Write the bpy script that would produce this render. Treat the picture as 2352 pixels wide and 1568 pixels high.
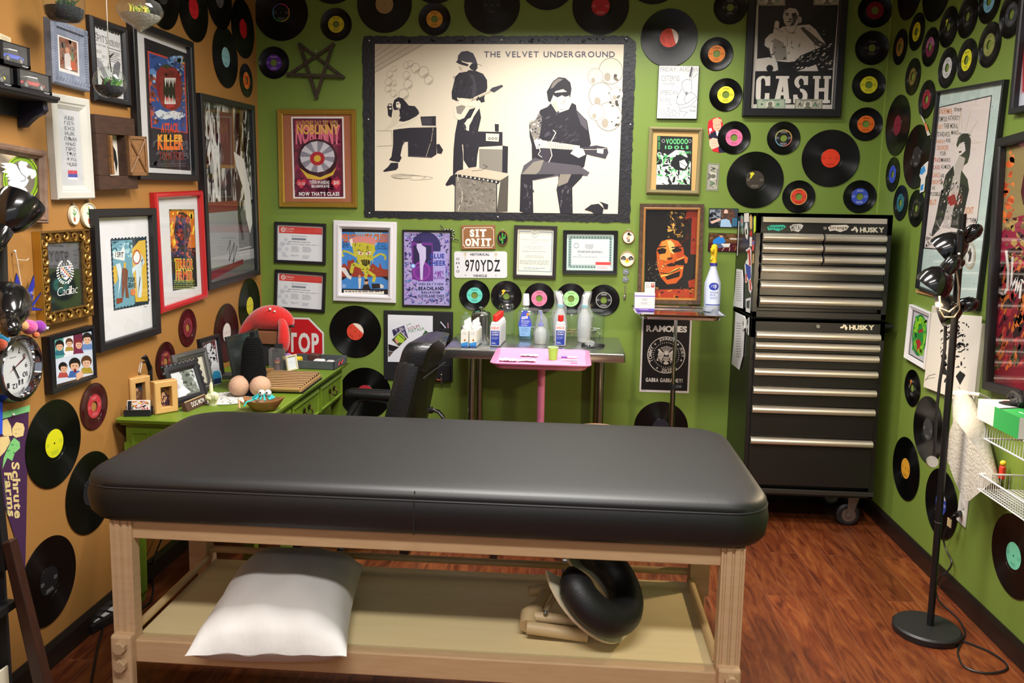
import bpy, math, random
from mathutils import Vector, Matrix
for o in list(bpy.data.objects): bpy.data.objects.remove(o)
S = bpy.context.scene; C = S.collection
# ---------------------------------------------------------------- camera
F = 1856.28; YAW, PIT, ROL = .07158,.11993,.01657; PX, PY = 1165.19,704.49   # focal length and principal point in pixels
CAM = Vector((0,-4.5128,1.5962)); XL, XR = -1.7437,1.6627; CEIL = 2.95
def _basis():
    cy, sy, cp, sp = math.cos(YAW), math.sin(YAW), math.cos(PIT), math.sin(PIT)
    f = Vector((-sy*cp, cy*cp, -sp)); r = Vector((cy, sy, 0)); u = r.cross(f)
    c, s = math.cos(ROL), math.sin(ROL)
    return r*c + u*s, u*c - r*s, f
RT, UP, FW = _basis()
cd = bpy.data.cameras.new('camera'); cam = bpy.data.objects.new('camera', cd); C.objects.link(cam)
cd.sensor_fit = 'HORIZONTAL'; cd.sensor_width = 36; cd.lens = F/2352*36; cd.clip_start = .05; cd.shift_x = (1176-PX)/2352; cd.shift_y = (PY-784)/2352
cam.matrix_world = Matrix(((RT.x, UP.x, -FW.x, CAM.x),(RT.y, UP.y, -FW.y, CAM.y),(RT.z, UP.z, -FW.z, CAM.z),(0,0,0,1)))
S.camera = cam
def hit(px, py, ax, val):
    d = RT*((px-PX)/F) - UP*((py-PY)/F) + FW
    return CAM + d*((val-CAM[ax])/d[ax])
# ---------------------------------------------------------------- light, exposure
vs = S.view_settings
S.display_settings.display_device = 'sRGB'
vs.view_transform = 'Standard'; vs.look = 'None'; vs.gamma = 1; vs.use_curve_mapping = False; vs.exposure = 0.40
S.cycles.max_bounces = 7; S.cycles.diffuse_bounces = 3; S.cycles.glossy_bounces = 4; S.cycles.transmission_bounces = 6
S.cycles.transparent_max_bounces = 12; S.cycles.caustics_reflective = False; S.cycles.caustics_refractive = False
S.cycles.sample_clamp_indirect = 4
W = bpy.data.worlds.new('world'); S.world = W; W.use_nodes = True
W.node_tree.nodes['Background'].inputs[0].default_value = (.86,.9,1,1); W.node_tree.nodes['Background'].inputs[1].default_value = .32
def area(name, loc, sx, sy, power, col=(1,.97,.92), rot=(0,0,0), spread=180):
    l = bpy.data.lights.new(name, 'AREA'); l.shape = 'RECTANGLE'; l.size = sx; l.size_y = sy; l.energy = power; l.color = col; l.spread = math.radians(spread)
    o = bpy.data.objects.new(name, l); C.objects.link(o); o.location = loc; o.rotation_euler = rot; return o
area('ceiling_strip_light', (.22,-.58,2.70), 1.35,.12,20, spread=152)
area('booth_ceiling_light', (-.15,-2.1,2.92), 1.3,.5,74, spread=160)
area('booth_front_light', (-.1,-3.95,2.92), 1.6,.3,54,(1,.975,.94), spread=173)
area('shop_tube_light', (-.3,-6.3,2.9), 3.0,.16,12,(1,.98,.96),(math.radians(30), 0,0))
# ---------------------------------------------------------------- helpers
def lin(h):
    if not isinstance(h, str): return tuple(h)[:3]
    h = h.lstrip('#')
    if len(h) == 3: h = ''.join(c*2 for c in h)
    v = [int(h[i:i+2], 16)/255 for i in (0,2,4)]
    return tuple(c/12.92 if c <= .04045 else ((c+.055)/1.055)**2.4 for c in v)
MATS = {}
def mat(col, rough=.5, metal=0, key=None, **k):
    kk = key or (col, rough, metal, tuple(sorted(k.items())))
    if kk in MATS: return MATS[kk]
    m = bpy.data.materials.new(str(key or col)); m.use_nodes = True; nt = m.node_tree; N = nt.nodes; L = nt.links
    b = N['Principled BSDF']; c = lin(col) if col else (1,1,1)
    b.inputs['Base Color'].default_value = (*c, 1); b.inputs['Roughness'].default_value = rough; b.inputs['Metallic'].default_value = metal
    for s, n in (('coat', 'Coat Weight'),('crough', 'Coat Roughness'),('trans', 'Transmission Weight'),('ior', 'IOR'),('alpha', 'Alpha'),('spec', 'Specular IOR Level'),
                 ('sheen', 'Sheen Weight'),('sss', 'Subsurface Weight'),('emis', 'Emission Strength'),('aniso', 'Anisotropic')):
        if s in k: b.inputs[n].default_value = k[s]
    if 'arot' in k: b.inputs['Anisotropic Rotation'].default_value = k['arot']
    if 'emis' in k: b.inputs['Emission Color'].default_value = (*lin(k.get('ecol', col)), 1)
    co = None
    def coord(scale=(1,1,1)):
        t = N.new('ShaderNodeTexCoord'); mp = N.new('ShaderNodeMapping'); L.new(t.outputs['Object'], mp.inputs[0]); mp.inputs['Scale'].default_value = scale; return mp.outputs[0]
    if 'var' in k:                       # (second colour, noise scale, stretch xyz, contrast)
        c2, sc, st, w = k['var']
        n = N.new('ShaderNodeTexNoise'); n.inputs['Scale'].default_value = sc; n.inputs['Detail'].default_value = 5; L.new(coord(st), n.inputs['Vector'])
        r = N.new('ShaderNodeValToRGB'); r.color_ramp.elements[0].position = .5-w; r.color_ramp.elements[1].position = .5+w
        r.color_ramp.elements[0].color = (*c, 1); r.color_ramp.elements[1].color = (*lin(c2), 1)
        L.new(n.outputs[0], r.inputs[0]); L.new(r.outputs[0], b.inputs['Base Color'])
    if 'bump' in k:                      # (scale, strength, stretch)
        sc, stg, st = k['bump']
        n = N.new('ShaderNodeTexNoise'); n.inputs['Scale'].default_value = sc; n.inputs['Detail'].default_value = 4; L.new(coord(st), n.inputs['Vector'])
        bp = N.new('ShaderNodeBump'); bp.inputs['Strength'].default_value = stg; bp.inputs['Distance'].default_value = .004; L.new(n.outputs[0], bp.inputs['Height']); L.new(bp.outputs[0], b.inputs['Normal'])
    if k.get('radial'):
        t = N.new('ShaderNodeTangent'); t.direction_type = 'RADIAL'; t.axis = 'Z'; L.new(t.outputs[0], b.inputs['Tangent'])
    if k.get('ink'):
        a = N.new('ShaderNodeAttribute'); a.attribute_name = 'Col'; L.new(a.outputs['Color'], b.inputs['Base Color'])
    MATS[kk] = m; return m
def ink(rough=.5): return mat(None, rough, key='ink%s' % rough, ink=1, spec=.35)
def glassy(tint='ffffff', key='pane', ior=1.45, rough=.02, shade=0.0):
    """a thin sheet of glass or clear plastic: clear straight on, mirror-like at a slant"""
    if key in MATS: return MATS[key]
    m = bpy.data.materials.new(key); m.use_nodes = True; N = m.node_tree.nodes; L = m.node_tree.links
    N.remove(N['Principled BSDF']); out = N['Material Output']
    t = N.new('ShaderNodeBsdfTransparent'); t.inputs[0].default_value = (*lin(tint), 1)
    g = N.new('ShaderNodeBsdfGlossy'); g.inputs['Roughness'].default_value = rough
    f = N.new('ShaderNodeFresnel'); ge = N.new('ShaderNodeNewGeometry'); mr = N.new('ShaderNodeMapRange'); mr.inputs['To Min'].default_value = ior; mr.inputs['To Max'].default_value = 1/ior; L.new(ge.outputs['Backfacing'], mr.inputs[0]); L.new(mr.outputs[0], f.inputs[0])
    mx = N.new('ShaderNodeMixShader'); L.new(f.outputs[0], mx.inputs[0]); L.new(t.outputs[0], mx.inputs[1]); L.new(g.outputs[0], mx.inputs[2])
    last = mx
    if shade:
        d = N.new('ShaderNodeBsdfDiffuse'); d.inputs[0].default_value = (*lin(tint), 1)
        m2 = N.new('ShaderNodeMixShader'); m2.inputs[0].default_value = shade; L.new(mx.outputs[0], m2.inputs[1]); L.new(d.outputs[0], m2.inputs[2]); last = m2
    L.new(last.outputs[0], out.inputs[0]); MATS[key] = m; return m
class MB:
    def __init__(s, m=None): s.v = []; s.f = []; s.mi = []; s.c = []; s.mats = []; s.T = None; s.cur = m
    def add(s, vs, fs, m=None, col=None):
        m = m or s.cur
        if m not in s.mats: s.mats.append(m)
        i = s.mats.index(m); b = len(s.v)
        s.v += [tuple(s.T @ Vector(v)) if s.T else tuple(v) for v in vs]
        for f in fs: s.f.append(tuple(j+b for j in f)); s.mi.append(i); s.c.append(col)
        return s
    def box(s, x0, y0, z0, x1, y1, z1, m=None):
        v = [(x, y, z) for z in (z0, z1) for y in (y0, y1) for x in (x0, x1)]
        return s.add(v, [(0,2,3,1),(4,5,7,6),(0,1,5,4),(2,6,7,3),(0,4,6,2),(1,3,7,5)], m)
    def rbox(s, x0, y0, z0, x1, y1, z1, r=.003, m=None):     # a box with chamfered upright and horizontal edges
        pts = [(x0+r, y0),(x1-r, y0),(x1, y0+r),(x1, y1-r),(x1-r, y1),(x0+r, y1),(x0, y1-r),(x0, y0+r)]
        cx, cy = (x0+x1)/2,(y0+y1)/2; fx = 1-2*r/(x1-x0); fy = 1-2*r/(y1-y0)
        ins = [(cx+(x-cx)*fx, cy+(y-cy)*fy) for x, y in pts]
        return s.loft([[(*p, z0) for p in ins], [(*p, z0+r) for p in pts], [(*p, z1-r) for p in pts], [(*p, z1) for p in ins]], m)
    def loft(s, rings, m=None, cap=True, closed=True):
        n = len(rings[0]); v = [p for r in rings for p in r]; f = []
        for i in range(len(rings)-1):
            for j in range(n if closed else n-1):
                k = (j+1) % n; f.append((i*n+j, i*n+k, (i+1)*n+k, (i+1)*n+j))
        if cap: f.append(tuple(range(n-1,-1,-1))); f.append(tuple((len(rings)-1)*n+j for j in range(n)))
        return s.add(v, f, m)
    def lathe(s, prof, n=32, m=None, c=(0,0,0), ax='z', cap=True, sy=1):
        rings = []
        for r, h in prof:
            ring = []
            for j in range(n):
                a = 2*math.pi*j/n; x, y = r*math.cos(a), r*math.sin(a)*sy
                p = {'z': (x, y, h), 'x': (h, x, y), 'y': (x, -h, y) if False else (y, h, x)}[ax]
                ring.append((p[0]+c[0], p[1]+c[1], p[2]+c[2]))
            rings.append(ring)
        return s.loft(rings, m, cap)
    def cyl(s, a, b, r, r2=None, n=20, m=None):
        return s.tube([a, b], [r, r2 if r2 is not None else r], n, m)
    def tube(s, pts, r, n=10, m=None, cap=True):
        P = [Vector(p) for p in pts]; R = r if isinstance(r, (list, tuple)) else [r]*len(P); rings = []; up = None
        for i, p in enumerate(P):
            d = (P[min(i+1, len(P)-1)]-P[max(i-1,0)]).normalized()
            if up is None:
                up = d.orthogonal().normalized()
            else:
                up = up - d*up.dot(d); up = up.normalized() if up.length > 1e-6 else d.orthogonal().normalized()
            w = d.cross(up)
            rings.append([tuple(p + (up*math.cos(2*math.pi*j/n) + w*math.sin(2*math.pi*j/n))*R[i]) for j in range(n)])
        return s.loft(rings, m, cap)
    def prism(s, pts, z0, z1, m=None, ax='z'):
        f = {'z': lambda x, y, z: (x, y, z), 'x': lambda x, y, z: (z, x, y), 'y': lambda x, y, z: (x, z, y)}[ax]
        return s.loft([[f(x, y, z0) for x, y in pts], [f(x, y, z1) for x, y in pts]], m)
    def ball(s, c, r, m=None, n=16, k=9, sc=(1,1,1)):
        rings = [[(c[0]+r*sc[0]*math.sin(t)*math.cos(a), c[1]+r*sc[1]*math.sin(t)*math.sin(a), c[2]-r*sc[2]*math.cos(t)) for a in [2*math.pi*j/n for j in range(n)]] for t in [math.pi*(i+.02)/(k+.04-.0) for i in range(k+1)]]
        return s.loft(rings, m)
    def build(s, name, parent=None, smooth=35, bevel=0, sub=0, M=None):
        me = bpy.data.meshes.new(name); me.from_pydata(s.v, [], s.f)
        for m in s.mats: me.materials.append(m)
        me.polygons.foreach_set('material_index', s.mi)
        if any(c is not None for c in s.c):
            a = me.color_attributes.new('Col', 'FLOAT_COLOR', 'CORNER'); d = []
            for p in me.polygons: d += [*(s.c[p.index] or (1,1,1)), 1]*p.loop_total
            a.data.foreach_set('color', d)
        me.update()
        if smooth:
            me.polygons.foreach_set('use_smooth', [True]*len(me.polygons)); me.set_sharp_from_angle(angle=math.radians(smooth))
        o = bpy.data.objects.new(name, me); C.objects.link(o)
        if bevel: b = o.modifiers.new('b', 'BEVEL'); b.width = bevel; b.segments = 2; b.limit_method = 'ANGLE'
        if sub: b = o.modifiers.new('s', 'SUBSURF'); b.levels = b.render_levels = sub
        if parent: o.parent = parent
        if M is not None: o.matrix_world = M
        return o
def tag(o, label, cat, group=None):
    o['label'] = label; o['category'] = cat
    if group: o['group'] = group
    return o
def thing(name, label, cat, M=None, group=None, loc=None, rz=0):
    o = bpy.data.objects.new(name, None); o.empty_display_size = .05; C.objects.link(o); tag(o, label, cat, group)
    if loc is not None: M = Matrix.Translation(loc) @ Matrix.Rotation(rz, 4, 'Z')
    if M is not None: o.matrix_world = M
    return o
def struct(o): o['kind'] = 'structure'; return o
WALL = {'B': Matrix(((1,0,0,0),(0,0,-1,0),(0,1,0,0),(0,0,0,1))),
        'L': Matrix(((0,0,1, XL),(1,0,0,0),(0,1,0,0),(0,0,0,1))),
        'R': Matrix(((0,0,-1, XR),(-1,0,0,0),(0,1,0,0),(0,0,0,1)))}
WINV = {k: m.inverted() for k, m in WALL.items()}
def whit(w, px, py, off=0):
    p = hit(px, py, 1,-off) if w == 'B' else hit(px, py, 0, XL+off if w == 'L' else XR-off)
    return WINV[w] @ p
def at_wall(w, px, py, off=0, ang=0):
    p = whit(w, px, py, off)
    return WALL[w] @ Matrix.Translation((p.x, p.y, 0)) @ Matrix.Rotation(ang, 4, 'Z')
# lettering: every glyph is made once and then laid out
GL = {}
def glyph(ch, bold):
    k = (ch, bold)
    if k not in GL:
        c = bpy.data.curves.new('t', 'FONT'); c.body = ch; c.size = 1; c.resolution_u = 3; c.offset = bold
        o = bpy.data.objects.new('t', c); m = o.to_mesh()
        v = [(p.co.x, p.co.y) for p in m.vertices]; f = [tuple(p.vertices) for p in m.polygons]; o.to_mesh_clear()
        bpy.data.objects.remove(o); bpy.data.curves.remove(c)
        xs = [p[0] for p in v] or [0]; GL[k] = ([(x-min(xs), y) for x, y in v], f, (max(xs)-min(xs)) if v else .28)
    return GL[k]
def layout(txt, bold=0, gap=.09):
    V = []; Fc = []; x = 0
    for ch in txt:
        v, f, w = glyph(ch, bold) if ch != ' ' else ([], [], .25)
        b = len(V); V += [(x+a, y) for a, y in v]; Fc += [tuple(i+b for i in q) for q in f]; x += w+gap
    ys = [y for _, y in V]; xs = [p[0] for p in V]
    return [((a-min(xs))/(max(xs)-min(xs)), 1-(y-min(ys))/((max(ys)-min(ys)) or 1)) for a, y in V], Fc
class Art:
    """flat printed shapes, each a hair above the one before; box=None: photograph pixels, else 0..100 across the box"""
    def __init__(s, pt, z, rough=.5):
        s.pt = pt; s.z = z; s.mb = MB(ink(rough)); s.dz = .000015
    def _add(s, col, pts, faces, m=None):
        v = []
        for a, b in pts:
            x, y = s.pt(a, b); v.append((x, y, s.z))
        # keep faces looking outwards
        s.mb.add(v, faces, m, lin(col)); s.z += s.dz; return s
    def poly(s, col, pts, m=None): return s._add(col, pts, [tuple(range(len(pts)))], m)
    def rect(s, col, a, b, c, d, m=None): return s.poly(col, [(a, d),(c, d),(c, b),(a, b)], m)
    def ell(s, col, cx, cy, rx, ry=None, n=28, m=None): ry = ry or rx; return s.poly(col, [(cx+rx*math.cos(6.2832*i/n), cy-ry*math.sin(6.2832*i/n)) for i in range(n)], m)
    def ring(s, col, cx, cy, rx, ry, k=.9, n=40, m=None):
        p = [(cx+rx*q*math.cos(6.2832*i/n), cy-ry*q*math.sin(6.2832*i/n)) for q in (1, k) for i in range(n)]
        return s._add(col, p, [(i, (i+1) % n, n+(i+1) % n, n+i) for i in range(n)], m)
    def line(s, col, pts, w, asp=1):
        v = []; f = []
        for (a, b),(c, d) in zip(pts, pts[1:]):
            l = math.hypot(c-a, d-b) or 1; nx, ny = -(d-b)/l*w/2,(c-a)/l*w/2*asp; k = len(v)
            v += [(a+nx, b+ny),(a-nx, b-ny),(c-nx, d-ny),(c+nx, d+ny)]; f.append((k, k+1, k+2, k+3))
        return s._add(col, v, f)
    def text(s, col, t, a, b, c, d, bold=0, gap=.09, skew=0):
        V, f = layout(t, bold, gap); return s._add(col, [(a+(c-a)*u+skew*(1-v), b+(d-b)*v) for u, v in V], f)
    def arc(s, col, t, cx, cy, r, mid, h, span, bold=0, asp=1):
        """letters round a circle, tops outwards; mid and span in degrees clockwise from the top"""
        V, f = layout(t, bold); P = []
        for u, v in V:
            an = math.radians(mid-span/2+span*u); q = r+h*(.5-v); P.append((cx+q*math.sin(an)*asp, cy-q*math.cos(an)))
        return s._add(col, P, f)
    def rows(s, col, a, b, c, d, n, fill=.4, seed=1, ragged=.3, center=False):
        R = random.Random(seed); v = []; f = []; h = (d-b)/n
        for i in range(n):
            y = b+h*i; w = (c-a)*(1-R.random()*ragged); x = a+((c-a)-w)/2 if center else a
            e = x+w
            while x < e:
                g = min(e-x, (c-a)*R.uniform(.04,.16)); k = len(v); v += [(x, y+h*fill),(x+g, y+h*fill),(x+g, y),(x, y)]; f.append((k, k+1, k+2, k+3)); x += g+(c-a)*.025
        return s._add(col, v, f)
    def blobs(s, cols, a, b, c, d, n, size, seed=1, asp=1, ang=None, sharp=False):
        R = random.Random(seed)
        for col in cols:
            v = []; f = []
            for i in range(n):
                x, y = R.uniform(a, c), R.uniform(b, d); r = size*R.uniform(.4,1.3); t = R.uniform(0,3.14) if ang is None else ang+R.uniform(-.25,.25); e = R.uniform(.18,.5) if sharp else R.uniform(.4,.9); k = len(v); m = R.randint(5,8)
                for j in range(m):
                    q = 6.2832*j/m; rr = r*R.uniform(.65,1.2); X, Y = rr*math.cos(q), rr*e*math.sin(q)
                    v.append((min(c, max(a, x+X*math.cos(t)-Y*math.sin(t))), min(d, max(b, y-(X*math.sin(t)+Y*math.cos(t))*asp))))
                f.append(tuple(range(k, k+m)))
            s._add(col, v, f)
        return s
    def build(s, name, parent, **k): return s.mb.build(name, parent, smooth=0, **k)
class Pic:
    """something flat on a wall, from the four corners (tl, tr, br, bl) it has in the photograph"""
    def __init__(s, w, q, depth, name, label, cat='picture', group=None, off=0):
        P = [whit(w, x, y, depth+off) for x, y in q]; c = sum((Vector((p.x, p.y)) for p in P), Vector((0,0)))/4
        e = ((P[1]-P[0])+(P[2]-P[3])).normalized(); u = ((P[0]-P[3])+(P[1]-P[2]))
        a = math.atan2(e.y, e.x) if w == 'B' else math.atan2(-u.x, u.y)
        s.w = ((P[1]-P[0]).length+(P[2]-P[3]).length)/2; s.h = u.length/2; s.wall = w; s.depth = depth
        s.M = WALL[w] @ Matrix.Translation((c.x, c.y, off)) @ Matrix.Rotation(a, 4, 'Z'); s.I = s.M.inverted(); s.off = off
        s.root = thing(name, label, cat, s.M, group)
    def px(s, z):
        def f(a, b):
            p = hit(a, b, 1,-(z+s.off)) if s.wall == 'B' else hit(a, b, 0, XL+z+s.off if s.wall == 'L' else XR-z-s.off)
            q = s.I @ p; return q.x, q.y
        return f
    def uv(s, m=0, box=None):
        x0, y0, x1, y1 = box or (-s.w/2+m, s.h/2-m, s.w/2-m, -s.h/2+m)
        return lambda a, b: (x0+(x1-x0)*a/100, y0+(y1-y0)*b/100)
    def frame(s, bw, m, prof=None, name='frame', z0=0.001):
        d = s.depth; prof = prof or [(0,0),(0,.92),(.08,1),(.85,1),(1,.85),(1,.25)]
        X, Y = s.w/2, s.h/2; rings = []
        for u, h in prof: i = u*bw; z = z0+(d-z0)*h; rings.append([(-X+i, -Y+i, z),(X-i, -Y+i, z),(X-i, Y-i, z),(-X+i, Y-i, z)])
        return MB(m).loft(rings, cap=False).build(name, s.root, smooth=25)
    def sheet(s, z, m, inset, name, t=.0015, col=None):
        X, Y = s.w/2-inset, s.h/2-inset
        return MB(m).box(-X, -Y, z-t, X, Y, z).build(name, s.root, smooth=0)
    def glass(s, inset, z=None):
        X, Y = s.w/2-inset, s.h/2-inset; z = z or s.depth*.55
        return MB(glassy()).add([(-X, -Y, z),(X, -Y, z),(X, Y, z),(-X, Y, z)], [(0,1,2,3)]).build('glass', s.root, smooth=0)
# ---------------------------------------------------------------- the room
def wood_floor():
    m = bpy.data.materials.new('floor_planks'); m.use_nodes = True; N = m.node_tree.nodes; L = m.node_tree.links; b = N['Principled BSDF']
    t = N.new('ShaderNodeTexCoord'); mp = N.new('ShaderNodeMapping'); mp.inputs['Rotation'].default_value = (0,0, math.pi/2); L.new(t.outputs['Object'], mp.inputs[0])
    br = N.new('ShaderNodeTexBrick'); L.new(mp.outputs[0], br.inputs['Vector']); br.offset = .37; br.inputs['Scale'].default_value = 1
    br.inputs['Brick Width'].default_value = 1.2; br.inputs['Row Height'].default_value = .125; br.inputs['Mortar Size'].default_value = .0011; br.inputs['Mortar Smooth'].default_value = .1
    br.inputs['Color1'].default_value = (0,0,0,1); br.inputs['Color2'].default_value = (1,1,1,1); br.inputs['Mortar'].default_value = (.5,.5,.5,1); br.inputs['Bias'].default_value = 0
    st = N.new('ShaderNodeMapping'); st.inputs['Scale'].default_value = (13,2.2,1); L.new(t.outputs['Object'], st.inputs[0])
    ad = N.new('ShaderNodeVectorMath'); ad.operation = 'ADD'; sc = N.new('ShaderNodeVectorMath'); sc.operation = 'SCALE'; sc.inputs['Scale'].default_value = 7
    L.new(br.outputs['Color'], sc.inputs[0]); L.new(st.outputs[0], ad.inputs[0]); L.new(sc.outputs[0], ad.inputs[1])
    n = N.new('ShaderNodeTexNoise'); n.inputs['Scale'].default_value = 1.5; n.inputs['Detail'].default_value = 8; n.inputs['Roughness'].default_value = .62; n.inputs['Distortion'].default_value = 1.9; L.new(ad.outputs[0], n.inputs['Vector'])
    r = N.new('ShaderNodeValToRGB'); e = r.color_ramp.elements; e[0].position = .28; e[0].color = (*lin('401a0c'), 1); e[1].position = .80; e[1].color = (*lin('a0602f'), 1)
    x = e.new(.44); x.color = (*lin('6a3018'), 1); x = e.new(.60); x.color = (*lin('824522'), 1)
    L.new(n.outputs[0], r.inputs[0])
    hs = N.new('ShaderNodeHueSaturation'); mr = N.new('ShaderNodeMapRange'); mr.inputs['To Min'].default_value = .55; mr.inputs['To Max'].default_value = .85; L.new(br.outputs['Color'], mr.inputs[0]); L.new(mr.outputs[0], hs.inputs['Value']); L.new(r.outputs[0], hs.inputs['Color'])
    mx = N.new('ShaderNodeMix'); mx.data_type = 'RGBA'; L.new(br.outputs['Fac'], mx.inputs[0]); L.new(hs.outputs[0], mx.inputs[6]); mx.inputs[7].default_value = (*lin('6e4634'), 1); L.new(mx.outputs[2], b.inputs['Base Color'])
    b.inputs['Roughness'].default_value = .38; b.inputs['Specular IOR Level'].default_value = .45
    bp = N.new('ShaderNodeBump'); bp.inputs['Strength'].default_value = .12; bp.inputs['Distance'].default_value = .003; L.new(n.outputs[0], bp.inputs['Height']); L.new(bp.outputs[0], b.inputs['Normal'])
    return m
YF = -5.2
GREEN = mat('72893a', .42, key='green_paint', bump=(230,.12,(1,1,1)), spec=.4)
BROWN = mat('a2733c', .5, key='brown_paint', bump=(230,.14,(1,1,1)), spec=.35)
struct(MB(wood_floor()).box(XL-.1,-7,-.1, XR+.1,.1,0).build('floor', smooth=0))
struct(MB(GREEN).box(XL-.1,0,0, XR+.1,.1, CEIL).build('wall_back', smooth=0))
struct(MB(BROWN).box(XL-.1, YF, 0, XL, 0, CEIL).build('wall_left', smooth=0))
struct(MB(GREEN).box(XR, YF, 0, XR+.1,0, CEIL).build('wall_right', smooth=0))
struct(MB(mat('d8d4c8', .9)).box(XL-.1,-5.32,2.70, XR+.1,-5.2, CEIL).build('light_blocking_header', smooth=0))  # unseen header over the booth opening, added to keep shop light off upper walls
struct(MB(mat('d8d4c8', .9)).box(XL-.1,-7, CEIL, XR+.1,.1, CEIL+.1).build('ceiling', smooth=0))
BB = mat('1c1512', .35)
def skirting(name, f, l):
    pr = [(0,0),(.014,0),(.014,.07),(.009,.082),(.006,.09),(0,.09)]
    struct(MB(BB).loft([[f(a, h, t) for a, h in pr] for t in l]).build(name, smooth=20))
skirting('baseboard_left', lambda a, h, t: (XL+a, t, h),(YF, 0))
skirting('baseboard_right', lambda a, h, t: (XR-a, t, h),(0, YF))
skirting('baseboard_back', lambda a, h, t: (t, -a, h),(XL, XR))
struct(MB(mat('8fa04a', .5)).box(XR-.004,-.004,.09, XR, 0, CEIL).build('trim_1', smooth=0))
# ---------------------------------------------------------------- vinyl records
VINYL = mat('070708', .28, key='vinyl', aniso=.9, arot=.25, radial=1, spec=.38)
VINRED = mat('3a0812', .2, key='red_vinyl', aniso=.8, arot=.25, radial=1)
VINDK = mat('1c0a0d', .24, key='dark_red_vinyl', aniso=.9, arot=.25, radial=1)
def disc(R, lab, hole, m):
    mb = MB(m); n = 64
    pr = [(hole, .0042),(lab, .0042),(lab+.001,.0034),(lab+.012,.0032),(lab+.013,.0042),(R*.965,.0042),(R*.975,.0048),(R, .0046),(R, .0026),(hole, .0026)]
    rings = [[(r*math.cos(6.2832*j/n), r*math.sin(6.2832*j/n), z) for j in range(n)] for r, z in pr]
    mb.loft(rings+[rings[0]], cap=False); return mb
SIZES = {'lp': (.151,.05,.0036), '45': (.0873,.0455,.019), '45s': (.0873,.0455,.0036)}
DISCS = {}
def record(w, px, py, kind, label, lab, txt='222222', rim=None, title=None, vin=None, ang=0, group=None, half=None, logo=None, name='vinyl_record'):
    R, lr, hole = SIZES[kind]; vm = {None: VINYL, 'red': VINRED, 'dark': VINDK}[vin]
    k = (kind, vin)
    M = at_wall(w, px, py, .004, ang)
    if k not in DISCS: o = disc(R, lr, hole, vm).build(name); DISCS[k] = o.data
    else: o = bpy.data.objects.new(name, DISCS[k]); C.objects.link(o)
    o.matrix_world = M
    tag(o, label, 'record', group or {'B': 'vinyl records on the green back wall', 'L': 'vinyl records on the brown wall', 'R': 'vinyl records on the green side wall'}[w])
    a = Art(lambda x, y: (x*lr/50,-y*lr/50), .0045,.45); h = hole/lr*50
    a.ring(lab, 0,0,49,49, h/49,40)
    if rim:
        if isinstance(rim, str): a.ring(rim, 0,0,49,49,.91,40)
        else:
            q = len(rim)
            for i, c in enumerate(rim):
                A = [math.radians(-90+360*(i+t/6)/q) for t in range(7)]
                a.poly(c, [(49*math.cos(t), 49*math.sin(t)) for t in A]+[(44*math.cos(t), 44*math.sin(t)) for t in reversed(A)])
    if half:
        A = [math.pi*t/12 for t in range(13)]
        if kind == '45': a.poly(half, [(49*math.cos(t), -49*math.sin(t)) for t in A]+[(h*math.cos(t), -h*math.sin(t)) for t in reversed(A)])
        else: a.poly(half, [(49*math.cos(t), -49*math.sin(t)) for t in A if .35 < t < 2.8])
    if title: a.text(txt, title, -24,-40,24,-27,.02)
    elif kind == '45': a.rows(txt, -22,-38,22,-27,2,.45, int(px), .3, True)
    a.rows(txt, -22,27,22,41,3,.4, int(py)+3,.4, True)
    a.rows(txt, -44,-6,-25,8,3,.35,5); a.rows(txt, 25,-6,44,8,3,.35,7)
    if logo: a.poly(logo, [(-30,-36),(-14,-42),(-4,-32),(-14,-22),(-20,-10),(-30,-6),(-24,-22)])
    c = a.build('label', o)
    if vin is None and w != 'x': pass
    return o
RB = [('c33', 0)]
RAIN = ('d5356a', 'd98a35', 'c8c24a', '4da34f', '3f8fc0', '6a55b5')
B = lambda *a, **k: record('B', *a, **k)
B(645.5,29, 'lp', 'large record with a rainbow-ringed black label in the back left corner', '10141c', '8a8a90', RAIN)
B(772,56, '45', 'small record with a yellow label above the black wooden star', 'd6c52a', '4a4410')
B(763,-57, 'lp', 'large record cut off by the picture top above the yellow-labelled single', '27346a', 'aaaaaa')
B(883,10, 'lp', 'large record with a plain tan label above the big band poster corner', 'a5875c', '8a6f4a')
B(998,44, '45', 'small record with a gold-orange label above the band poster', 'd99a35', '5a3a10')
B(1000,-58, 'lp', 'large record cut off by the picture top above the gold-orange-labelled single', '7a2030')
B(1130,12, 'lp', 'large record with a near-black label above the middle of the band poster', '17171c', '55555c', title=None)
B(1257.6,-44, 'lp', 'large record cut off by the picture top left of the crimson-labelled album', '33343a')
B(1379.6,14, 'lp', 'large record with a crimson label above the poster lettering', 'b3202c', 'd09a9a')
B(1502,-58, 'lp', 'large record cut off by the picture top right of the crimson-labelled album', '556')
B(1537,87, 'lp', 'large record with a red and white label just above the ink sketch', 'dd4a35', '6a1f18', half='f0e2da', ang=-1.25)
B(1677.5,17, '45', 'small record with a plain black label left of the tall musician poster top', '16161a', '88807a')
B(1646,123.7, '45', 'small orange-labelled single beside the big record over the ink sketch', 'e0812e', '3a1d0a', title='CORAL')
B(1667,217.6, '45', 'small yellow-labelled single left of the large white letters poster', 'e3df3c', '55511a')
B(1686,316, '45', 'small pink-labelled single overlapping the red paper cut-out', 'e0719b', '6a2a45')
B(1799.7,317, '45', 'small single with a rainbow-ringed black label below the large white letters poster', '15151a', 'b0b0b0', ('c9a24a', 'c06a5a', '6fa0b5', 'b8b060'))
B(1907.6,363.5, 'lp', 'large record with a bright red label under the corner of the musician poster', 'df3d22', '8a1d10')
B(1734.3,413, 'lp', 'large record with a dark label bearing a yellow and green bird', '3a332c', '8a8070', logo='d9cf2e')
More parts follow.
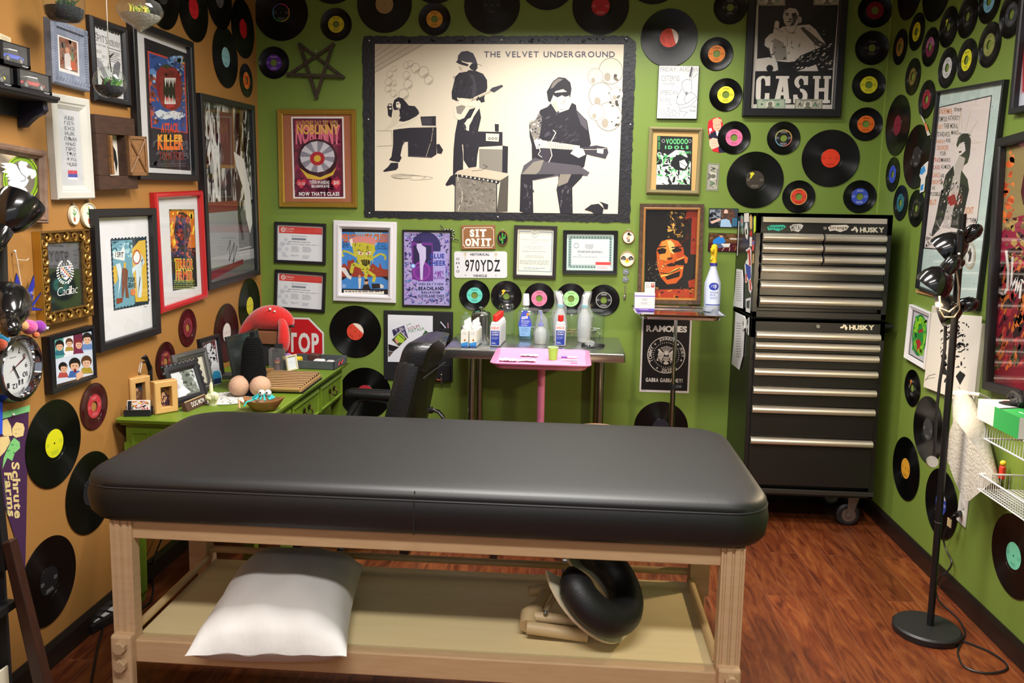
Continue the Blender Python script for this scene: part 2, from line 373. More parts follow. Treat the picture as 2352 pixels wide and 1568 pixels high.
B(1834.5,451.5, '45', 'small red-labelled single just above the tool chest', 'd8452f', '6a1a12', 'c09a4a')
B(1974.8,451.4, '45', 'small blue-labelled single above the right end of the tool chest', '3d51b8', 'c5cbe8')
B(2010,24, '45', 'topmost small record with a dark red label in the column by the corner', '7d1526', '3f0a12')
B(2003,110, '45', 'small black-labelled single second from the top in the column by the corner', '141417', '77706a')
B(1995.7,195, '45', 'small yellow-labelled single third from the top in the column by the corner', 'd9d52e', '55511a')
B(1989,285, '45', 'small orange-labelled single lowest in the column by the corner', 'e06a26', '5a2508')
B(1090,678, '45', 'small turquoise-labelled single at the left end of the row over the steel table', '66cdbd', '1f5a50')
B(1163,680, '45', 'small single with a black label and yellow lettering behind the metal-lidded jar', '141416', '9a9a9a', title=None, logo='e0bf3a')
B(1238.5,685, '45', 'small pink-labelled single behind the mouthwash bottle', 'e57fa0', '7a2f4a')
B(1311.6,686, '45', 'small pale green-labelled single behind the bagged spray bottles', 'aadf96', '4a7a3a')
B(1386.8,689, '45', 'small single with a striped multicoloured label, rightmost in the row over the steel table', '151518', 'c0c0c0', 'a9a9a0')
B(815.9,761.5, 'lp', 'large record with a red label right of the red road sign', 'd84632', '5a1a12', half='e9dccf', ang=-.75)
B(839,903, 'lp', 'large record low on the wall behind the office chair arm', 'b02a38', 'd08a90')
B(1518,982, 'lp', 'large record on the wall behind the chrome stand post', '20202a')
B(629,144, '45', 'small purple-labelled single left of the black wooden star', '5a2f95', 'c0aee0')
Lr = lambda *a, **k: record('L', *a, **k)
Lr(445,18, 'lp', 'large bright red-labelled record at the top of the brown wall, above the pale blue-labelled one', 'd2202e', '7a1018')
Lr(504,-6, 'lp', 'large record with a grey label between the two red-labelled records on the brown wall', '6a6a70')
Lr(373,-18, 'lp', 'large record partly behind the sand-filled hanging glass', '38383c')
Lr(558.7,66, 'lp', 'large red-labelled record nearest the corner on the brown wall', 'cc2230', '7a1018')
Lr(518.6,131.5, 'lp', 'large record with a pale blue label on the brown wall', '8fc4d2', '3a6a78')
Lr(566,185, '45', 'small orange-labelled single beside the corner on the brown wall', 'd9541f', 'f0c050', 'e0903a')
Lr(574,702, 'lp', 'large record with a yellow label below the tall photo frame on the brown wall', 'cfc63a', '5a5520')
Lr(521,763.5, 'lp', 'large dark record with a white label behind the desk mirror', 'd8d3d0', 'b02030', vin='dark')
Lr(431.6,752, '45', 'upper of the two red transparent singles above the desk', '7a2733', '4a121c', vin='red')
Lr(381,830, '45', 'lower of the two red transparent singles above the desk, behind the silver frame', '7a2a33', 'c09a4a', vin='red')
Lr(216.8,932.6, '45', 'red transparent single pinned below the children photo collage', 'b0303a', 'd0808a', vin='red')
Lr(125,1017.8, 'lp', 'large record with a bright yellow label beside the purple pennant', 'd2d020', '6aa030')
Lr(209,1130, 'lp', 'large record half hidden by the massage table corner', '222226')
Lr(113,1333.5, 'lp', 'large black-labelled record low on the brown wall', '1a1a1d', '9a9a9a')
Rr = lambda *a, **k: record('R', *a, **k)
Rr(2067,108, '45', 'small gold-labelled single first from the corner on the side wall', 'a9823f', '5a3a1a')
Rr(2105,73, '45', 'small yellow-labelled single high on the side wall near the corner', 'dcd52a', '4a4a12')
Rr(2091,-28, 'lp', 'large record cut off by the picture top nearest the corner on the side wall', '101012')
Rr(2152,-30, 'lp', 'large record cut off by the picture top second from the corner on the side wall', '131316')
Rr(2136,108, '45', 'small maroon and pink-labelled single high on the side wall', '7a2448', '401026', half='a5648a')
Rr(2178,62, '45', 'small black-labelled single with a yellow and green bird high on the side wall', '15171a', '6a6a6a', logo='c9cf2a')
Rr(2222,38, '45', 'small plain black-labelled single right of the bird-labelled single', '1a1a1d', '77706a')
Rr(2272,2, '45', 'small light blue-labelled single at the top of the side wall', '78b6d0', '2a5a78')
Rr(2323,33, '45', 'small charcoal-labelled single partly behind the corner frame on the side wall', '3a3c44', '77777a')
Rr(2272,103, '45', 'small olive-labelled single above the big protest poster', '8e9450', '4a4e22', '6a6f38')
Rr(2220,138, '45', 'small yellow-labelled single right of the white-labelled single', 'dcd92a', '4a4a12')
Rr(2175.5,155.6, '45', 'small white-labelled single above the protest poster corner', 'c9c9c9', '5a5a5a')
Rr(2096,176, '45', 'small single with a brown picture label on the side wall', '6a5a28', '9a8a5a', '2a2a22')
Rr(2128,228, '45', 'small wine-red-labelled single touching the protest poster corner', '8a2436', '4a1018')
Rr(2061,288, 'lp', 'large record with a wine-red label beside the corner on the side wall', '7a2236', '4a101c')
Rr(2105,360, 'lp', 'large black-labelled record partly behind the protest poster', '2a2a2e', '8a8a8a')
Rr(2050,400, '45', 'small blue-labelled single in the corner beside the tool chest top', '3a4fc0', '1f2a7a')
Rr(2068,465.6, '45', 'small teal-labelled single right of the tool chest top', '2f6a74', '173a42')
Rr(2104,478, '45', 'small black single touching the lower left edge of the protest poster', '26241f', '5a554a')
Rr(2095,890.6, '45', 'small black single with a coloured emblem below the green wreath picture', '141416', '8a8a8a', logo='c07a3a')
Rr(2131,986, 'lp', 'large grey-labelled record behind the lamp pole', '3a3a3c', '8a8a88')
Rr(2080,1075.5, 'lp', 'large record with an orange label low on the side wall', 'd39a2e', '7a3a1a')
Rr(2161,1156, 'lp', 'large record with a blue and white label behind the lamp pole above the outlet', '2f3f9a', 'd0d0d8', half='b9b9c0')
Rr(2328,1276, 'lp', 'large mint-labelled record low on the side wall under the wire basket', '72cdae', '2f7a66')
# ---------------------------------------------------------------- pictures on the back wall
def zz(ox, oy, s, *n): return [(ox+n[i]/s, oy+n[i+1]/s) for i in range(0, len(n), 2)]
za = lambda *n: zz(560,0,3.92, *n)
zb = lambda *n: zz(1000,0,3.92, *n)
zc = lambda *n: zz(1000,400,4.612, *n)
ze = lambda *n: zz(560,400,3.92, *n)
zq = lambda *n: zz(1400,0,3.92, *n)
zr = lambda *n: zz(1420,380,3.92, *n)
def bx(p): return p[0][0], p[0][1], p[1][0], p[1][1]
BLACKF = mat('17161a', .35); WHITE = mat('e6e4e0', .5); PIN = mat('e8e8e8', .3)
def pin(parent, x, y, z): MB(PIN).ball((x, y, z+.004), .0045, n=10, k=6).build('push_pin', parent)
# the big band poster with its torn black border
P = Pic('B', [(834,84),(1458,92),(1444,511),(835,500)], .004, 'band_poster', 'huge black and white band poster with a torn black border on the green wall', 'poster')
R_ = random.Random(3); q = []
for a, b in ((za(1085,325), zb(1735,322)),(zb(1735,322), zb(1808,385)),(zb(1808,385), zc(2060,515)),(zc(2060,515), ze(1085,390)),(ze(1085,390), za(1065,400)),(za(1065,400), za(1085,325))):
    (x0, y0),(x1, y1) = a[0], b[0]; n = max(2, int(math.hypot(x1-x0, y1-y0)/7))
    for i in range(n): q.append((x0+(x1-x0)*i/n+R_.uniform(-1.2,1.2), y0+(y1-y0)*i/n+R_.uniform(-1.6,1.6)))
A = Art(P.px(.004), .004,.45)
f = P.px(.004); qq = [f(*p) for p in q][::-1]
MB(mat('17171d', .45, bump=(60,.5,(1,1,1)))).prism(qq, .001,.004).build('border', P.root, smooth=0)
A.blobs(['24242e', '3a3a4a'], 838,88,1452,99,30,7,5, sharp=True); A.blobs(['24242e', '34343f'], 1437,110,1446,490,26,6,6, sharp=True); A.blobs(['2a2a36'], 838,110,856,480,20,6,8, sharp=True)
A.poly('e4d8c2', [(861,101),(1433,102),(1419,491),(861,484)])
K = '25232c'; K2 = '3d3a44'; G = '8d877d'; CR = 'efe3cf'; GL_ = 'cfc3ae'
A.poly(GL_, za(1180,398,1640,398,1180,660))
for y in range(5): A.line('6f675c', za(1180,470+y*45,1250+y*90,400), .8)
for x, y, r in ((1315,670,30),(1355,620,24),(1465,590,30),(1500,575,28),(1545,615,42),(1465,680,34),(1305,740,34),(1350,750,26),(1300,800,30),(1480,760,40),(1350,845,30),(1440,850,46),(1620,650,48),(1665,720,40)):
    c = za(x, y)[0]; A.ring('8f877a', c[0], c[1], r/3.92, r/3.5,.93); A.poly('b8ad9b', [(c[0]+r/4.6*math.cos(t/4), c[1]+r/4.2*math.sin(t/4)) for t in range(0,9)])
for x, y, r in ((1600,640,110),(1440,690,70),(1490,860,110),(1655,850,60),(1560,1050,120),(1450,1010,70)):
    c = zb(min(x, 1690-r), y)[0]; A.ell('ddd2be', c[0], c[1], r/3.92, r/3.6); A.ring('8b8376', c[0], c[1], r/3.92, r/3.6,.95); A.ell('a59c8c', c[0]-r/14, c[1]+r/8, r/15, r/11)
A.blobs(['4a463f', '6d675e'], 1395,170,1425,290,7,6,3)
# seated figure at the left
A.poly(K, za(1300,935,1330,930,1340,990,1330,1060,1300,1040,1295,980)); A.poly(CR, za(1305,940,1325,940,1330,985,1310,985)); A.poly(K, za(1290,955,1335,955,1335,972,1292,972))
A.poly(K, za(1355,900,1390,875,1430,885,1465,925,1485,950,1540,955,1570,990,1580,1020,1555,1045,1490,1080,1440,1095,1400,1090,1390,1030,1350,985,1340,950))
A.poly(CR, za(1372,920,1395,913,1412,940,1410,975,1390,987,1372,960)); A.poly(K, za(1378,932,1398,930,1398,938,1380,940))
A.poly('d9ccb6', za(1360,990,1400,990,1410,1060,1380,1120,1300,1165,1260,1170,1330,1110))
A.poly(K, za(1345,1170,1400,1160,1500,1150,1600,1195,1560,1265,1440,1280,1425,1330,1410,1400,1422,1420,1400,1460,1340,1450,1308,1440,1330,1410,1345,1300))
A.poly(K, za(1325,1465,1390,1465,1390,1510,1370,1530,1270,1547,1252,1540,1300,1500))
A.poly(K, za(1590,1050,1730,1045,1730,1138,1605,1135)); A.poly(K2, za(1600,1062,1690,1060,1690,1122,1605,1122)); A.line('d8cdb8', za(1600,1132,1728,1134), 1.2)
A.poly(K, za(1500,1150,1735,1145,1735,1390,1690,1420,1480,1410,1478,1290)); A.line('cdbfa8', za(1705,1150,1690,1260,1660,1350,1640,1415), .9); A.line('5b5862', za(1490,1405,1690,1412), .9)
A.poly(K, za(1735,1300,1760,1295,1795,1350,1780,1385,1740,1380)); A.line('d8cdb8', za(1560,1060,1470,1110,1380,1140), 1.4)
for k in range(4): A.line('8f867a', [(922+24*math.cos(t/5*3.1416+k)*(1+.3*k)+k*9,404+5*math.sin(t/5*3.1416+k)+k*1.5) for t in range(0,9)], .6)
# standing figure with cap and guitar
A.poly(K2, zb(395,1345,605,1345,605,1568,395,1568)); A.poly(G, zb(395,1340,605,1345,600,1560,395,1520)); A.poly(K, zb(605,1310,655,1318,650,1568,605,1568)); A.poly(K, zb(250,1180,605,1188,605,1310,250,1330))
A.poly('e6dac5', zb(455,1200,575,1205,570,1275,455,1268)); A.poly('e6dac5', zb(270,1190,300,1190,300,1255,270,1255)); A.poly(K, zb(535,1115,572,1118,570,1185,537,1182))
for k in range(3): A.ring(K, *zb(487+k*30,1247)[0], 3,3,.6)
A.poly(K2, zb(200,545,205,500,235,465,290,458,340,480,365,530,382,585,350,575,320,560,280,560,240,548)); A.poly(K, zb(185,558,210,535,245,560,300,580,290,600,215,575)); A.poly(K, zb(305,600,330,570,378,580,380,612,360,640,320,625)); A.poly('dccfba', zb(213,582,300,598,305,645,250,645,225,625)); A.line(K, zb(330,600,355,565,420,592), .6)
A.poly(K, zb(215,655,285,645,300,630,370,640,430,665,465,720,468,790,440,880,445,915,400,930,395,900,330,890,230,880,195,910,150,890,147,830,180,690)); A.poly(K2, zb(300,660,350,680,375,800,355,880,330,860,340,740))
A.poly(K, zb(205,1060,290,990,395,960,412,1060,385,1180,397,1300,378,1400,370,1500,300,1510,255,1440,252,1300,240,1300,250,1400,250,1600,190,1690,158,1660,160,1480,165,1340,178,1200))
A.poly('e8dcc6', zb(163,1000,180,935,250,930,285,950,305,990,260,1062,215,1080,178,1062)); A.poly(G, zb(185,960,240,945,275,960,230,1030,195,1020)); A.poly('d6c9b2', zb(315,915,318,890,500,805,505,830)); A.line(K, zb(330,905,500,822), .7); A.poly(K2, zb(488,815,510,790,600,763,611,778,530,832,512,825))
A.poly('eadfca', zb(195,878,240,890,330,918,400,905,422,940,392,966,330,962,208,930)); A.poly('eadfca', zb(400,968,368,958,318,1060,290,1072,255,1120,265,1165,302,1180,306,1130,332,1082,345,1050))
A.poly(K, ze(1815,92,1860,20,1895,0,1905,10,1895,85,1830,106))
# the amplifier in front
A.poly('cdbfa8', [(1052,392),(1085,384),(1167,398),(1150,413),(1044,400)]); A.poly(K, zc(205,0,235,0,690,70,665,105,215,30)); A.poly('7f796f', zc(215,25,655,100,650,400,210,395)); A.poly('575149', zc(690,65,775,10,765,395,650,402))
for k in range(9): A.ell('d8cdb8', *zc(285+k*45,18+k*8)[0], 2.2)
A.line(K, zc(212,20,207,398), 1.8); A.line('e8dcc6', zc(235,0,245,90,285,190,285,260,255,340,240,390), 1.3); A.blobs(['6d675e', '918a7e'], 1050,412,1140,484,60,4,9)
A.line(K, zc(650,100,648,398), 2.2); A.line(K, zb(330,1540,420,1530,470,1500,430,1480), .9)
# seated figure with dark glasses and guitar
A.poly(K, zb(945,990,1010,962,1040,930,1070,980,1100,1020,1200,985,1230,925,1266,945,1272,990,1330,1050,1366,1085,1400,1290,1360,1400,1340,1500,1250,1568,960,1568,870,1450,868,1300,850,1230,845,1120,900,1080))
A.poly('8a847c', zb(850,1100,900,1085,935,1010,960,1060,950,1150,940,1225,885,1262,862,1200)); A.blobs([K, 'e8dcc6'], 1217,275,1238,318,9,4,4, sharp=True); A.poly('57535a', zb(1270,1000,1330,1055,1362,1090,1370,1180,1310,1120))
A.poly('e8dcc6', zb(1052,840,1060,900,1060,960,1090,1010,1120,985,1165,985,1190,950,1203,905,1203,825,1120,810)); A.poly(K, zb(1015,905,1003,825,1035,770,1060,730,1110,695,1170,702,1215,742,1226,800,1212,885,1200,835,1150,800,1080,820,1058,865,1035,920)); A.poly('7d776f', zb(1060,740,1110,705,1150,715,1100,745,1060,790,1035,800))
A.poly(K, zb(1052,838,1202,824,1203,862,1170,872,1140,858,1100,878,1068,862)); A.line('6d665c', zb(1135,918,1170,915), .9)
A.poly('57535a', [(1197,400),(1203,380),(1228,362),(1262,372),(1330,380),(1354,396),(1349,404),(1320,402),(1280,404),(1226,414)]); A.poly('8f887e', [(1198,400),(1225,372),(1250,366),(1240,392),(1222,408)])
A.poly(K, zc(905,0,1270,0,1250,15,1030,62,1038,412,960,415,893,392,902,60)); A.poly(K, zc(1305,0,1565,0,1550,35,1450,140,1455,418,1322,412,1283,160,1300,90)); A.poly('8a8378', zc(1320,0,1440,0,1400,90,1300,130,1300,80))
A.poly('3a3640', zb(930,1290,970,1265,1030,1290,1040,1400,1000,1460,940,1420)); A.line('eadfca', zb(1060,1170,1085,1195,1050,1260,1030,1290,1040,1350,1050,1400,1020,1460), 2); A.line('eadfca', zb(920,1300,945,1360,925,1390,960,1415), 1.5)
A.poly('e2d5bf', zb(960,1262,1300,1312,1300,1352,955,1332)); A.rows(K, 1262,329,1318,345,4,.12,3,0)
for k in range(12): A.line(K, zb(1020+k*20,1288+k*3,1018+k*20,1335+k*1.5), .5)
A.poly(K2, zb(1300,1330,1450,1308,1545,1328,1558,1372,1532,1428,1400,1398,1310,1370)); A.poly('e2d5bf', zb(1455,1335,1515,1340,1510,1385,1455,1375)); A.line('e2d5bf', zb(1340,1345,1450,1345,1540,1335), 1)
A.poly('eadfca', zb(885,1262,930,1238,975,1270,960,1330,910,1342)); A.poly('eadfca', zb(1215,1382,1260,1325,1330,1338,1352,1392,1290,1422)); A.blobs([K], 1222,316,1246,340,5,2,8)
A.poly(K, zc(1578,375,1650,322,1730,312,1782,360,1772,418,1690,424,1650,395)); A.poly(K, zc(1738,288,1832,320,1826,368,1790,372,1770,320))
A.blobs([K2, '1c1a22'], 1042,170,1108,232,16,5,31, ang=1.2, sharp=True); A.blobs([K2, '4a4650'], 1228,255,1330,330,22,7,32, ang=.6, sharp=True); A.blobs([K2], 912,246,952,272,9,4,33, sharp=True); A.blobs([K2], 1045,280,1098,372,14,5,34, ang=1.5, sharp=True); A.blobs([K2], 900,300,1000,345,12,5,35, sharp=True); A.blobs([K2, '5a565c'], 1200,420,1228,482,9,5,36, ang=1.5, sharp=True); A.blobs([K2, '5a565c'], 1286,425,1312,482,9,5,37, ang=1.5, sharp=True)
A.poly('c8bba6', zb(1060,905,1085,900,1110,985,1090,1005,1062,950)); A.line('8a8072', zb(1165,870,1172,900,1155,905), .8); A.line('6d665c', zb(1128,935,1165,932), .7); A.poly('c4b7a2', zb(213,600,240,605,235,640,225,625)); A.line('8f877a', [(866,300),(900,300),(902,334),(866,336)], .6)
A.text('56556a', 'THE VELVET UNDERGROUND', 1112,118,1412,131.5,.008,.16)
A.build('print', P.root)
for x, y in ((848.5,93.6),(1152,92),(1438,89.5),(1448,286),(1143.5,498),(849,489),(846.5,274)): u = f(x, y); pin(P.root, u[0], u[1], .004)
# black wooden star
def zstar():
    ps = {k: whit('B', x, y, .01) for k, (x, y) in dict(tl=(690,103), tr=(765.5,103.5), r=(788,177), b=(728.5,223), l=(664.5,171.5)).items()}
    c = sum(ps.values(), Vector())/5; M = WALL['B'] @ Matrix.Translation((c.x, c.y, 0))
    t = thing('wooden_star', 'five-pointed star of black-painted sticks on the green wall', 'wall decoration', M)
    for i, (a, b) in enumerate((('tl', 'r'),('l', 'tr'),('tl', 'b'),('tr', 'b'),('l', 'r'))):
        p, q = ps[a]-c, ps[b]-c; d = (q-p).normalized(); n = Vector((-d.y, d.x, 0))*.0085; z = .004+.004*i; p -= d*.01; q += d*.01
        MB(mat('1b1a17', .6, var=('4a3a22', 30,(1,1,1), .35))).loft([[tuple(p+n+Vector((0,0, z))), tuple(p-n+Vector((0,0, z))), tuple(p-n+Vector((0,0, z+.012))), tuple(p+n+Vector((0,0, z+.012)))], [tuple(q+n+Vector((0,0, z))), tuple(q-n+Vector((0,0, z))), tuple(q-n+Vector((0,0, z+.012))), tuple(q+n+Vector((0,0, z+.012)))]]).build('stick', t, smooth=0, bevel=.001)
    pin(t, *(lambda v: (v.x-c.x, v.y-c.y))(whit('B', 726.5,117.5)), .002)
zstar()
GOLD = mat('b5913c', .32,.75, bump=(90,.15,(1,1,1)))
OGEE = [(0,0),(0,.8),(.1,1),(.3,.95),(.36,.8),(.6,.8),(.66,.68),(.85,.66),(1,.5),(1,.2)]
# gold frame, rabbit-show flyer (the drawn mascot is left out)
P = Pic('B', [(635,250),(816,250),(820,477),(641,475)], .024, 'framed_poster', 'gold-framed concert flyer on a terracotta mat with purple centre', 'picture')
P.frame(.03, GOLD, OGEE); P.sheet(.006, mat('a4603f', .8), .02, 'mat_board'); P.glass(.025)
A = Art(P.px(.007), .0066)
A.poly('ece6e2', ze(425+0,-1568+1050,898,-1568+1050,913,218,445,218)); A.poly('5a1730', ze(440,-1568+1066,885,-1568+1066,897,205,460,205))
A.blobs(['7d1c3c', '8f2247', '6a1836'], 676,275,782,445,16,22,4)
A.text('d8a35a', 'VALENTINES DAY ZEIT WITH', *bx(za(470,1085,845,1135)), .02); A.text('e0708a', 'NOBUNNY', *bx(za(466,1120,868,1300)), .05,.03); A.text('e6b052', 'NOBUNNY', *bx(za(478,1120,856,1210)), .03,.06)
A.ell('3a1420', 729,365,46,46); A.poly('d8b23e', ze(-1568+2100,0,0,0)[:0] or [(688,385),(706,398),(735,407),(762,396),(772,384),(765,402),(740,412),(734,413),(706,410)])
[A.poly(('8e8a98', 'd0cbd6')[k % 2], [(729,360),(729+40*math.cos(k*.3927), 360+36*math.sin(k*.3927)),(729+40*math.cos((k+1)*.3927), 360+36*math.sin((k+1)*.3927))]) for k in range(16)]; A.ell('b02430', 729,364,17,16); A.ell('d8b23e', 729,364,8,8)
for hx, hy in ((692,421),(772,421)):
    A.poly('d03a4a', [(hx, hy+12),(hx-11, hy),(hx-9, hy-8),(hx-3, hy-9),(hx, hy-5),(hx+3, hy-9),(hx+9, hy-8),(hx+11, hy)])
A.text('f0dada', '2.14.2011', 684,418,700,425); A.text('f0dada', '$10', 766,415,779,425,.02)
A.text('e8dfe6', 'the', 716,412,726,416); A.text('ece6ea', 'TONAWANDAS', *bx(ze(590,57,770,88)), .03); A.text('ece6ea', 'BRAINWAVE', *bx(ze(610,95,770,122)), .03); A.text('f0ecee', "NOW THAT'S CLASS", *bx(ze(497,158,860,195)), .04)
A.build('print', P.root)
# two training certificates one above the other
def certificate(q, label, word):
    P = Pic('B', q, .018, 'framed_certificate', label, 'certificate', 'red-bannered certificates')
    P.frame(.0165, BLACKF); P.glass(.012); A = Art(P.uv(.015), .004)
    A.rect('e4e6ec', 0,0,100,100)
    for x, y, r in ((10,55,7),(18,42,5),(5,70,6),(20,68,5),(14,82,6),(24,52,4)): A.ell('cdd0dc', x, y, r*.8, r*1.1)
    A.rect('d8453f', 3,5,97,24); A.poly('c83c3a', [(3,24),(97,24),(97,17)]); A.ell('f0eeee', 12,14,5,6.5); A.ell('d8453f', 12,14,3.2,4.2); A.ell('f0eeee', 12,14,1.4,2)
    A.text('f0e4e4', word, 18,9,36,14); A.text('f0e4e4', 'By Basic Safety', 18,16.5,34,20)
    A.rows('8a90a0', 30,30,64,34,1,.4,2,0, True); A.rect('7d8494', 31,36,62,41.5); A.rows('8a90a0', 24,46,72,50,1,.5,3,0, True); A.rows('9aa0ae', 10,53,90,57,1,.4,4,0, True)
    A.rows('a2a8b4', 30,60,48,76,5,.5,5); A.rows('a2a8b4', 55,60,75,76,5,.5,6); A.line('4a4f60', [(30,87),(32,83),(34,88),(37,85),(40,87),(43,84),(47,86)], .7); A.rows('a2a8b4', 12,86,24,92,2,.4,7); A.rows('a2a8b4', 55,84,72,94,4,.5,8)
    A.build('print', P.root)
certificate([(629.5,508.5),(748,514),(746.5,608),(629.5,603)], 'upper of the two red-bannered certificates in black frames', 'ProCPR')
certificate([(629.5,619.5),(747,625.5),(745.5,719.5),(629.5,709)], 'lower of the two red-bannered certificates, above the red road sign', 'ProBloodborne')
# white frame, ice-cream monster
P = Pic('B', [(764,506),(909.5,509.5),(908,697),(764.5,690.5)], .03, 'framed_poster', 'white-framed comic flyer with a yellow cone monster on blue', 'picture')
P.frame(.046, mat('dcd9de', .4), [(0,0),(0,.7),(.08,.8),(.5,.85),(.55,1),(.72,1),(.78,.8),(1,.45),(1,.15)]); P.glass(.04,.012); A = Art(P.px(.006), .005)
A.poly('15131a', ze(866,482,1306,488,1302,1092,868,1076)); A.poly('3f86d0', ze(870,520,1304,525,1302,920,870,925)); A.poly('8fb8e0', ze(1000,520,1250,525,1190,640,1050,640))
A.poly('9a3a2a', ze(870,830,905,800,930,830,935,770,960,780,985,760,1010,830,1060,800,1075,900,1160,800,1195,830,1215,845,1225,790,1245,850,1302,860,1300,920,872,925))
A.poly('3f86d0', ze(930,925,1240,925,1300,960,1300,1035,872,1030,872,965)); A.text('d06a2e', 'PERSONALITY CRISIS!', *bx(ze(875,535,1298,615)), .06,.04)
A.poly('d98a86', ze(950,590,1010,560,1150,562,1190,590,1180,640,960,640)); A.poly('efe6d8', ze(950,590,975,575,985,650,965,650))
Y = 'c4bc3a'; A.poly(Y, ze(972,620,1080,612,1178,635,1185,690,1160,730,1165,770,1140,780,1130,850,1115,860,1112,935,1092,940,1080,880,1060,870,1040,800,1018,790,1015,740,990,720,980,670)); A.blobs(['8f8a1e', 'd8d060', '7a7a1c'], 812,558,858,620,11,5,2, ang=1.5, sharp=True)
A.line(Y, ze(1005,735,940,700,890,690,880,720,900,740), 4.5); A.line(Y, ze(1165,750,1230,715,1275,735,1270,770), 4.5); A.line(Y, ze(1075,840,985,805,965,890), 8); A.line(Y, ze(1095,930,1110,870,1180,920,1165,970), 7)
for x, s_ in ((1052,1),(1120,-1)): A.poly('dcd4c0', ze(x-26*s_, 688, x+26*s_, 708, x+18*s_, 728, x-20*s_, 722)); A.poly('a8402c', ze(x-4,702, x+10,706, x+8,722, x-6,720))
A.line('5a4a1a', ze(1025,680,1075,700), 1.2); A.line('5a4a1a', ze(1140,680,1100,698), 1.2); A.poly('241c12', ze(1050,775,1085,765,1130,772,1135,800,1100,830,1070,815)); [A.poly('8f8a1e', ze(x, 768, x+7,768, x+5,815, x+1,812)) for x in (1062,1078,1094,1110)]
A.poly('dcd8d6', ze(875,840,910,840,970,920,965,948,935,935,885,870)); A.poly('1b1a20', ze(920,850,945,860,970,910,955,915)); A.poly('1b1a20', ze(1150,985,1230,985,1255,1000,1255,1025,1155,1030)); A.poly('dcd8d6', ze(1225,985,1258,1000,1258,1025,1228,1025))
A.poly('1b1a20', ze(1075,1000,1120,985,1145,1040,1065,1040)); A.ell('d0a283', *ze(1103,965)[0], 5,7); A.poly('1b1a20', ze(1085,945,1120,945,1120,965,1087,965)); A.ell('d0a283', *ze(1042,920)[0], 3,4); A.poly('dcd8d6', ze(1030,935,1058,935,1050,1030,1035,1030))
A.text('14213a', 'WITH', *bx(ze(888,605,930,622)), .02); A.text('14213a', 'BURGER', *bx(ze(880,625,945,640)), .02); A.text('14213a', 'BOYS!', *bx(ze(888,643,945,660)), .02); A.text('14213a', 'ALSO THE', *bx(ze(1200,615,1270,630))); A.text('14213a', 'CAT SMORT', *bx(ze(1195,637,1280,655))); A.text('14213a', '& STRANGERS!', *bx(ze(1180,660,1290,678)))
A.poly('e6e0d4', ze(900,1042,1262,1052,1262,1078,900,1068)); A.rows('55505a', 793,668,878,672,1,.6,4,0); A.ring('efe8da', *ze(903,1005)[0], 3.6,3.6,.7)
A.build('print', P.root)
# purple psychedelic flyer
P = Pic('B', [(924,527.5),(1037,529),(1036.5,706),(923.5,703)], .014, 'framed_poster', 'thin black-framed purple psychedelic concert flyer with a pale standing figure', 'picture')
P.frame(.009, BLACKF); P.glass(.008); A = Art(P.px(.005), .004)
A.poly('a99cd0', ze(1440,520,1860,530,1856,1185,1440,1175)); A.blobs(['3a2f72', '5a4aa0', '2b2350', '9a7ad0', '4f7ab0'], 929,535,1032,698,110,5,11, sharp=True); A.blobs(['8a2a3a'], 930,535,1032,698,40,1.2,12)
A.ell('2e2660', *ze(1640,660)[0], 34,36); A.poly('6a2a88', ze(1510,610,1700,615,1705,960,1650,970,1515,945)); A.poly('241a4a', ze(1525,640,1690,640,1690,830,1600,800,1525,850)); A.ring('8f3aa0', *ze(1600,870)[0], 20,22,.8); A.ring('7a2f98', *ze(1590,880)[0], 14,15,.75)
A.poly('c9c0e8', ze(1560,600,1590,605,1605,640,1640,660,1640,760,1615,830,1610,950,1590,950,1585,830,1580,720,1555,660)); A.poly('2a1f50', ze(1550,595,1600,598,1600,622,1560,625))
A.poly('a8a0dc', ze(1705,695,1820,695,1815,1115,1560,1115,1560,965,1705,965)); A.ring('3f72b8', *ze(1685,1035)[0], 33,20,.97,4)
A.text('2a3a98', 'BLUE', *bx(ze(1680,715,1805,760)), .05); A.text('2a3a98', 'CHEER', *bx(ze(1655,775,1820,825)), .05); A.text('7a2a98', 'AMPS', *bx(ze(1715,870,1800,905)), .03); A.text('7a2a98', 'II', *bx(ze(1745,900,1775,920)), .03); A.text('7a2a98', 'ELEVEN', *bx(ze(1710,920,1805,945)), .03)
A.text('191538', 'WED JULY 5 2006', *bx(ze(1572,978,1798,1005)), .03); A.text('191538', 'BEACHLAND', *bx(ze(1572,1012,1800,1045)), .06); A.text('191538', 'BALLROOM', *bx(ze(1600,1052,1765,1075)), .04); A.text('191538', 'CLEVELAND OHIO', *bx(ze(1565,1083,1805,1110)), .04)
c = ze(1525,825)[0]; A.ell('7fb4ff', *c, 5); A.ell('eaf2ff', *c, 2.2)
A.build('print', P.root)
# toy snake over its corner
def on_wall(w, name, label, cat, px, py, group=None, off=0): return thing(name, label, cat, at_wall(w, px, py, off), group)
t = on_wall('B', 'toy_snake', 'thin black and white banded toy snake over the purple flyer frame', 'toy', 1034,535)
c = whit('B', 1034,535,.02); sp = [whit('B', *p, .02)-c for p in ze(1772,458,1790,475,1795,492,1830,500,1865,495,1895,510,1898,540,1875,570,1895,585,1925,588,1945,602)]
sp = [Vector((p.x, p.y, .02)) for p in sp]; dn = []
for a, b in zip(sp, sp[1:]): dn += [a.lerp(b, i/4) for i in range(4)]
mb = MB(mat('17171a', .5)); wm = mat('c9c6bc', .5)
for i in range(len(dn)-1): mb.tube([dn[i], dn[i+1]], .0036 if 4 < i < len(dn)-6 else .0026,8, wm if i % 3 == 1 and 6 < i < len(dn)-8 else None)
mb.build('body', t)
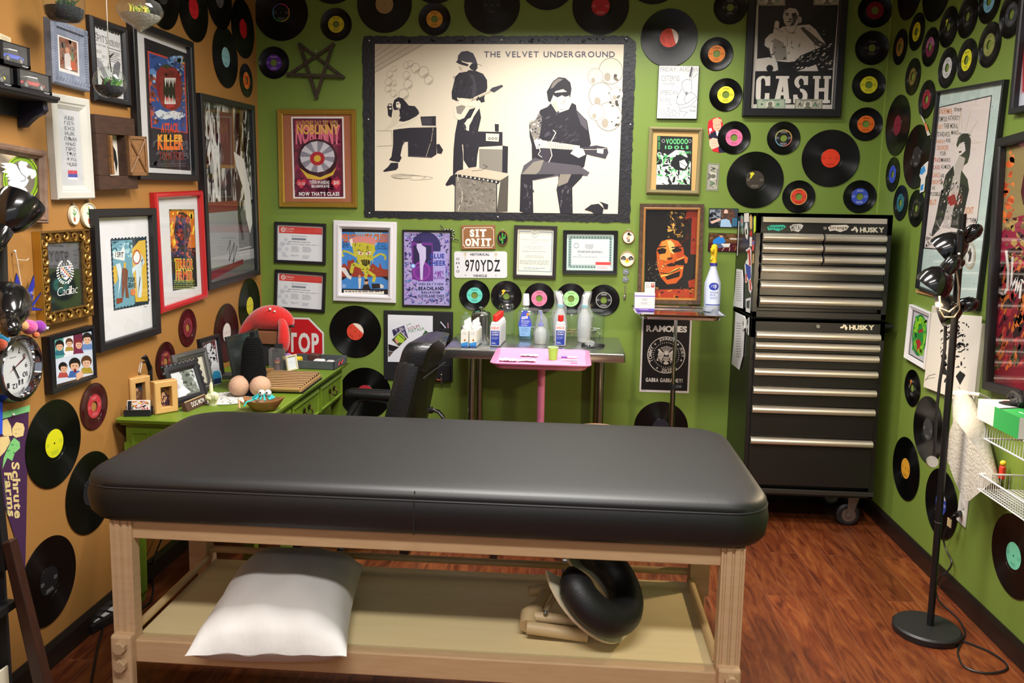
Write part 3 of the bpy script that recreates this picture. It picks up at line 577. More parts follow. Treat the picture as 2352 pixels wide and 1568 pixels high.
# wooden sign
P = Pic('B', [(1059.5,517),(1137.5,516.5),(1137.5,572),(1060,572.5)], .012, 'wooden_sign', 'small walnut-look sign reading SIT ON IT in white', 'sign')
MB(mat('9c6c40', .5, var=('7a4f2c', 14,(3,30,1), .3))).box(-P.w/2,-P.h/2,0, P.w/2, P.h/2,.012).build('board', P.root, smooth=0, bevel=.001); A = Art(P.uv(), .0122)
SG = 'ece8dd'
for x0, y0, x1, y1 in ((9,9,91,11),(9,91,91,93),(4,18,5.3,86),(94.7,18,96,86)): A.rect(SG, x0, y0, x1, y1)
for sx in (1,-1):
    for sy in (1,-1): X = 50-46*sx; Yc = 50-41*sy; A.line(SG, [(X+.6*sx, Yc+9*sy),(X+5*sx, Yc+8*sy),(X+5*sx, Yc+.8*sy)], 1.6)
def slab(A, col, s, a, b, c, d, bold=.05, serif=.16):
    """heavy letters with slab serifs"""
    n = len(s); w = (c-a)/n; H = d-b
    for i, ch in enumerate(s):
        x0 = a+w*i+w*.05; x1 = x0+w*.9; A.text(col, ch, x0, b, x1, d, bold)
        e = w*serif
        for px, py in {'A': ((0,1),(1,1)), 'H': ((0.08,0),(.92,0),(.08,1),(.92,1)), 'I': ((.5,0),(.5,1)), 'T': ((.5,1),), 'N': ((.08,0),(.08,1),(.9,0))}.get(ch, ()):
            X = x0+(x1-x0)*px; Yy = b if py == 0 else d; k = e*1.5; hh = H*.13; A.rect(col, X-k, min(Yy, Yy+(hh if py == 0 else -hh)), X+k, max(Yy, Yy+(hh if py == 0 else -hh)))
A.text(SG, 'S', 25,17,39,49,.06); A.text(SG, 'I', 44,17,50,49,.06); A.rect(SG, 41,17,53,22); A.rect(SG, 41,44,53,49); A.text(SG, 'T', 55,17,74,49,.06); A.rect(SG, 60,44,69,49)
A.text(SG, 'O', 11,55,29,87,.06); A.text(SG, 'N', 32,55,51,87,.06); A.rect(SG, 29,55,37,60); A.rect(SG, 29,82,38,87); A.rect(SG, 46,55,54,60); A.text(SG, 'I', 61,55,67,87,.06); A.rect(SG, 58,55,70,60); A.rect(SG, 58,82,70,87); A.text(SG, 'T', 71,55,88,87,.06); A.rect(SG, 75,82,84,87)
A.build('lettering', P.root)
# embroidery hoops
def hoop(w, px, py, rx, ry, label, wood, cloth, draw, screw=True, group=None):
    t = on_wall(w, 'embroidery_hoop', label, 'embroidery', px, py, group)
    rings = [[(rx*k*math.cos(6.2832*j/36), ry*k*math.sin(6.2832*j/36), z) for j in range(36)] for k, z in ((1,.002),(1.0,.010),(.97,.012),(.9,.012),(.88,.010),(.88,.004))]
    MB(mat(wood, .55)).loft(rings, cap=False).build('ring', t)
    A = Art(lambda x, y: (x*rx/55,-y*ry/55), .009,.9); A.ell(cloth, 0,0,50,50); draw(A); A.build('stitched_cloth', t)
    m = MB(mat('b0a68f', .35,.7)); m.box(-.003, ry, .004,.003, ry+.008,.010); m.cyl((-.007, ry+.006,.007),(.007, ry+.006,.007), .0022, n=8); m.build('clasp', t)
    return t
def d_cactus(A):
    g = '3f9a3f'; A.line(g, [(0,40),(0,-38)], 16); A.line(g, [(0,12),(-26,10),(-26,-12)], 12); A.line(g, [(0,-2),(26,-4),(26,-26)], 12)
    for x, y in ((-26,-16),(26,-30),(0,-42),(-10,2),(-6,6)): A.ell('d04a2a', x, y, 4)
    A.rows('266b2a', -7,-36,7,36,14,.3,4)
hoop('B', 1154.3,547,.031,.043, 'oval hoop with a green cactus stitched on black cloth', '8a5a36', '15151a', d_cactus)
def d_figure(A):
    A.ell('17171c', 2,-26,13,13); A.poly('d8b08a', [(-6,-16),(10,-16),(14,14),(-12,14)]); A.poly('17171c', [(8,-18),(26,-24),(30,-18),(12,-10)]); A.poly('c04a4a', [(-18,0),(-8,2),(-10,18),(-18,14)]); A.poly('17171c', [(-6,14),(0,14),(0,40),(-8,40)]); A.poly('17171c', [(3,14),(10,14),(12,40),(3,40)])
hoop('B', 1443.3,544.5,.0335,.036, 'round wooden hoop stitched with a small dark-hatted figure', '8a6038', 'ded6c8', d_figure)
def d_wings(A):
    for s in (-1,1):
        A.poly('1a1a1f', [(s*8,-6),(s*16,-18),(s*30,-22),(s*44,-10),(s*48,8),(s*42,2),(s*40,10),(s*34,2),(s*32,12),(s*26,4),(s*22,12),(s*14,6)])
        for k in range(3): A.line('d8d0c0', [(s*(16+8*k), -12),(s*(22+8*k), 4)], 1.5)
    A.ell('e0862e', 0,2,10,8); A.ell('e6c832', 0,18,16,9); A.ell('e08a2e', 0,10,11,4)
hoop('B', 1440.3,594.5,.041,.043, 'round pale hoop stitched with black wings over an orange and yellow bird', 'b59a70', 'e2dac8', d_wings)
# licence plate
P = Pic('B', [(1043.5,577),(1165,577.5),(1164.5,638.5),(1042.5,638)], .004, 'license_plate', 'white vehicle plate with black characters under the wooden sign', 'license plate')
X, Y_ = P.w/2, P.h/2; r = .014
MB(mat('d9d9de', .35)).prism([(sx*(X-r)+r*math.cos(a), sy*(Y_-r)+r*math.sin(a)) for sx, sy, a0 in ((1,1,0),(-1,1,1.5708),(-1,-1,3.1416),(1,-1,4.7124)) for a in [a0+1.5708*i/5 for i in range(6)]], .001,.0035).build('plate', P.root, smooth=0, bevel=.0008); A = Art(P.uv(), .0038)
for x in (21,79): A.ell('cbb06a', x, 10,3,6); A.ell('d9d9de', x, 10,2,4); A.ell('3a3a30', x, 10,.9,1.7); A.rect('c9b98a', x-.5,16, x+.5,32); A.ell('3a3a30', x, 90,.9,1.7)
A.text('17181c', '970YDZ', 21,31,87,76,.015,.1); A.text('17181c', 'HISTORICAL', 30.5,7,67,16,.03); A.text('17181c', 'VEHICLE', 36,87,62,96,.03)
for i, ch in enumerate('OHIO'): A.text('17181c', ch, 4 if ch != 'I' else 6,24+15.5*i, 10 if ch != 'I' else 7.4,33+15.5*i, .01)
A.build('characters', P.root)
# the two state certificates
P = Pic('B', [(1180.5,517),(1279,519),(1277,641),(1179,637.5)], .02, 'framed_certificate', 'upright cream certificate in a dark frame over the steel table', 'certificate')
P.frame(.0185, mat('26201f', .4)); P.glass(.015); A = Art(P.uv(.017), .005)
A.rect('e8ebdc', 0,0,100,100); A.ring('5a7fa8', 50,50,66,66,.96,4) if False else None
for x0, y0, x1, y1, c in ((4,6,96,7.5, '6f86a8'),(4,91,96,92.5, '7a98a0'),(4,6,5.5,92, 'b5945a'),(94.5,6,96,92, '6f8fb0')): A.rect(c, x0, y0, x1, y1)
A.ell('e8ebdc', 48,9,10,9); A.ring('9aa0a0', 48,12,8,8,.85); A.rows('8a9090', 43,9,53,15,3,.5,3)
A.text('8d938f', 'Certificate of Successful Completion', 11,22,87,26); A.rows('a5aaa2', 35,30,62,32,1,.4,1); A.rows('b5b9c4', 22,37,74,46,3,.35,5,.4, True); A.rows('a8adb4', 15,48,80,52,1,.4,6,0); A.rows('b0a8a0', 22,58,76,64,2,.4,7,.3, True); A.rows('a8ada8', 8,68,92,78,4,.5,8,.1); A.rows('8a98b8', 20,84,78,87,1,.5,9,0); A.rows('a8ada8', 20,88,62,90,1,.5,10,0)
A.build('print', P.root)
P = Pic('B', [(1294,528.5),(1420,529.5),(1417,631),(1291.5,629)], .024, 'framed_certificate', 'landscape certificate with a pale teal ornamental border in a black frame', 'certificate')
P.frame(.021, BLACKF, OGEE); P.glass(.017); A = Art(P.uv(.019), .005)
A.rect('c6dcd8', 0,0,100,100); A.rect('9fb8b4', 4,5,95,93); A.rect('d6dde0', 11,15,90,84)
for i in range(14): A.poly('5f7a78', [(8+i*6.2,12.5),(10.5+i*6.2,6),(13+i*6.2,12.5)]); A.poly('5f7a78', [(8+i*6.2,92),(10.5+i*6.2,86),(13+i*6.2,92)])
for i in range(11): A.ell('5f7a78', 7.5,15+i*7,2,2.6); A.ell('5f7a78', 93,15+i*7,2,2.6)
A.ring('8a9298', 21,32,5,7,.8); A.text('8a9098', 'The State of Ohio', 40,27,56,31); A.rows('9aa0aa', 38,32,58,42,3,.4,4,.4, True); A.rows('9aa0aa', 24,46,80,52,3,.5,5,.1); A.rows('8a98c8', 25,57,35,59,1,.5,2); A.rows('9aa0aa', 14,62,70,64,1,.5,6,.1)
A.rect('e6e2e4', 62,76,94,100); A.rect('d84a4c', 62,76,94,84); A.rows('c08a8e', 66,88,88,96,2,.4,4)
A.build('print', P.root)
# little metal flowers and spoon
for (x, y), lb in (((1437.5,624.5), 'upper of two grey metal flowers under the winged-bird hoop'),((1436.5,641.5), 'lower of two grey metal flowers under the winged-bird hoop')):
    t = on_wall('B', 'metal_flower', lb, 'ornament', x, y, 'grey metal flowers')
    MB(mat('8f959c', .4,.6)).prism([((.017+.0022*math.cos(5*a))*math.cos(a),(.017+.0022*math.cos(5*a))*math.sin(a)) for a in [6.2832*i/40 for i in range(40)]], .002,.005).build('petals', t, bevel=.001); MB(mat('b8bcc2', .3,.8)).ball((0,0,.006), .005, n=10, k=6).build('centre', t)
t = on_wall('B', 'ornamental_spoon', 'tiny silver spoon hanging under the metal flowers', 'ornament', 1435.5,671)
MB(mat('a7a296', .3,.8)).tube([(.001,.038,.005),(.001,0,.005),(0,-.012,.006)], [.0035,.0025,.003], 8).ball((-.002,-.026,.006), .011, n=12, k=8, sc=(.7,1.2,.4)).build('body', t)
# ---------------------------------------------------------------- right part of the back wall
P = Pic('B', [(1514,150),(1607.5,151),(1600.5,273),(1508,272)], .018, 'canvas_sketch', 'small white canvas with an ink sketch and scratchy lettering', 'picture')
MB(mat('16161a', .6)).box(-P.w/2,-P.h/2,.001, P.w/2, P.h/2,.0175).build('stretcher', P.root, smooth=0); A = Art(P.px(.018), .018,.8)
A.poly('d4d4d2', zq(447,592,805,594,782,1068,426,1065))
I_ = '5c5c66'
A.text(I_, 'FRIDAY, AUG 9th', *bx(zq(460,605,795,650)), -.02); A.text(I_, 'CISTERNS', *bx(zq(465,680,630,730)), -.02); A.text(I_, 'TRAPPER', *bx(zq(475,745,590,772)), -.02); A.text(I_, 'AMERICAN', *bx(zq(455,810,610,855)), -.02); A.text(I_, 'PEOPLE', *bx(zq(452,885,555,920)), -.02); A.text(I_, 'OF', *bx(zq(520,930,565,955)), -.02); A.text(I_, '&', *bx(zq(522,965,540,980))); A.text(I_, 'DISORDERLY', *bx(zq(450,985,635,1015)), -.02); A.text(I_, 'CONDUCT', *bx(zq(460,1020,640,1055)), -.02)
A.text('3a3a44', 'at Gos', *bx(zq(738,945,780,970))); A.text('3a3a44', 'Shop', *bx(zq(720,985,775,1010)))
for l in (zq(650,770,655,735,690,715,735,720,742,770,735,830,690,850,665,810,650,770), zq(650,800,610,870,600,930,640,945,700,930,780,870), zq(735,830,780,860,795,930), zq(620,940,640,1000,700,1010,660,1050), zq(690,850,670,900,690,930), zq(720,715,740,630,755,640,735,715), zq(755,700,795,660), zq(640,975,720,960,780,900)): A.line(I_, l, .8)
A.poly('77777f', zq(680,830,705,825,700,855,685,860)); A.poly('5a5a62', zq(715,690,735,600,750,605,735,690)); A.ell('5a5a62', *zq(613,873)[0], 1.5); A.blobs([I_], 1553,183,1586,214,16,1,4, sharp=True)
A.build('drawing', P.root)
# olive frame with a green and black comic cover
P = Pic('B', [(1493,291),(1615.5,293),(1606.5,447),(1484,443)], .026, 'framed_comic_cover', 'olive wooden frame with a green, black and white comic cover', 'picture')
P.frame(.021, mat('857a52', .55, bump=(120,.2,(1,1,1))), [(0,0),(0,.7),(.15,.75),(.3,.9),(.55,.9),(.6,.7),(.9,.65),(1,.4),(1,.2)]); P.sheet(.006, mat('cda767', .8), .018, 'mat_board'); P.glass(.019); A = Art(P.px(.0065), .0066)
A.poly('16181a', zq(430,1222,747,1232,735,1745,417,1740)); A.poly('e2e4dc', [(1509,375),(1552,344),(1572,346),(1587,374),(1584,423),(1507,424)])
A.blobs(['16181a', '7fd08a', '2a2c2c', 'dfe6dc', '5ab868', '16181a'], 1508,352,1585,424,24,7,7, sharp=True)
A.poly('16181a', [(1540,378),(1546,362),(1562,354),(1578,362),(1582,380),(1572,392),(1552,390)]); A.poly('dfe9dc', [(1560,370),(1572,366),(1579,378),(1572,388),(1562,384)]); A.line('16181a', [(1560,372),(1578,384)], 1)
A.rect('4f9a55', 1511,313,1516,343); 
for i, c in enumerate('WILD'): A.text('16181a', c, 1511.7,315+7*i, 1515.5,320+7*i, .02)
A.text('6fdc85', 'VOODOO', *bx(zq(508,1248,705,1298)), .03); A.text('6fdc85', 'IDOLS', *bx(zq(500,1310,712,1342)), .05,.3); A.ring('a8b0a8', *zq(485,1268)[0], 4,4,.7); A.ring('a8b0a8', *zq(722,1270)[0], 4,4,.7); A.ring('c8d0c8', *zq(448,1388)[0], 5,5,.6); A.text('5ab868', 'CRAMPS', *bx(zq(620,1362,735,1385)), .03)
A.build('print', P.root)
# big framed musician poster with bank notes
P = Pic('B', [(1718.5,-27),(1950,-26),(1932,268),(1709,266.5)], .03, 'framed_poster', 'tall black-framed poster of a man pointing with a guitar above big white letters', 'poster')
P.frame(.041, mat('15151a', .4)); P.glass(.038); P.sheet(.006, mat('c9c2b8', .7), .035, 'mat_board'); A = Art(P.px(.0065), .0066)
D = '17171d'; T = 'cbc4ba'
A.poly(D, zq(1345,-60,2070,-60,2010,640,1325,640)); A.poly(D, zq(1312,640,2012,640,1995,942,1296,938))
A.poly(T, zq(1395,410,1402,350,1440,310,1465,300,1560,240,1690,230,1800,220,1860,270,1930,370,1960,420,1900,500,1760,540,1610,560,1460,545,1440,440))
A.poly('8f8980', zq(1480,340,1560,380,1590,430,1600,540,1500,545,1465,460)); A.blobs([D, '5a5650'], 1755,90,1805,138,8,5,12, sharp=True); A.blobs(['8f8980'], 1800,65,1880,130,8,6,13, sharp=True)
A.poly('b5aea4', zq(1575,210,1560,150,1575,90,1600,45,1700,60,1725,100,1715,170,1690,225,1640,245,1590,232)); A.poly('4a4743', zq(1640,130,1680,120,1700,150,1660,230,1620,235,1650,190)); A.poly(D, zq(1572,120,1590,55,1600,20,1650,0,1710,20,1740,70,1730,150,1700,180,1705,120,1680,80,1620,70,1590,90)); A.ell('a59e94', *zq(1712,178)[0], 5,8)
A.line(D, zq(1582,118,1615,128), 3); A.line(D, zq(1640,128,1682,118), 3); A.poly(D, zq(1585,132,1612,136,1608,144,1588,140)); A.poly(D, zq(1642,138,1678,130,1675,140,1648,146)); A.poly('3a3834', zq(1612,170,1640,165,1645,178,1618,182)); A.line(D, zq(1600,198,1640,192), 2.2)
A.poly(T, zq(1470,310,1490,195,1510,185,1528,200,1522,290,1545,300,1590,320,1560,360,1500,330)); A.blobs(['77726a'], 1775,48,1788,80,6,2,3)
A.poly('4f4c47', zq(1715,255,1745,240,1900,370,1960,405,1940,440,1860,410)); A.blobs([T], 1838,64,1895,108,26,1.4,4)
A.poly(D, zq(1640,580,1720,500,1960,400,2020,370,2010,540,1760,640,1640,640)); A.blobs([T, '8f8980', T], 1822,100,1912,160,26,4,15, ang=.5, sharp=True); A.poly(T, zq(1325,530,1440,515,1510,560,1520,640,1325,640)); A.ell(D, *zq(1443,615)[0], 8); A.line(D, zq(1500,640,1600,600,1800,590), 2); A.line(D, zq(1480,250,1560,290), 1); A.poly(T, zq(1690,640,1860,580,1880,640))
A.line('3a3834', zq(1575,250,1620,300,1660,290,1690,230), 1.2); A.line('5a5650', zq(1600,320,1600,420), 1)
# big slab letters
def letter(px, col='dcd5cb'):
    for p in px: A.poly(col, zq(*p))
c8 = lambda cx, cy, rx, ry, a, b, n=9: [(cx+rx*math.cos(math.radians(a+(b-a)*i/n)), cy-ry*math.sin(math.radians(a+(b-a)*i/n))) for i in range(n+1)]
def arcband(cx, cy, rx, ry, kx, ky, a, b):
    o = c8(cx, cy, rx, ry, a, b); i = c8(cx, cy, rx-kx, ry-ky, b, a); A.poly('dcd5cb', zq(*[v for p in o+i for v in p]))
arcband(1382,740,62,58,42,22,0,180); letter([(1320,740,1365,740,1360,870,1316,870)]); arcband(1378,868,62,62,42,24,180,360); letter([(1405,690,1448,684,1446,772,1402,772),(1400,838,1440,838,1438,868,1398,868)])
letter([(1535,684,1600,684,1622,930,1572,930,1560,770,1530,930,1478,930),(1498,684,1618,684,1616,708,1498,708),(1515,828,1590,828,1590,858,1510,858),(1462,892,1545,892,1545,926,1462,926),(1560,892,1634,892,1634,926,1560,926)])
arcband(1725,740,62,60,40,26,20,250); arcband(1720,862,66,64,44,28,-110,110) if False else arcband(1718,862,66,66,44,30,-160,95); letter([(1750,686,1788,684,1786,765,1748,765),(1654,852,1692,852,1692,928,1654,928)])
letter([(1850,684,1888,684,1880,930,1842,930),(1938,684,1976,684,1966,930,1930,930),(1870,792,1950,792,1948,824,1868,824),(1832,684,1902,684,1902,710,1832,710),(1925,684,1995,684,1994,710,1925,710),(1826,900,1896,900,1896,928,1826,928),(1915,900,1984,900,1984,928,1915,928)])
A.build('print', P.root)
def note(parent, px, q, green, z, name='banknote', scr=False):
    a = Art(px, z, .7); f = lambda u, v: (q[0][0]+(q[1][0]-q[0][0])*u+(q[3][0]-q[0][0])*v, q[0][1]+(q[1][1]-q[0][1])*u+(q[3][1]-q[0][1])*v)
    a.pt = lambda u, v: px(*f(u/100, v/100)); c, d = ('aab59e', '5a7a68') if green else ('b0ae9c', '50504a')
    a.rect(c, 0,0,100,100); a.ring(d, 50,50,68,66,.96,4) if False else None
    for r in ((2,3,98,7),(2,93,98,97),(2,3,4,97),(96,3,98,97)): a.rect(d, *r)
    a.ell('d2cfbe', 47,55,15,40); a.ell('6f6c60', 47,48,8,22); a.poly('6f6c60', [(35,92),(40,68),(55,68),(62,92)]); a.ell('4f8a6a' if green else '6a9a70', 74,52,6,14); a.ell('55584f', 18,50,4,10); a.rows(d, 20,12,80,24,1,.6,3,0); a.rows(d, 62,66,94,88,3,.3,5)
    if scr: a.line('2f2f33', [(12,80),(20,30),(24,75),(32,35)], 2); a.line('2f2f33', [(66,70),(74,30),(80,70),(90,40)], 2)
    return a.build(name, parent)
pf = P.px(.0075)
note(P.root, pf, zq(1328,892,1586,890,1584,985,1322,985), 1,.0076); note(P.root, pf, zq(1668,892,1920,892,1915,985,1664,985), 0,.0076, scr=True)
note(P.root, pf, zq(1322,-55,1582,-55,1578,42,1320,50), 0,.0076); note(P.root, pf, zq(1842,-55,2100,-55,2092,42,1836,46), 0,.0076)
# red cut-out of a pointing person, bank note
P = Pic('B', [(1623,268),(1664,268),(1664,352),(1623,352)], .0025, 'paper_cutout', 'paper cut-out of a person in a dark suit on red, fist towards the viewer', 'sticker')
A = Art(P.px(.001), .001,.5); A.poly('c8202c', zq(890,1090,940,1060,990,1055,1015,1080,1030,1200,1040,1330,1000,1378,930,1362,905,1300,882,1150)); A.poly('1d1a33', zq(930,1190,960,1175,1010,1180,1045,1330,1040,1372,985,1375,975,1290,920,1250,890,1240,900,1205)); A.poly('e6e0e0', zq(955,1170,985,1185,990,1240,965,1220))
A.ell('dcae92', *zq(968,1130)[0], 9.5,13); A.poly('c9b08a', zq(928,1110,930,1075,970,1058,1010,1078,1012,1105,990,1090,950,1095)); A.line('6a4438', zq(955,1128,968,1126), .8); A.line('6a4438', zq(980,1124,993,1122), .8); A.line('9a5a4a', zq(962,1158,985,1156), .9)
A.poly('e4bfa6', zq(898,1260,930,1240,975,1250,990,1290,985,1320,920,1345,900,1310)); 
for y in (1272,1292,1312): A.line('b58a72', zq(915, y, 975, y-4), .7)
A.poly('f0eaea', zq(895,1160,915,1150,925,1175,908,1185,906,1215)); A.build('print', P.root)
P = Pic('B', [(1624,373),(1654,374),(1650.5,441),(1620.5,440)], .0025, 'banknote', 'dollar bill pinned upright inside a clear sleeve on the green wall', 'banknote')
MB(glassy(key='sleeve')).box(-P.w/2,-P.h/2,.0015, P.w/2, P.h/2,.0025).build('sleeve', P.root, smooth=0)
note(P.root, P.px(.001), [(1653,376),(1649,438),(1623,437),(1626,375)], 0,.0012, 'note', True)
# carved brown frame with the orange and black print
P = Pic('B', [(1471.5,467),(1618,469),(1609,699),(1463.5,697)], .03, 'framed_print', 'carved brown wooden frame with an orange and black face print', 'picture')
CW = mat('5d4430', .55, var=('3c2a1c', 25,(1,1,1), .3))
P.frame(.021, CW, [(0,0),(0,1),(.9,.9),(1,.8),(1,.3)]); P2 = dict(w=P.w, h=P.h); 
X, Y_ = P.w/2-.02, P.h/2-.02; rings = []
for i, z in ((0,.02),(0,.027),(.004,.029),(.006,.025),(.011,.025),(.013,.006)): rings.append([(-X+i, -Y_+i, z),(X-i, -Y_+i, z),(X-i, Y_-i, z),(-X+i, Y_-i, z)])
MB(mat('a9743c', .45)).loft(rings, cap=False).build('inner_moulding', P.root, smooth=0)
mb = MB(mat('33241a', .6)); R_ = random.Random(5)
for s in (-1,1):
    for k in range(14): y = -P.h/2+.02+k*(P.h-.04)/13; mb.tube([(s*(P.w/2-.003), y, .0295),(s*(P.w/2-.018), y+R_.choice((-1,1))*.014,.0275)], .0012,5)
    for k in range(7): x = -P.w/2+.03+k*(P.w-.06)/6; mb.tube([(x, s*(P.h/2-.003), .0295),(x+R_.choice((-1,1))*.014, s*(P.h/2-.018), .0275)], .0012,5)
mb.build('carving', P.root); P.glass(.03); A = Art(P.px(.006), .005,.35)
bzr = lambda *n: zr(*n)
A.poly('0f0a08', bzr(250,395,725,405,690,1235,235,1225)); A.poly('8f2a14', bzr(620,405,722,408,712,800,650,800,660,500,600,480)); A.poly('a8381a', bzr(240,1120,640,1110,630,1040,690,1020,685,1228,330,1225)); A.blobs(['c9842e', '8f4a1c', '0f0a08'], 1483,660,1596,690,16,5,4, sharp=True)
FC = 'c85a1e'
A.poly(FC, bzr(345,760,390,680,470,660,540,680,585,740,600,850,575,1000,520,1060,440,1070,385,1010,350,900)); A.poly('d98e3a', bzr(390,690,440,665,480,680,470,830,420,860,370,830)); A.poly('b8431a', bzr(540,690,590,760,600,880,560,900,520,800)); A.poly('e8c070', bzr(440,680,470,670,500,700,520,760,500,800,470,780))
A.poly('1a0d08', bzr(345,760,400,740,435,755,425,790,370,800)); A.poly('1a0d08', bzr(480,760,530,735,575,755,560,775,500,785)); A.line('1a0d08', bzr(340,735,430,728), 2.6); A.line('1a0d08', bzr(480,738,580,730), 2.6); A.poly('4a1a0c', bzr(440,830,490,825,485,845,445,850)); A.poly('2a1008', bzr(430,895,480,875,520,885,515,905,450,910))
A.poly('0f0a08', bzr(500,870,620,830,640,870,600,900,520,895)); A.line('e2c45a', bzr(380,995,440,985,520,935,580,920), 3.6); A.line('0f0a08', bzr(380,965,450,975,560,925), 2); A.line('e8d06a', bzr(530,850,600,820), 1.6); A.poly('1a0d08', bzr(420,1000,560,950,550,1000,440,1030)); A.poly(FC, bzr(590,800,630,830,620,880,600,880))
A.blobs(['a8782e', '3a2a18', 'd0a050', '16100c'], 1533,485,1572,545,14,6,6, sharp=True); A.blobs(['4a4232', '6a6048'], 1488,600,1516,670,14,3,7, sharp=True); A.blobs(['c8b070', '8a4a20'], 1506,590,1530,620,10,2.5,8); A.blobs(['3a1008', '2a0a06'], 1560,500,1596,560,8,7,9)
A.build('print', P.root)
# two photo prints
for (q, lab, fn) in (([(1629,478),(1696,478.5),(1694,523),(1627.5,521.5)], 'photo print of a long-haired bearded person beside the tool chest', 0),([(1628.5,534.5),(1722,537),(1720,580),(1626,576)], 'photo print of a seated person in a blue shirt above the yellow sprayer', 1)):
    P = Pic('B', q, .008, 'photo_print', lab, 'photo'); MB(mat('141418', .4)).box(-P.w/2,-P.h/2,.001, P.w/2, P.h/2,.007).build('backing', P.root, smooth=0); A = Art(P.uv(.003), .0075,.3)
    if fn == 0:
        A.rect('3a4450', 0,0,100,100); A.rect('8a9098', 0,5,40,55); A.rect('1f2228', 0,55,40,100); A.blobs(['555c66', '20242c'], 0,0,40,90,10,10,2); A.poly('5b4034', [(40,10),(55,0),(75,0),(90,15),(92,60),(86,90),(70,70),(55,75),(45,60)]); A.blobs(['3f2a22', '7a5a48'], 42,5,92,70,22,6,3, sharp=True); A.ell('e0b8a8', 58,18,7,15); A.poly('4a3a34', [(48,25),(66,25),(64,52),(50,52)]); A.poly('9fc0da', [(42,60),(60,55),(72,62),(82,100),(40,100)]); A.poly('d8b0a0', [(2,72),(38,52),(42,62),(10,84)]); A.rect('3a6a88', 82,50,100,95)
    else:
        A.rect('5a3a22', 0,0,100,100); A.rect('6e4c2a', 40,0,72,45); A.rect('4a1420', 0,55,100,100); A.blobs(['3a2418', '7a5a3a'], 0,0,75,35,14,6,4); A.poly('2a7fd0', [(10,40),(22,18),(36,22),(42,45),(32,62),(10,62)]); A.ell('c09070', 30,12,5,11); A.poly('1a1414', [(25,12),(27,2),(34,2),(36,12),(30,8)]); A.poly('55607a', [(12,60),(40,55),(50,75),(24,85)]); A.poly('d8d4d0', [(30,58),(54,55),(52,75),(38,76)]); A.line('c8b090', [(34,100),(40,78),(54,78),(52,100)], 1.6); A.line('b07a3a', [(66,95),(72,60),(80,92)], 1.6); A.line('b07a3a', [(60,72),(84,66)], 1.6); A.rect('cfc8c0', 52,24,72,32); A.rect('241018', 72,40,100,100)
    A.build('print', P.root)
# seal poster
zk = lambda *n: zz(1460,720,7.84, *n)
P = Pic('B', zk(118,72,1020,92,952,1435,62,1405), .003, 'band_poster', 'upright black poster with a white eagle seal and white lettering behind the chrome stand', 'poster')
MB(mat('d5cfd2', .4)).box(-P.w/2,-P.h/2,.001, P.w/2, P.h/2,.003).build('paper', P.root, smooth=0); A = Art(P.uv(), .0031,.4); Wt = 'e2dcdc'
A.rect('141216', 3.5,2,96.5,97); A.text(Wt, 'RAMONES', 9.5,10,91,18.5,.045,.0)
asp = P.w/P.h; cx, cy, r = 51.5,49.3,38
pt0 = A.pt; A.pt = lambda a, b: pt0(cx+(a-0), cy+(b-0)*asp)
A.ring(Wt, 0,0,38,38,.965,60)
for nm, mid, sp in (('JOHNNY', 0,54),('JOEY', 78,36),('DEEDEE', 168,54),('TOMMY', 272,58)): A.arc(Wt, nm, 0,0,32.2, mid, 7.6, sp, .01)
for an in (45,108,213,314): A.text(Wt, '★', 32*math.sin(math.radians(an))-2.6,-32*math.cos(math.radians(an))-2.6,32*math.sin(math.radians(an))+2.6,-32*math.cos(math.radians(an))+2.6)
for k in range(36): A.ell(Wt, 25.6*math.sin(k*.17453), -25.6*math.cos(k*.17453), .95, n=8)
for k in range(-5,6): A.line(Wt, [(k*.8,-6),(k*2.1,-17+abs(k)*.7)], .55); A.ell(Wt, k*2.2,-18+abs(k)*.7,.9, n=6)
for s in (-1,1):
    A.poly(Wt, [(s*4,-4),(s*9,-7),(s*14,-13),(s*18,-11),(s*15,-7),(s*17,0),(s*14,9),(s*9,11),(s*6,4)])
    for k in range(4): A.line('141216', [(s*(7+k*2), -4),(s*(8+k*2.2), 9-k)], .55)
    A.line(Wt, [(s*5,9),(s*10,14),(s*9,17)], 1.2)
A.blobs(['a8a29e', Wt], -19,2,-10,13,9,2,3); A.line(Wt, [(9,16),(15,6)], 1); A.ell(Wt, 0,-4,4.2,4.6); A.poly('141216', [(-5.5,.5),(5.5,.5),(5.5,3),(-5.5,3)]); A.poly(Wt, [(-5.5,3.4),(5.5,3.4),(5.2,11),(0,14),(-5.2,11)])
for k in range(-2,3): A.rect('141216', k*2-.45,4, k*2+.45,11)
A.poly(Wt, [(-4,14),(4,14),(5.5,18),(0,20),(-5.5,18)])
A.pt = pt0; A.text(Wt, 'GABBA GABBA HEY!', 12,80.5,86,86,.03); A.rows('8a8488', 5,97.8,13,98.8,1,.5,2,0)
A.build('print', P.root)
# road sign
cx, cy = 686,787.5; c = whit('B', cx, cy, .02); e1 = whit('B', 743.5,787,.02); R8 = (e1.x-c.x)/math.cos(math.radians(22.5)); M = WALL['B'] @ Matrix.Translation((c.x, c.y, .012))
t = thing('stop_sign', 'red octagonal road sign standing behind the desk against the green wall', 'sign', M)
oc = lambda k: [(R8*k*math.cos(math.radians(22.5+45*i)), R8*k*math.sin(math.radians(22.5+45*i))) for i in range(8)]
MB(mat('d8d6d4', .4)).prism(oc(1), 0,.004).build('plate', t, smooth=0, bevel=.001); A = Art(lambda a, b: (a*R8/50,-b*R8/50), .0041,.35)
A.poly('bf1f27', [(46.8*math.cos(math.radians(22.5+45*i)), 46.8*math.sin(math.radians(22.5+45*i))) for i in range(7,-1,-1)]); A.text('dedad8', 'STOP', -36,-19,37,18,.035,.1)
A.build('lettering', t)
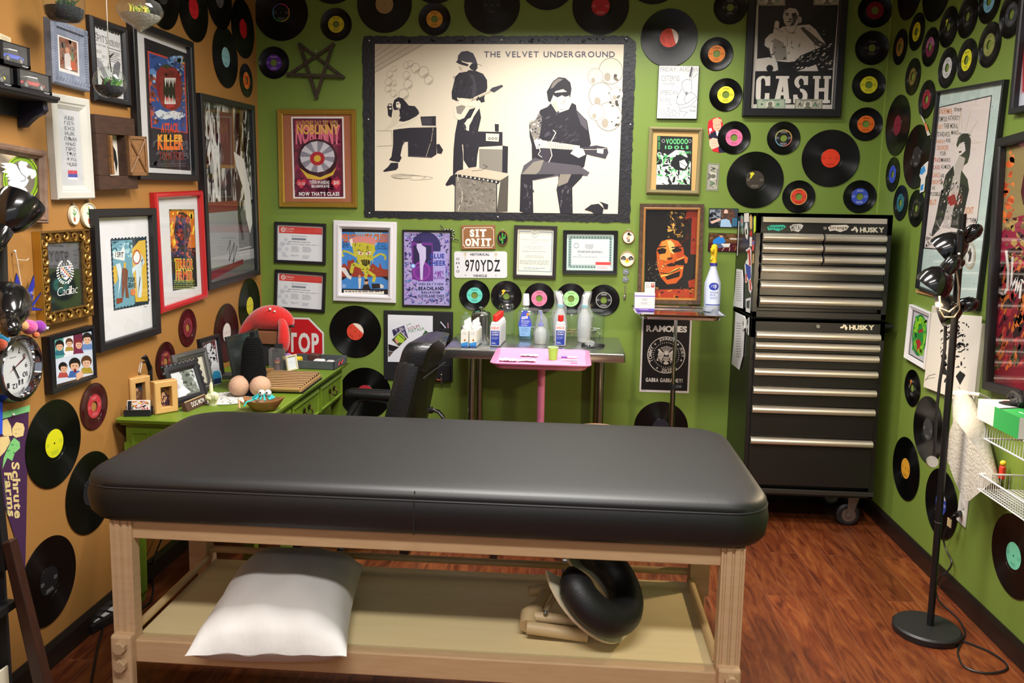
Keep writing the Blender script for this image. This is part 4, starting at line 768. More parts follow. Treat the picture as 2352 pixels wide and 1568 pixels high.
# black memo board
zo = lambda *n: zz(870,700,7.128, *n)
P = Pic('B', zo(80,85,1218,120,1205,1250,80,1225), .012, 'memo_board', 'black wall organiser with a white board, pockets and pinned pictures behind the office chair', 'memo board')
MB(mat('17161a', .5)).box(-P.w/2,-P.h/2,.001, P.w/2, P.h/2,.012).build('board', P.root, smooth=0, bevel=.002); A = Art(P.px(.0125), .0125,.3)
A.poly('dcdde6', zo(148,158,885,180,880,948,148,930)); A.build('whiteboard', P.root); A = Art(P.px(.0135), .0135,.4)
for s, b, r in (('JA', (445,290,530,350), 0),('VOLIM', (465,310,660,420), 0),('MATASA', (480,350,740,460), 0)):
    x0, y0, x1, y1 = b; V, fc = layout(s, 0); pts = [(x0+(x1-x0)*u+(y1-y0)*.1*v, y1-(y1-y0)*.45*(1-v)-(y1-y0)*.5*u) for u, v in V]; A._add('6a9a70' if s != 'VOLIM' else 'a86a78', zo(*[k for p in pts for k in p]), fc)
A.poly('4f4a6a', zo(215,410,415,335,485,540,270,600)); A.blobs(['9a94a8', '2f2a48'], 903,752,930,775,6,5,2); A.poly('e0dcd8', zo(195,570,350,425,480,555,330,695)); A.poly('3f4038', zo(212,572,350,440,462,555,330,680)); A.poly('9fc23a', zo(265,545,340,460,430,540,400,620,330,620)); A.poly('cf9a7a', zo(255,560,290,550,330,610,300,640)); A.line('1f2a1a', zo(330,490,410,560), 1.6)
A.poly('1f1a1c', zo(155,640,330,690,240,760,158,745)); A.poly('5a4a44', zo(155,755,240,765,180,840,155,850)); A.poly('d9d6d0', zo(665,545,762,400,885,490,800,650)); A.poly('2f5a34', zo(682,545,765,415,872,495,795,630)); A.blobs(['c8ccd0', '163a1c', 'c88a6a'], 970,768,988,783,5,3,3)
A.poly('3f8480', zo(800,712,862,715,862,940,735,940,790,780)); A.poly('6a4a88', zo(740,895,770,890,790,940,735,942)); A.build('pinned_pictures', P.root)
A = Art(P.px(.013), .013,.8); A.poly('b88440', zo(700,1005,880,1010,878,1170,690,1160)); A.build('cork_panel', P.root)
def pocket(nm, q, dep):
    f = P.px(.012); p = [f(*k) for k in zo(*q)]; mb = MB(mat('121116', .45)); x0, y0 = p[3]; x1, y1 = p[1]
    mb.box(x0, y0,.012, x1, y0+.004,.012+dep); mb.box(x0, y0,.012+dep-.003, x1, y1,.012+dep); mb.box(x0, y0,.012, x0+.003, y1,.012+dep); mb.box(x1-.003, y0,.012, x1, y1,.012+dep); mb.build(nm, P.root, smooth=0, bevel=.001)
pocket('pen_cup', (1030,375,1180,380,1180,595,1030,590), .04); pocket('letter_pocket', (900,960,1180,975,1190,1240,890,1230), .03)
f = P.px(.03); mb = MB(mat('b8b4c8', .3)); u, v = f(*zo(1095,380)[0]), f(*zo(1010,275)[0]); mb.tube([(*u, .03),(*v, .035)], .004,8); u, v = f(*zo(1135,380)[0]), f(*zo(1130,295)[0]); mb.tube([(*u, .03),(*v, .03)], .0035,8, mat('b07a8a', .4)); mb.build('pens', P.root)
u = f(*zo(955,470)[0]); mb = MB(mat('b8b8bc', .2,.9)); mb.tube([(u[0]-.016, u[1]-.003,.016),(u[0]+.014, u[1]-.004,.016)], .0022,6); mb.tube([(u[0]-.006, u[1]-.002,.017),(u[0]-.007, u[1]+.012,.02),(u[0]+.003, u[1]+.012,.02),(u[0]+.003, u[1]-.002,.017)], .001,6); mb.build('binder_clip', P.root)
# things hanging from it
t = on_wall('B', 'key_ring', 'tangle of silver keys with an orange loop hanging from the memo board', 'keys', 1015,868, off=.03)
mb = MB(mat('8f8a88', .25,.9)); mb.ball((0,.022,.048), .008, n=10, k=6); 
for k in range(5): mb.box(-.005+.003*(k % 2), -.03+.006*k, .04+.002*k, .002+.003*(k % 2), -.008+.006*k, .0415+.002*k)
mb.build('keys', t); MB(mat('e0641c', .5)).tube([(-.028,-.004,.045),(-.018,-.009,.048),(-.004,-.006,.048),(0,.004,.047)], .0022,8).build('loop', t)
for nm, lb, q, z, cs in (('greeting_card', 'pale pink card under the orange card below the memo board', (680,1110,840,1205,700,1455,590,1395), .016,('d9b8c8',)),('greeting_card', 'orange card with a dark red rim pinned under the memo board', (690,1130,745,1140,800,1225,620,1345), .019,('5a1a2a', 'd96236')),('paper_tag', 'orange paper strip hanging lowest beside the office chair back', (590,1420,640,1415,638,1525,580,1520), .013,('e07a1c',))):
    p = [whit('B', *k, z) for k in zo(*q)]; c = sum(p, Vector())/4; M = WALL['B'] @ Matrix.Translation((c.x, c.y, 0)); t = thing(nm, lb, 'card', M)
    pts = [(k.x-c.x, k.y-c.y) for k in p][::-1]; MB(mat(cs[0], .7)).prism(pts, z-.0015, z).build('card', t, smooth=0)
    if len(cs) > 1: A = Art(lambda a, b: (a, b), z+.0002,.6); A.poly(cs[1], [(x*.86, y*.86) for x, y in pts]); A.poly('e8a07a', [(x*.4, y*.4) for x, y in pts]); A.build('print', t)
# ---------------------------------------------------------------- brown wall
zl = lambda *n: zz(0,0,3.92, *n)
zm = lambda *n: zz(0,400,3.92, *n)
zn = lambda *n: zz(0,700,3.92, *n)
# distressed grey rope frame
P = Pic('L', zl(468,205,797,228,818,812,495,760), .03, 'framed_print', 'grey distressed rope-edged frame with a small faded figure print', 'picture')
P.frame(.05, mat('8e95a6', .6, var=('6d7488', 40,(1,1,1), .3)), [(0,0),(0,.8),(.1,.95),(.45,1),(.55,.75),(.9,.6),(1,.4),(1,.15)])
mb = MB(mat('5a6072', .6))
X, Y_ = P.w/2-.012, P.h/2-.012
for k in range(22): y = -Y_+2*Y_*k/21; [mb.tube([(s*X, y, .029),(s*(X-.013), y+.01,.029)], .0014,5) for s in (-1,1)]
for k in range(12): x = -X+2*X*k/11; [mb.tube([(x, s*Y_, .029),(x+.01, s*(Y_-.013), .029)], .0014,5) for s in (-1,1)]
mb.build('rope_carving', P.root); P.glass(.045,.022); A = Art(P.uv(.045), .017)
A.rect('d6d2d0', 0,0,100,100); A.rect('8a5f4c', 8,5,92,90); A.blobs(['9a7a68', '7a4a3a', '6a5a50'], 8,5,92,90,12,12,3); A.poly('c9c0bc', [(30,50),(50,38),(62,55),(58,85),(30,88)]); A.ell('c08a70', 45,36,10,8); A.poly('b5563a', [(58,60),(78,52),(86,84),(60,88)]); A.poly('5f7a5a', [(62,38),(72,36),(74,60),(64,62)]); A.ell('d8d4d4', 50,84,14,5); A.build('print', P.root)
# flyer in a black frame
P = Pic('L', zl(825,130,1157,250,1195,967,872,913), .025, 'framed_poster', 'black-framed white hand-lettered concert flyer behind the hanging globe', 'picture')
P.frame(.028, mat('1a1920', .35), [(0,0),(0,.6),(.3,1),(.7,.9),(1,.5),(1,.2)]); P.glass(.025); A = Art(P.uv(.027), .005)
A.rect('d5d5d6', 0,0,100,100); A.rows('3a3a40', 3,1,97,5,1,.7,3,0); A.text('26262c', 'THE', 6,9,20,13); A.text('26262c', 'SPITS', 10,12,52,22,-.01); A.text('26262c', 'NOBUNNY', 55,14,98,23); A.line('3a3a40', [(50,27),(98,27)], 1); A.text('3a3a40', 'PUNX AND PUNKS', 5,25,46,28); A.text('3a3a40', 'SUNDAY', 5,34,30,39,-.01); A.text('3a3a40', 'MAY 2', 30,40,48,45,-.01); A.rows('5a5a60', 55,31,96,48,6,.4,4); A.rows('77777c', 5,46,34,52,2,.4,5)
A.poly('1f1f24', [(52,30),(56,30),(57,38),(72,32),(72,34),(58,42),(62,62),(58,62),(55,50),(50,60),(48,59),(52,44)])
A.poly('8f8f96', [(2,42),(30,52),(48,70),(40,80),(22,64),(8,58)]); A.poly('6a6a72', [(62,68),(70,50),(88,42),(95,46),(90,60),(78,74),(66,78)]); A.poly('aeaeb4', [(36,70),(62,72),(70,98),(30,98)]); A.rows('5a5a60', 74,80,98,98,5,.4,6); A.build('print', P.root)
# tall horror film poster
P = Pic('L', zl(1200,190,1745,357,1797,1636,1268,1613), .03, 'framed_poster', 'large black-framed film poster with flame-coloured lettering and a roaring red blob', 'picture')
P.frame(.03, mat('17171b', .35)); P.sheet(.006, mat('cac9cb', .8), .025, 'mat_board'); P.glass(.03); A = Art(P.px(.0065), .0066)
A.poly('1c1a20', zl(1297,338,1680,482,1717,1536,1347,1508)); A.poly('c2402e', zl(1328,455,1665,566,1690,1205,1360,1155)); A.poly('2c4a8a', zl(1340,475,1655,578,1680,1190,1370,1145)); A.blobs(['5a82b8', '8fb0d0', '23386a'], 343,128,422,190,10,10,5); A.blobs(['b8552a', '7a3a24', '3a2a3a'], 342,170,365,285,12,8,6, sharp=True); A.blobs(['6a3a2a', '3a3a5a', 'c08a5a'], 410,130,424,290,12,6,7, sharp=True)
A.poly('7a1a1e', zl(1410,640,1450,600,1520,590,1590,620,1630,700,1640,850,1620,960,1560,1000,1470,970,1420,860,1400,740)); A.blobs(['8f2a2a', '5f1216'], 364,160,412,240,8,8,9); A.poly('2a3a24', zl(1450,590,1500,575,1540,600,1500,620))
A.poly('14080a', zl(1475,700,1570,705,1580,900,1540,960,1490,940,1470,830)); A.poly('b02a34', zl(1490,870,1560,890,1570,960,1500,975))
for k in range(6): x = 1480+k*17; A.poly('e2ddd6', zl(x, 700, x+17,702, x+9,790-(k % 2)*35)); A.poly('e2ddd6', zl(x, 935, x+7,850+(k % 2)*30, x+17,938))
A.poly('cfd4da', zl(1390,1010,1440,985,1500,1010,1560,995,1640,1020,1660,1050,1600,1070,1540,1060,1490,1075,1420,1055)); A.blobs(['e6e6e6', '9aa8b8'], 355,258,425,274,12,4,3)
A.poly('26242c', zl(1365,1150,1690,1200,1712,1500,1350,1500)); A.blobs(['3a3a44', '50505a', '17171c'], 350,300,432,380,14,9,8)
A.text('d8452a', 'ATTACK', *bx(zl(1450,1108,1606,1195)), .04,.03,0); A.text('e0702a', 'KILLER', *bx(zl(1418,1210,1650,1350)), .05,.03); A.text('e6a83a', 'KILLER', *bx(zl(1418,1210,1650,1275)), .04,.05); A.text('7a2428', 'TOMATOES', *bx(zl(1430,1365,1655,1440)), .03); A.rows('5a5058', 362,375,430,385,2,.4,4)
A.build('print', P.root)
# tall dark photograph
P = Pic('L', zl(1805,830,2300,955,2345,2488,1893,2598), .035, 'framed_poster', 'tallest black-framed poster of a grey and white standing figure next to the corner', 'picture')
P.frame(.03, mat('1b1c20', .35)); P.glass(.025,.022); A = Art(P.uv(.028), .012)
A.rect('5a5c5c', 0,0,100,100); A.blobs(['2e3030', '8f9290', 'b5b8b4', '3a3c3a'], 0,0,100,62,40,10,4, ang=1.4, sharp=True); A.rect('5a382c', 36,4,62,34); A.rect('85673a', 62,0,64.5,36); A.rect('85673a', 5,34,64,36); A.poly('c8cac6', [(16,8),(34,10),(32,60),(24,64),(20,40)]); A.blobs(['d0d2ce', '9a9c98'], 10,5,32,62,24,7,6, ang=1.5, sharp=True); A.blobs(['2a2c2a', 'c2c4c0', '1f211f'], 68,0,100,55,30,8,7, ang=1.2, sharp=True)
A.poly('1c1c1e', [(44,40),(52,36),(58,42),(56,68),(50,95),(46,95),(46,66)]); A.poly('1c1c1e', [(62,40),(70,44),(72,64),(78,78),(74,80),(66,66)]); A.poly('d4d6d2', [(62,26),(84,30),(96,50),(98,70),(92,76),(84,66),(82,50),(66,34)]); A.rect('6a2a2c', 6,55,66,61); A.rect('85888a', 6,61,66,86); A.rect('9a9c9e', 0,86,100,92); A.poly('6a1f2a', [(0,94),(74,91),(74,94),(0,99)]); A.line('26262a', [(40,84),(48,78),(44,90),(56,80),(52,92),(62,82)], 1.2); A.rows('b8bab8', 66,84,96,90,3,.4,4); A.build('print', P.root)
# white frame with the letters of an alphabet
P = Pic('L', zl(470,830,808,897,865,1793,530,1793), .03, 'framed_print', 'white-framed column of grey Cyrillic letters over a red and blue flag', 'picture')
P.frame(.047, mat('c9c6be', .45), [(0,0),(0,.85),(.1,1),(.5,.95),(.62,.8),(.7,.8),(1,.5),(1,.2)]); P.glass(.044,.02); A = Art(P.uv(.044), .015)
A.rect('c2c3c8', 0,0,100,100)
for i, t_ in enumerate(('АБВ', 'ГДЂ', 'ЕЖЗ', 'ИЈК', 'ЛЉМ', 'НЊО', 'ПРС', 'ТЋУ', 'ФХЦ', 'ЧЏШ')): A.text('6a6a6e', t_, 28 if i != 4 else 22,9+6.65*i, 72 if i != 4 else 78,14+6.65*i, .025)
A.rect('c24a58', 30,79,72,83.5); A.rect('4a50a0', 30,83.5,72,88); A.rect('e4e4ea', 30,88,72,91); A.build('print', P.root)
# shadow box with an open little barn door
P = Pic('L', zl(857,1010,1207,1083,1250,1707,900,1700), .045, 'wooden_shadow_box', 'brown wooden box frame holding a horse drawing behind a small crossed barn door', 'wall decoration')
DW = mat('4c3020', .6, var=('2f1c12', 18,(1,6,1), .3)); LW = mat('94683c', .6, var=('6f4a28', 20,(1,8,1), .3))
X, Y_ = P.w/2, P.h/2; mb = MB(DW); ix = X*.45; iy0, iy1 = -Y_*.62, Y_*.50
for a, b, c, d in ((-X, -Y_, X, iy0),(-X, iy1, X, Y_),(-X, iy0,-ix, iy1),(ix, iy0, X, iy1)): mb.box(a, b, 0, c, d, .045)
mb.build('box', P.root, smooth=0, bevel=.002); A = Art(lambda u, v: (-ix+2*ix*u/100, iy1+(iy0-iy1)*v/100), .01,.8)
A.rect('d5cfc2', 0,0,100,100); A.poly('9a6a3c', [(25,25),(45,20),(60,40),(62,80),(50,95),(35,90),(25,60)]); A.poly('15151a', [(30,18),(60,10),(90,40),(96,70),(84,95),(80,70),(68,50),(50,35),(36,30)]); A.line('15151a', [(48,92),(62,80),(58,60)], 4); A.poly('2a4a8a', [(30,85),(45,88),(42,94),(32,93)]); A.build('print', P.root)
mb = MB(LW); mb.box(-ix-.004, iy0+.004,.03,-ix+.012, iy1-.004,.055); mb.build('jamb', P.root, smooth=0)
dm = thing('x', 'x', 'x'); bpy.data.objects.remove(dm)
mb = MB(LW); T_ = Matrix.Translation((ix+.002,0,.046)) @ Matrix.Rotation(math.radians(-14), 4, 'Y'); mb.T = T_
dw = X*.72; mb.box(0, iy0,0, dw, iy1,.008)
MBx = MB(mat('7a5430', .6)); MBx.T = T_
for a, b, c, d in ((0, iy0, dw, iy0+.012),(0, iy1-.012, dw, iy1),(0, iy0,.012, iy1),(dw-.012, iy0, dw, iy1)): MBx.box(a, b, .008, c, d, .012)
MBx.tube([(.006, iy0+.01,.010),(dw-.006, iy1-.01,.010)], .005,6).tube([(.006, iy1-.01,.010),(dw-.006, iy0+.01,.010)], .005,6)
dr = mb.build('door', P.root, smooth=0); MBx.build('cross_bracing', dr, smooth=0)
# framed mirror with the winged horse
P = Pic('L', [(-62,317),(110,344),(116.5,504),(-60,516)], .03, 'framed_mirror', 'brown-framed pub mirror with a white winged horse in a yellow-green ring', 'mirror')
P.frame(.03, mat('6a4c3a', .55, var=('8a7060', 30,(1,1,1), .3)), [(0,0),(0,.75),(.1,.9),(.3,.85),(.4,1),(.65,.9),(.75,.7),(1,.5),(1,.2)]); P.sheet(.008, mat('d8d0c0', .06,1), .02, 'mirror_glass'); A = Art(P.px(.0085), .0086,.3)
zh = lambda *n: zz(0,330,7.84, *n)
A.poly('9ac02e', zh(*[k for i in range(44) for k in (385+330*math.cos(6.2832*i/44), 640-430*math.sin(6.2832*i/44))])); A.poly('1f2a14', zh(*[k for i in range(44) for k in (385+305*math.cos(6.2832*i/44), 640-402*math.sin(6.2832*i/44))])); A.poly('7fa428', zh(*[k for i in range(44) for k in (385+292*math.cos(6.2832*i/44), 640-388*math.sin(6.2832*i/44))])); A.poly('6f675c', zh(*[k for i in range(44) for k in (380+250*math.cos(6.2832*i/44), 640-335*math.sin(6.2832*i/44))]))
WH = 'e2e6ee'; A.poly(WH, zh(150,690,230,620,350,560,470,600,520,660,480,740,400,830,300,800,150,740)); A.poly(WH, zh(330,340,380,305,430,320,490,335,505,375,470,400,500,440,560,450,640,480,655,560,640,600,570,640,540,560,470,620,400,520,340,430)); A.poly(WH, zh(0,345,200,345,300,380,340,450,470,600,440,660,330,680,130,640,170,600,90,590,150,540,30,505,120,460,10,410,100,400)); A.line('3a3a40', zh(290,365,335,450,380,530,460,600,450,660,370,680), 1.4); A.poly(WH, zh(400,820,460,790,495,850,480,900,430,880))
A.build('painted_emblem', P.root)
# two small hoops on this wall
def d_pot(A): A.line('4f8a3c', [(0,14),(-2,-34)], 9); A.line('4f8a3c', [(-2,0),(18,-8),(18,-24)], 8); A.line('4f8a3c', [(-2,-4),(-18,-12)], 7); A.poly('a8502e', [(-12,14),(12,14),(8,36),(-8,36)]); A.ell('c8b02a', -4,-36,4,4)
hoop('L', 165.5,494,.028,.034, 'smaller cream hoop stitched with a potted cactus', 'd9cfb8', 'dcd6c8', d_pot, group=None)
hoop('L', 200,494.6,.047,.046, 'larger cream hoop stitched with a two-armed potted cactus', 'd6c6a4', 'e0d8ce', d_pot)
# ornate gilt frame, black mirror with crest
P = Pic('L', [(96,531),(211,527),(222,725),(108,750)], .035, 'framed_mirror', 'gilt scroll-carved frame around a dark mirror with a crest and white script', 'mirror')
GL2 = mat('8f6a30', .38,.6, var=('4a3216', 60,(1,1,1), .3))
P.frame(.045, GL2, [(0,0),(0,.75),(.12,.85),(.2,.6),(.8,.5),(.88,.75),(.95,.6),(1,.3),(1,.1)]); P.sheet(.016, mat('1d2224', .04,.0, coat=1, spec=1), .04, 'mirror_glass'); mb = MB(mat('b0853f', .3,.7))
def scroll(cx, cy, r, a0, s):
    pts = [(cx+r*(1-.8*i/15)*math.cos(a0+s*i*.42), cy+r*(1-.8*i/15)*math.sin(a0+s*i*.42), .024) for i in range(16)]; mb.tube(pts, [.0052-.0002*i for i in range(16)], 6)
X, Y_ = P.w/2-.022, P.h/2-.022
for s in (-1,1):
    n = 9
    for k in range(n): scroll(s*X, -Y_+2*Y_*(k+.5)/n, .017,1.57*(k % 2)*2,1 if k % 2 else -1)
    for k in range(5): scroll(-X+2*X*(k+.5)/5, s*Y_, .017,1.57+3.14*(k % 2), 1 if k % 2 else -1)
mb.build('scrollwork', P.root); MB(mat('c79a3f', .35,.6)).box(-P.w/2-.001,-P.h/2,.001,-P.w/2+.0005, P.h/2,.03).build('gilt_edge', P.root, smooth=0); A = Art(P.uv(.044), .0163,.3)
for s in (-1,1):
    for k in range(11): t_ = -1.2+k*.235; A.ell('d8d8d8', 50+s*23*math.cos(t_), 44-(-18)*math.sin(t_)*-1,2.4,1.3,8); A.ell('d8d8d8', 50+s*19*math.cos(t_), 43-(-17)*math.sin(t_)*-1,2.2,1.2,8)
A.poly('d0d0d0', [(36,35),(66,35),(66,46),(60,53),(51,57),(42,53),(36,46)])
for i in range(6):
    for j in range(5): A.rect(('b5343a', '3a5a98', 'c8a850', 'd8d4d0', '16181c')[(i*2+j*3) % 5], 38+i*4.4,36.5+j*3.2,41.6+i*4.4,38.8+j*3.2)
for k in range(4): A.line('d8d8d8', [(40+k*7,34),(38+k*8,30.5)], 1.2)
A.line('d8d8d8', [(45,62),(60,57)], 1); A.line('d8d8d8', [(40,57),(58,63)], 1); A.text('e0e0e0', 'Cadillac', 22,66,82,79,-.015,.02,3); A.build('painted_emblem', P.root)
# stamp-edged art print
P = Pic('L', zm(848,305,1412,312,1457,1445,915,1592), .03, 'framed_print', 'black-framed blue and yellow stamp-edged cartoon print on a wide white mat', 'picture')
P.frame(.032, mat('19181c', .4)); P.sheet(.006, mat('dcdcdf', .8), .027, 'mat_board'); P.glass(.03); A = Art(P.px(.0065), .0066)
A.poly('1d3038', zm(995,585,1318,568,1340,1165,1025,1228)); A.poly('6fa2b4', zm(1005,600,1190,590,1215,1180,1035,1210)); A.poly('d8b23a', zm(1185,680,1250,600,1310,590,1332,1140,1220,1150,1200,900)); A.poly('d8b23a', zm(1012,840,1050,810,1060,950,1030,1000)); A.blobs(['8fc0d0', '3f6a7a', 'a8d0da'], 258,554,304,590,10,6,4)
for i in range(11): A.ell('1d3038', *zm(1010+i*30,585-i*1.5)[0], 2.6,3); A.ell('1d3038', *zm(1035+i*29,1215-i*5.5)[0], 2.6,3)
for i in range(14): A.ell('1d3038', *zm(1003+i*2,640+i*42)[0], 2,3); A.ell('1d3038', *zm(1316+i*1.6,610+i*40)[0], 2,3)
A.poly('dfe6e4', zm(1015,700,1085,690,1110,640,1125,690,1120,780,1020,760)); A.text('17181c', 'I SPIT', *bx(zm(1036,700,1110,748)), .03); A.poly('e4eaea', zm(1190,760,1230,690,1265,720,1250,790,1210,810)); A.poly('cfdfe6', zm(1240,800,1290,760,1270,720,1300,790,1270,850,1280,1000,1270,1110,1240,1110,1225,950,1220,860,1190,900,1185,850)); A.ring('b0442e', *zm(1228,745)[0], 9,17,.8)
A.poly('cfe0e6', zm(1040,810,1080,800,1095,860,1080,1000,1060,1110,1070,950)); A.poly('7a4a2c', zm(1095,850,1130,840,1150,870,1145,1000,1160,1110,1130,1110,1125,1000,1110,1110,1095,1100)); A.poly('d8b23a', zm(1112,795,1130,795,1132,845,1112,845)); A.text('17181c', 'YOUR', *bx(zm(1150,925,1215,968)), .02); A.text('17181c', 'GRAVE', *bx(zm(1152,975,1220,1022)), .02); A.ell('d07a4a', *zm(1195,1062)[0], 6,8); A.poly('8a3f24', zm(1045,1120,1105,1110,1100,1150,1050,1170)); A.rows('a8a8b0', 330,703,338,706,1,.4,3); A.build('print', P.root)
# red frame
P = Pic('L', zm(1403,150,1838,160,1882,1132,1468,1237), .03, 'framed_poster', 'red-framed fiery film poster with melted orange lettering on a white mat', 'picture')
P.frame(.025, mat('b3161f', .3, coat=.5), [(0,0),(0,.7),(.2,.95),(.5,1),(.8,.95),(1,.7),(1,.2)]); P.sheet(.006, mat('d6d6d8', .8), .02, 'mat_board'); P.glass(.023); A = Art(P.px(.0065), .0066)
A.poly('181c1a', zm(1522,315,1748,315,1776,1008,1557,1050)); A.poly('c86a1c', zm(1525,330,1745,330,1758,660,1540,690)); A.blobs(['e0b02e', 'd8541c', 'f0cf4a'], 390,485,447,570,18,8,5, ang=1.5, sharp=True); A.poly('2a1414', zm(1580,420,1610,345,1650,340,1700,380,1720,500,1690,650,1640,690,1590,640,1565,520)); A.blobs(['8a2a1a', '3a2a5a', 'c04a2a'], 404,492,436,562,12,6,6); A.blobs(['2a2a4a', 'c85a3a', '6a2a3a'], 393,568,449,592,14,5,7); A.text('e2b83a', 'TROMA PRESENTS', *bx(zm(1535,318,1740,328)))
for s_, y in (('TERROR', 760),('FIRMER', 865)): A.text('d8c83a', s_, *bx(zm(1570+(y-760)*.1, y-4,1740, y+100)), .07,.0); A.text('c8401e', s_, *bx(zm(1578+(y-760)*.1, y+6,1735, y+90)), .03,.06)
A.rows('8a9a3a', 399,643,450,665,5,.5,5,.1); A.build('print', P.root)
# photo collage
P = Pic('L', zn(443,283,855,187,877,665,480,800), .03, 'framed_photo_collage', 'black-framed collage of bright childrens portraits above the pinned red single', 'picture')
P.frame(.012, mat('15151a', .3)); MB(mat('15151a', .3)).box(-P.w/2+.01,-P.h/2+.01,.002, P.w/2-.01, P.h/2-.01,.022).build('backing', P.root, smooth=0); A = Art(P.px(.0265), .023,.3)
A.poly('cfd6e6', zn(500,312,832,237,850,640,522,745)); A.poly('5aa09a', zn(500,312,580,294,584,470,510,490)); A.poly('e2e4ec', zn(580,294,668,274,672,448,584,470)); A.poly('6a2a44', zn(668,274,750,255,756,424,672,445)); A.poly('bcd0ea', zn(750,255,832,237,838,403,756,424)); A.poly('3a2f2c', zn(522,715,848,625,850,640,522,745))
def kid(x, y, r, hair, skin, shirt, fringe=0, tilt=0):
    A.poly(shirt, zn(x-r*1.3, y+r*2.4, x-r*.9, y+r*1.1, x+r*.9, y+r*1.0, x+r*1.4, y+r*2.2)); A.ell(hair, *zn(x, y-r*.35)[0], r*1.12/3.92, r*1.2/3.92); A.ell(skin, *zn(x+tilt, y+r*.1)[0], r*.82/3.92, r*1.05/3.92); A.poly(hair, zn(x-r*.9, y-r*.2, x-r*.6, y-r*1.1, x+r*.6, y-r*1.1, x+r*.9, y-r*.2, x+r*.4, y-r*.5, x-r*.3, y-r*.45))
    for s in (-1,1): A.ell('2a1c18', *zn(x+tilt+s*r*.32, y+r*.08)[0], r*.12/3.92, r*.1/3.92)
    A.line('a84a44', zn(x+tilt-r*.3, y+r*.62, x+tilt, y+r*.72, x+tilt+r*.3, y+r*.6), .7); A.line('b07a60', zn(x+tilt, y+r*.15, x+tilt-r*.06, y+r*.4), .5)
kid(545,372,36, '1f1a1a', 'd8a888', '2f6a7a'); kid(632,345,30, '5a3a28', 'dcae92', 'a88a3a'); kid(712,355,36, '7a2a34', 'd8a890', '7a2a4a', tilt=6); kid(792,310,40, '26201c', 'dcb094', '6a8ac0'); kid(575,570,36, '1c181a', 'd8a888', 'b04a48', tilt=8); kid(680,545,46, '201c1c', 'dcae90', '3a62a8'); A.ell('7a1f28', *zn(682,592)[0], 3,4.5); kid(785,520,42, '5a3a26', 'deb296', 'a8902e'); A.poly('dcae90', zn(690,620,740,590,760,640,700,680))
A.build('prints', P.root); P.glass(.011,.0265)
# wall clock hung upside down
cx, cy = 39.5,845; c = whit('L', cx, cy, .03); a1, a2 = whit('L', 38,765,.03), whit('L', 38,925,.03); R_c = (a1-a2).length/2
M = WALL['L'] @ Matrix.Translation((c.x, c.y, 0)); t = thing('wall_clock', 'round black and chrome wall clock hung upside down', 'clock', M)
MB(mat('141417', .25, coat=.5)).lathe([(R_c*.98,.002),(R_c, .02),(R_c*.95,.045),(R_c*.86,.048),(R_c*.84,.03)], 64, cap=False).build('case', t); MB(mat('c8c8cc', .08,1)).lathe([(R_c*.86,.046),(R_c*.83,.05),(R_c*.74,.032),(R_c*.72,.02)], 64, cap=False).build('chrome_ring', t)
q = R_c*.74; A = Art(lambda a, b: (a*q/50,-b*q/50), .018,.5); A.ell('d6d8da', 0,0,50,50,48)
for k in range(60): an = k*.10472; A.line('33333a', [(47*math.sin(an), 47*math.cos(an)),((45 if k % 5 else 43)*math.sin(an),(45 if k % 5 else 43)*math.cos(an))], .6)
for k in range(1,13):
    an = math.radians(30*k+180); x, y = 36*math.sin(an), -36*math.cos(an); V, fc = layout(str(k)); w = 3.4*len(str(k))
    A._add('1c1c22', [(x-(-w+2*w*u), y-(-5+10*v)) for u, v in V], fc)
A.rows('9a9aa0', -9,-22,9,-18,1,.5,3,0); A.build('dial', t); A = Art(lambda a, b: (a*q/50,-b*q/50), .021,.4); hand = lambda col, an, l, w, tail=6: A.line(col, [(-tail*math.sin(math.radians(an)), tail*math.cos(math.radians(an))),(l*math.sin(math.radians(an)), -l*math.cos(math.radians(an)))], w)
hand('1a1a1e', 152,26,3); hand('1a1a1e', 66,36,2); hand('b02228', 62,42,.8,14); A.ell('1a1a1e', 0,0,3); A.build('hands', t); MB(glassy()).add([(q*math.cos(i*.131), q*math.sin(i*.131), .03) for i in range(48)], [tuple(range(48))]).build('glass', t, smooth=0)
# stained-glass swallow on a string
t = on_wall('L', 'stained_glass_bird', 'blue stained-glass swallow hanging on a white string', 'ornament', 61,680)
f = lambda *n: [(p.x, p.y) for p in [whit('L', *k, .02)-whit('L', 61,680) for k in zm(*n)]]
bl = mat('2a2c9c', .12, coat=.6); ld = mat('2c2c30', .35,.6)
for n in ((120,1030,148,890,165,930,195,1060,150,1040),(235,1080,305,910,310,1000,285,1090,240,1130),(240,1130,300,1090,290,1140,250,1190),(270,1190,390,1035,330,1140,300,1185),(270,1190,402,1222,330,1225,262,1222),(200,1060,245,1080,265,1200,240,1270,215,1200)):
    p = f(*n)[::-1]; MB(bl).prism(p, .018,.021).build('glass_piece', t, smooth=0); MB(ld).tube([(*k, .0195) for k in p+[p[0]]], .0016,6).build('lead', t)
s = f(158,695,165,770,203,1065); MB(mat('d8d0c4', .8)).tube([(*s[0], .012),(*s[1], .016),(*s[2], .02)], .0014,6).tube([(*s[1], .016),(s[1][0]+.04, s[1][1]-.004,.02),(s[1][0]+.05, s[1][1]+.002,.02)], .0012,6).build('string', t); pin(t, *f(160,694)[0], .006)
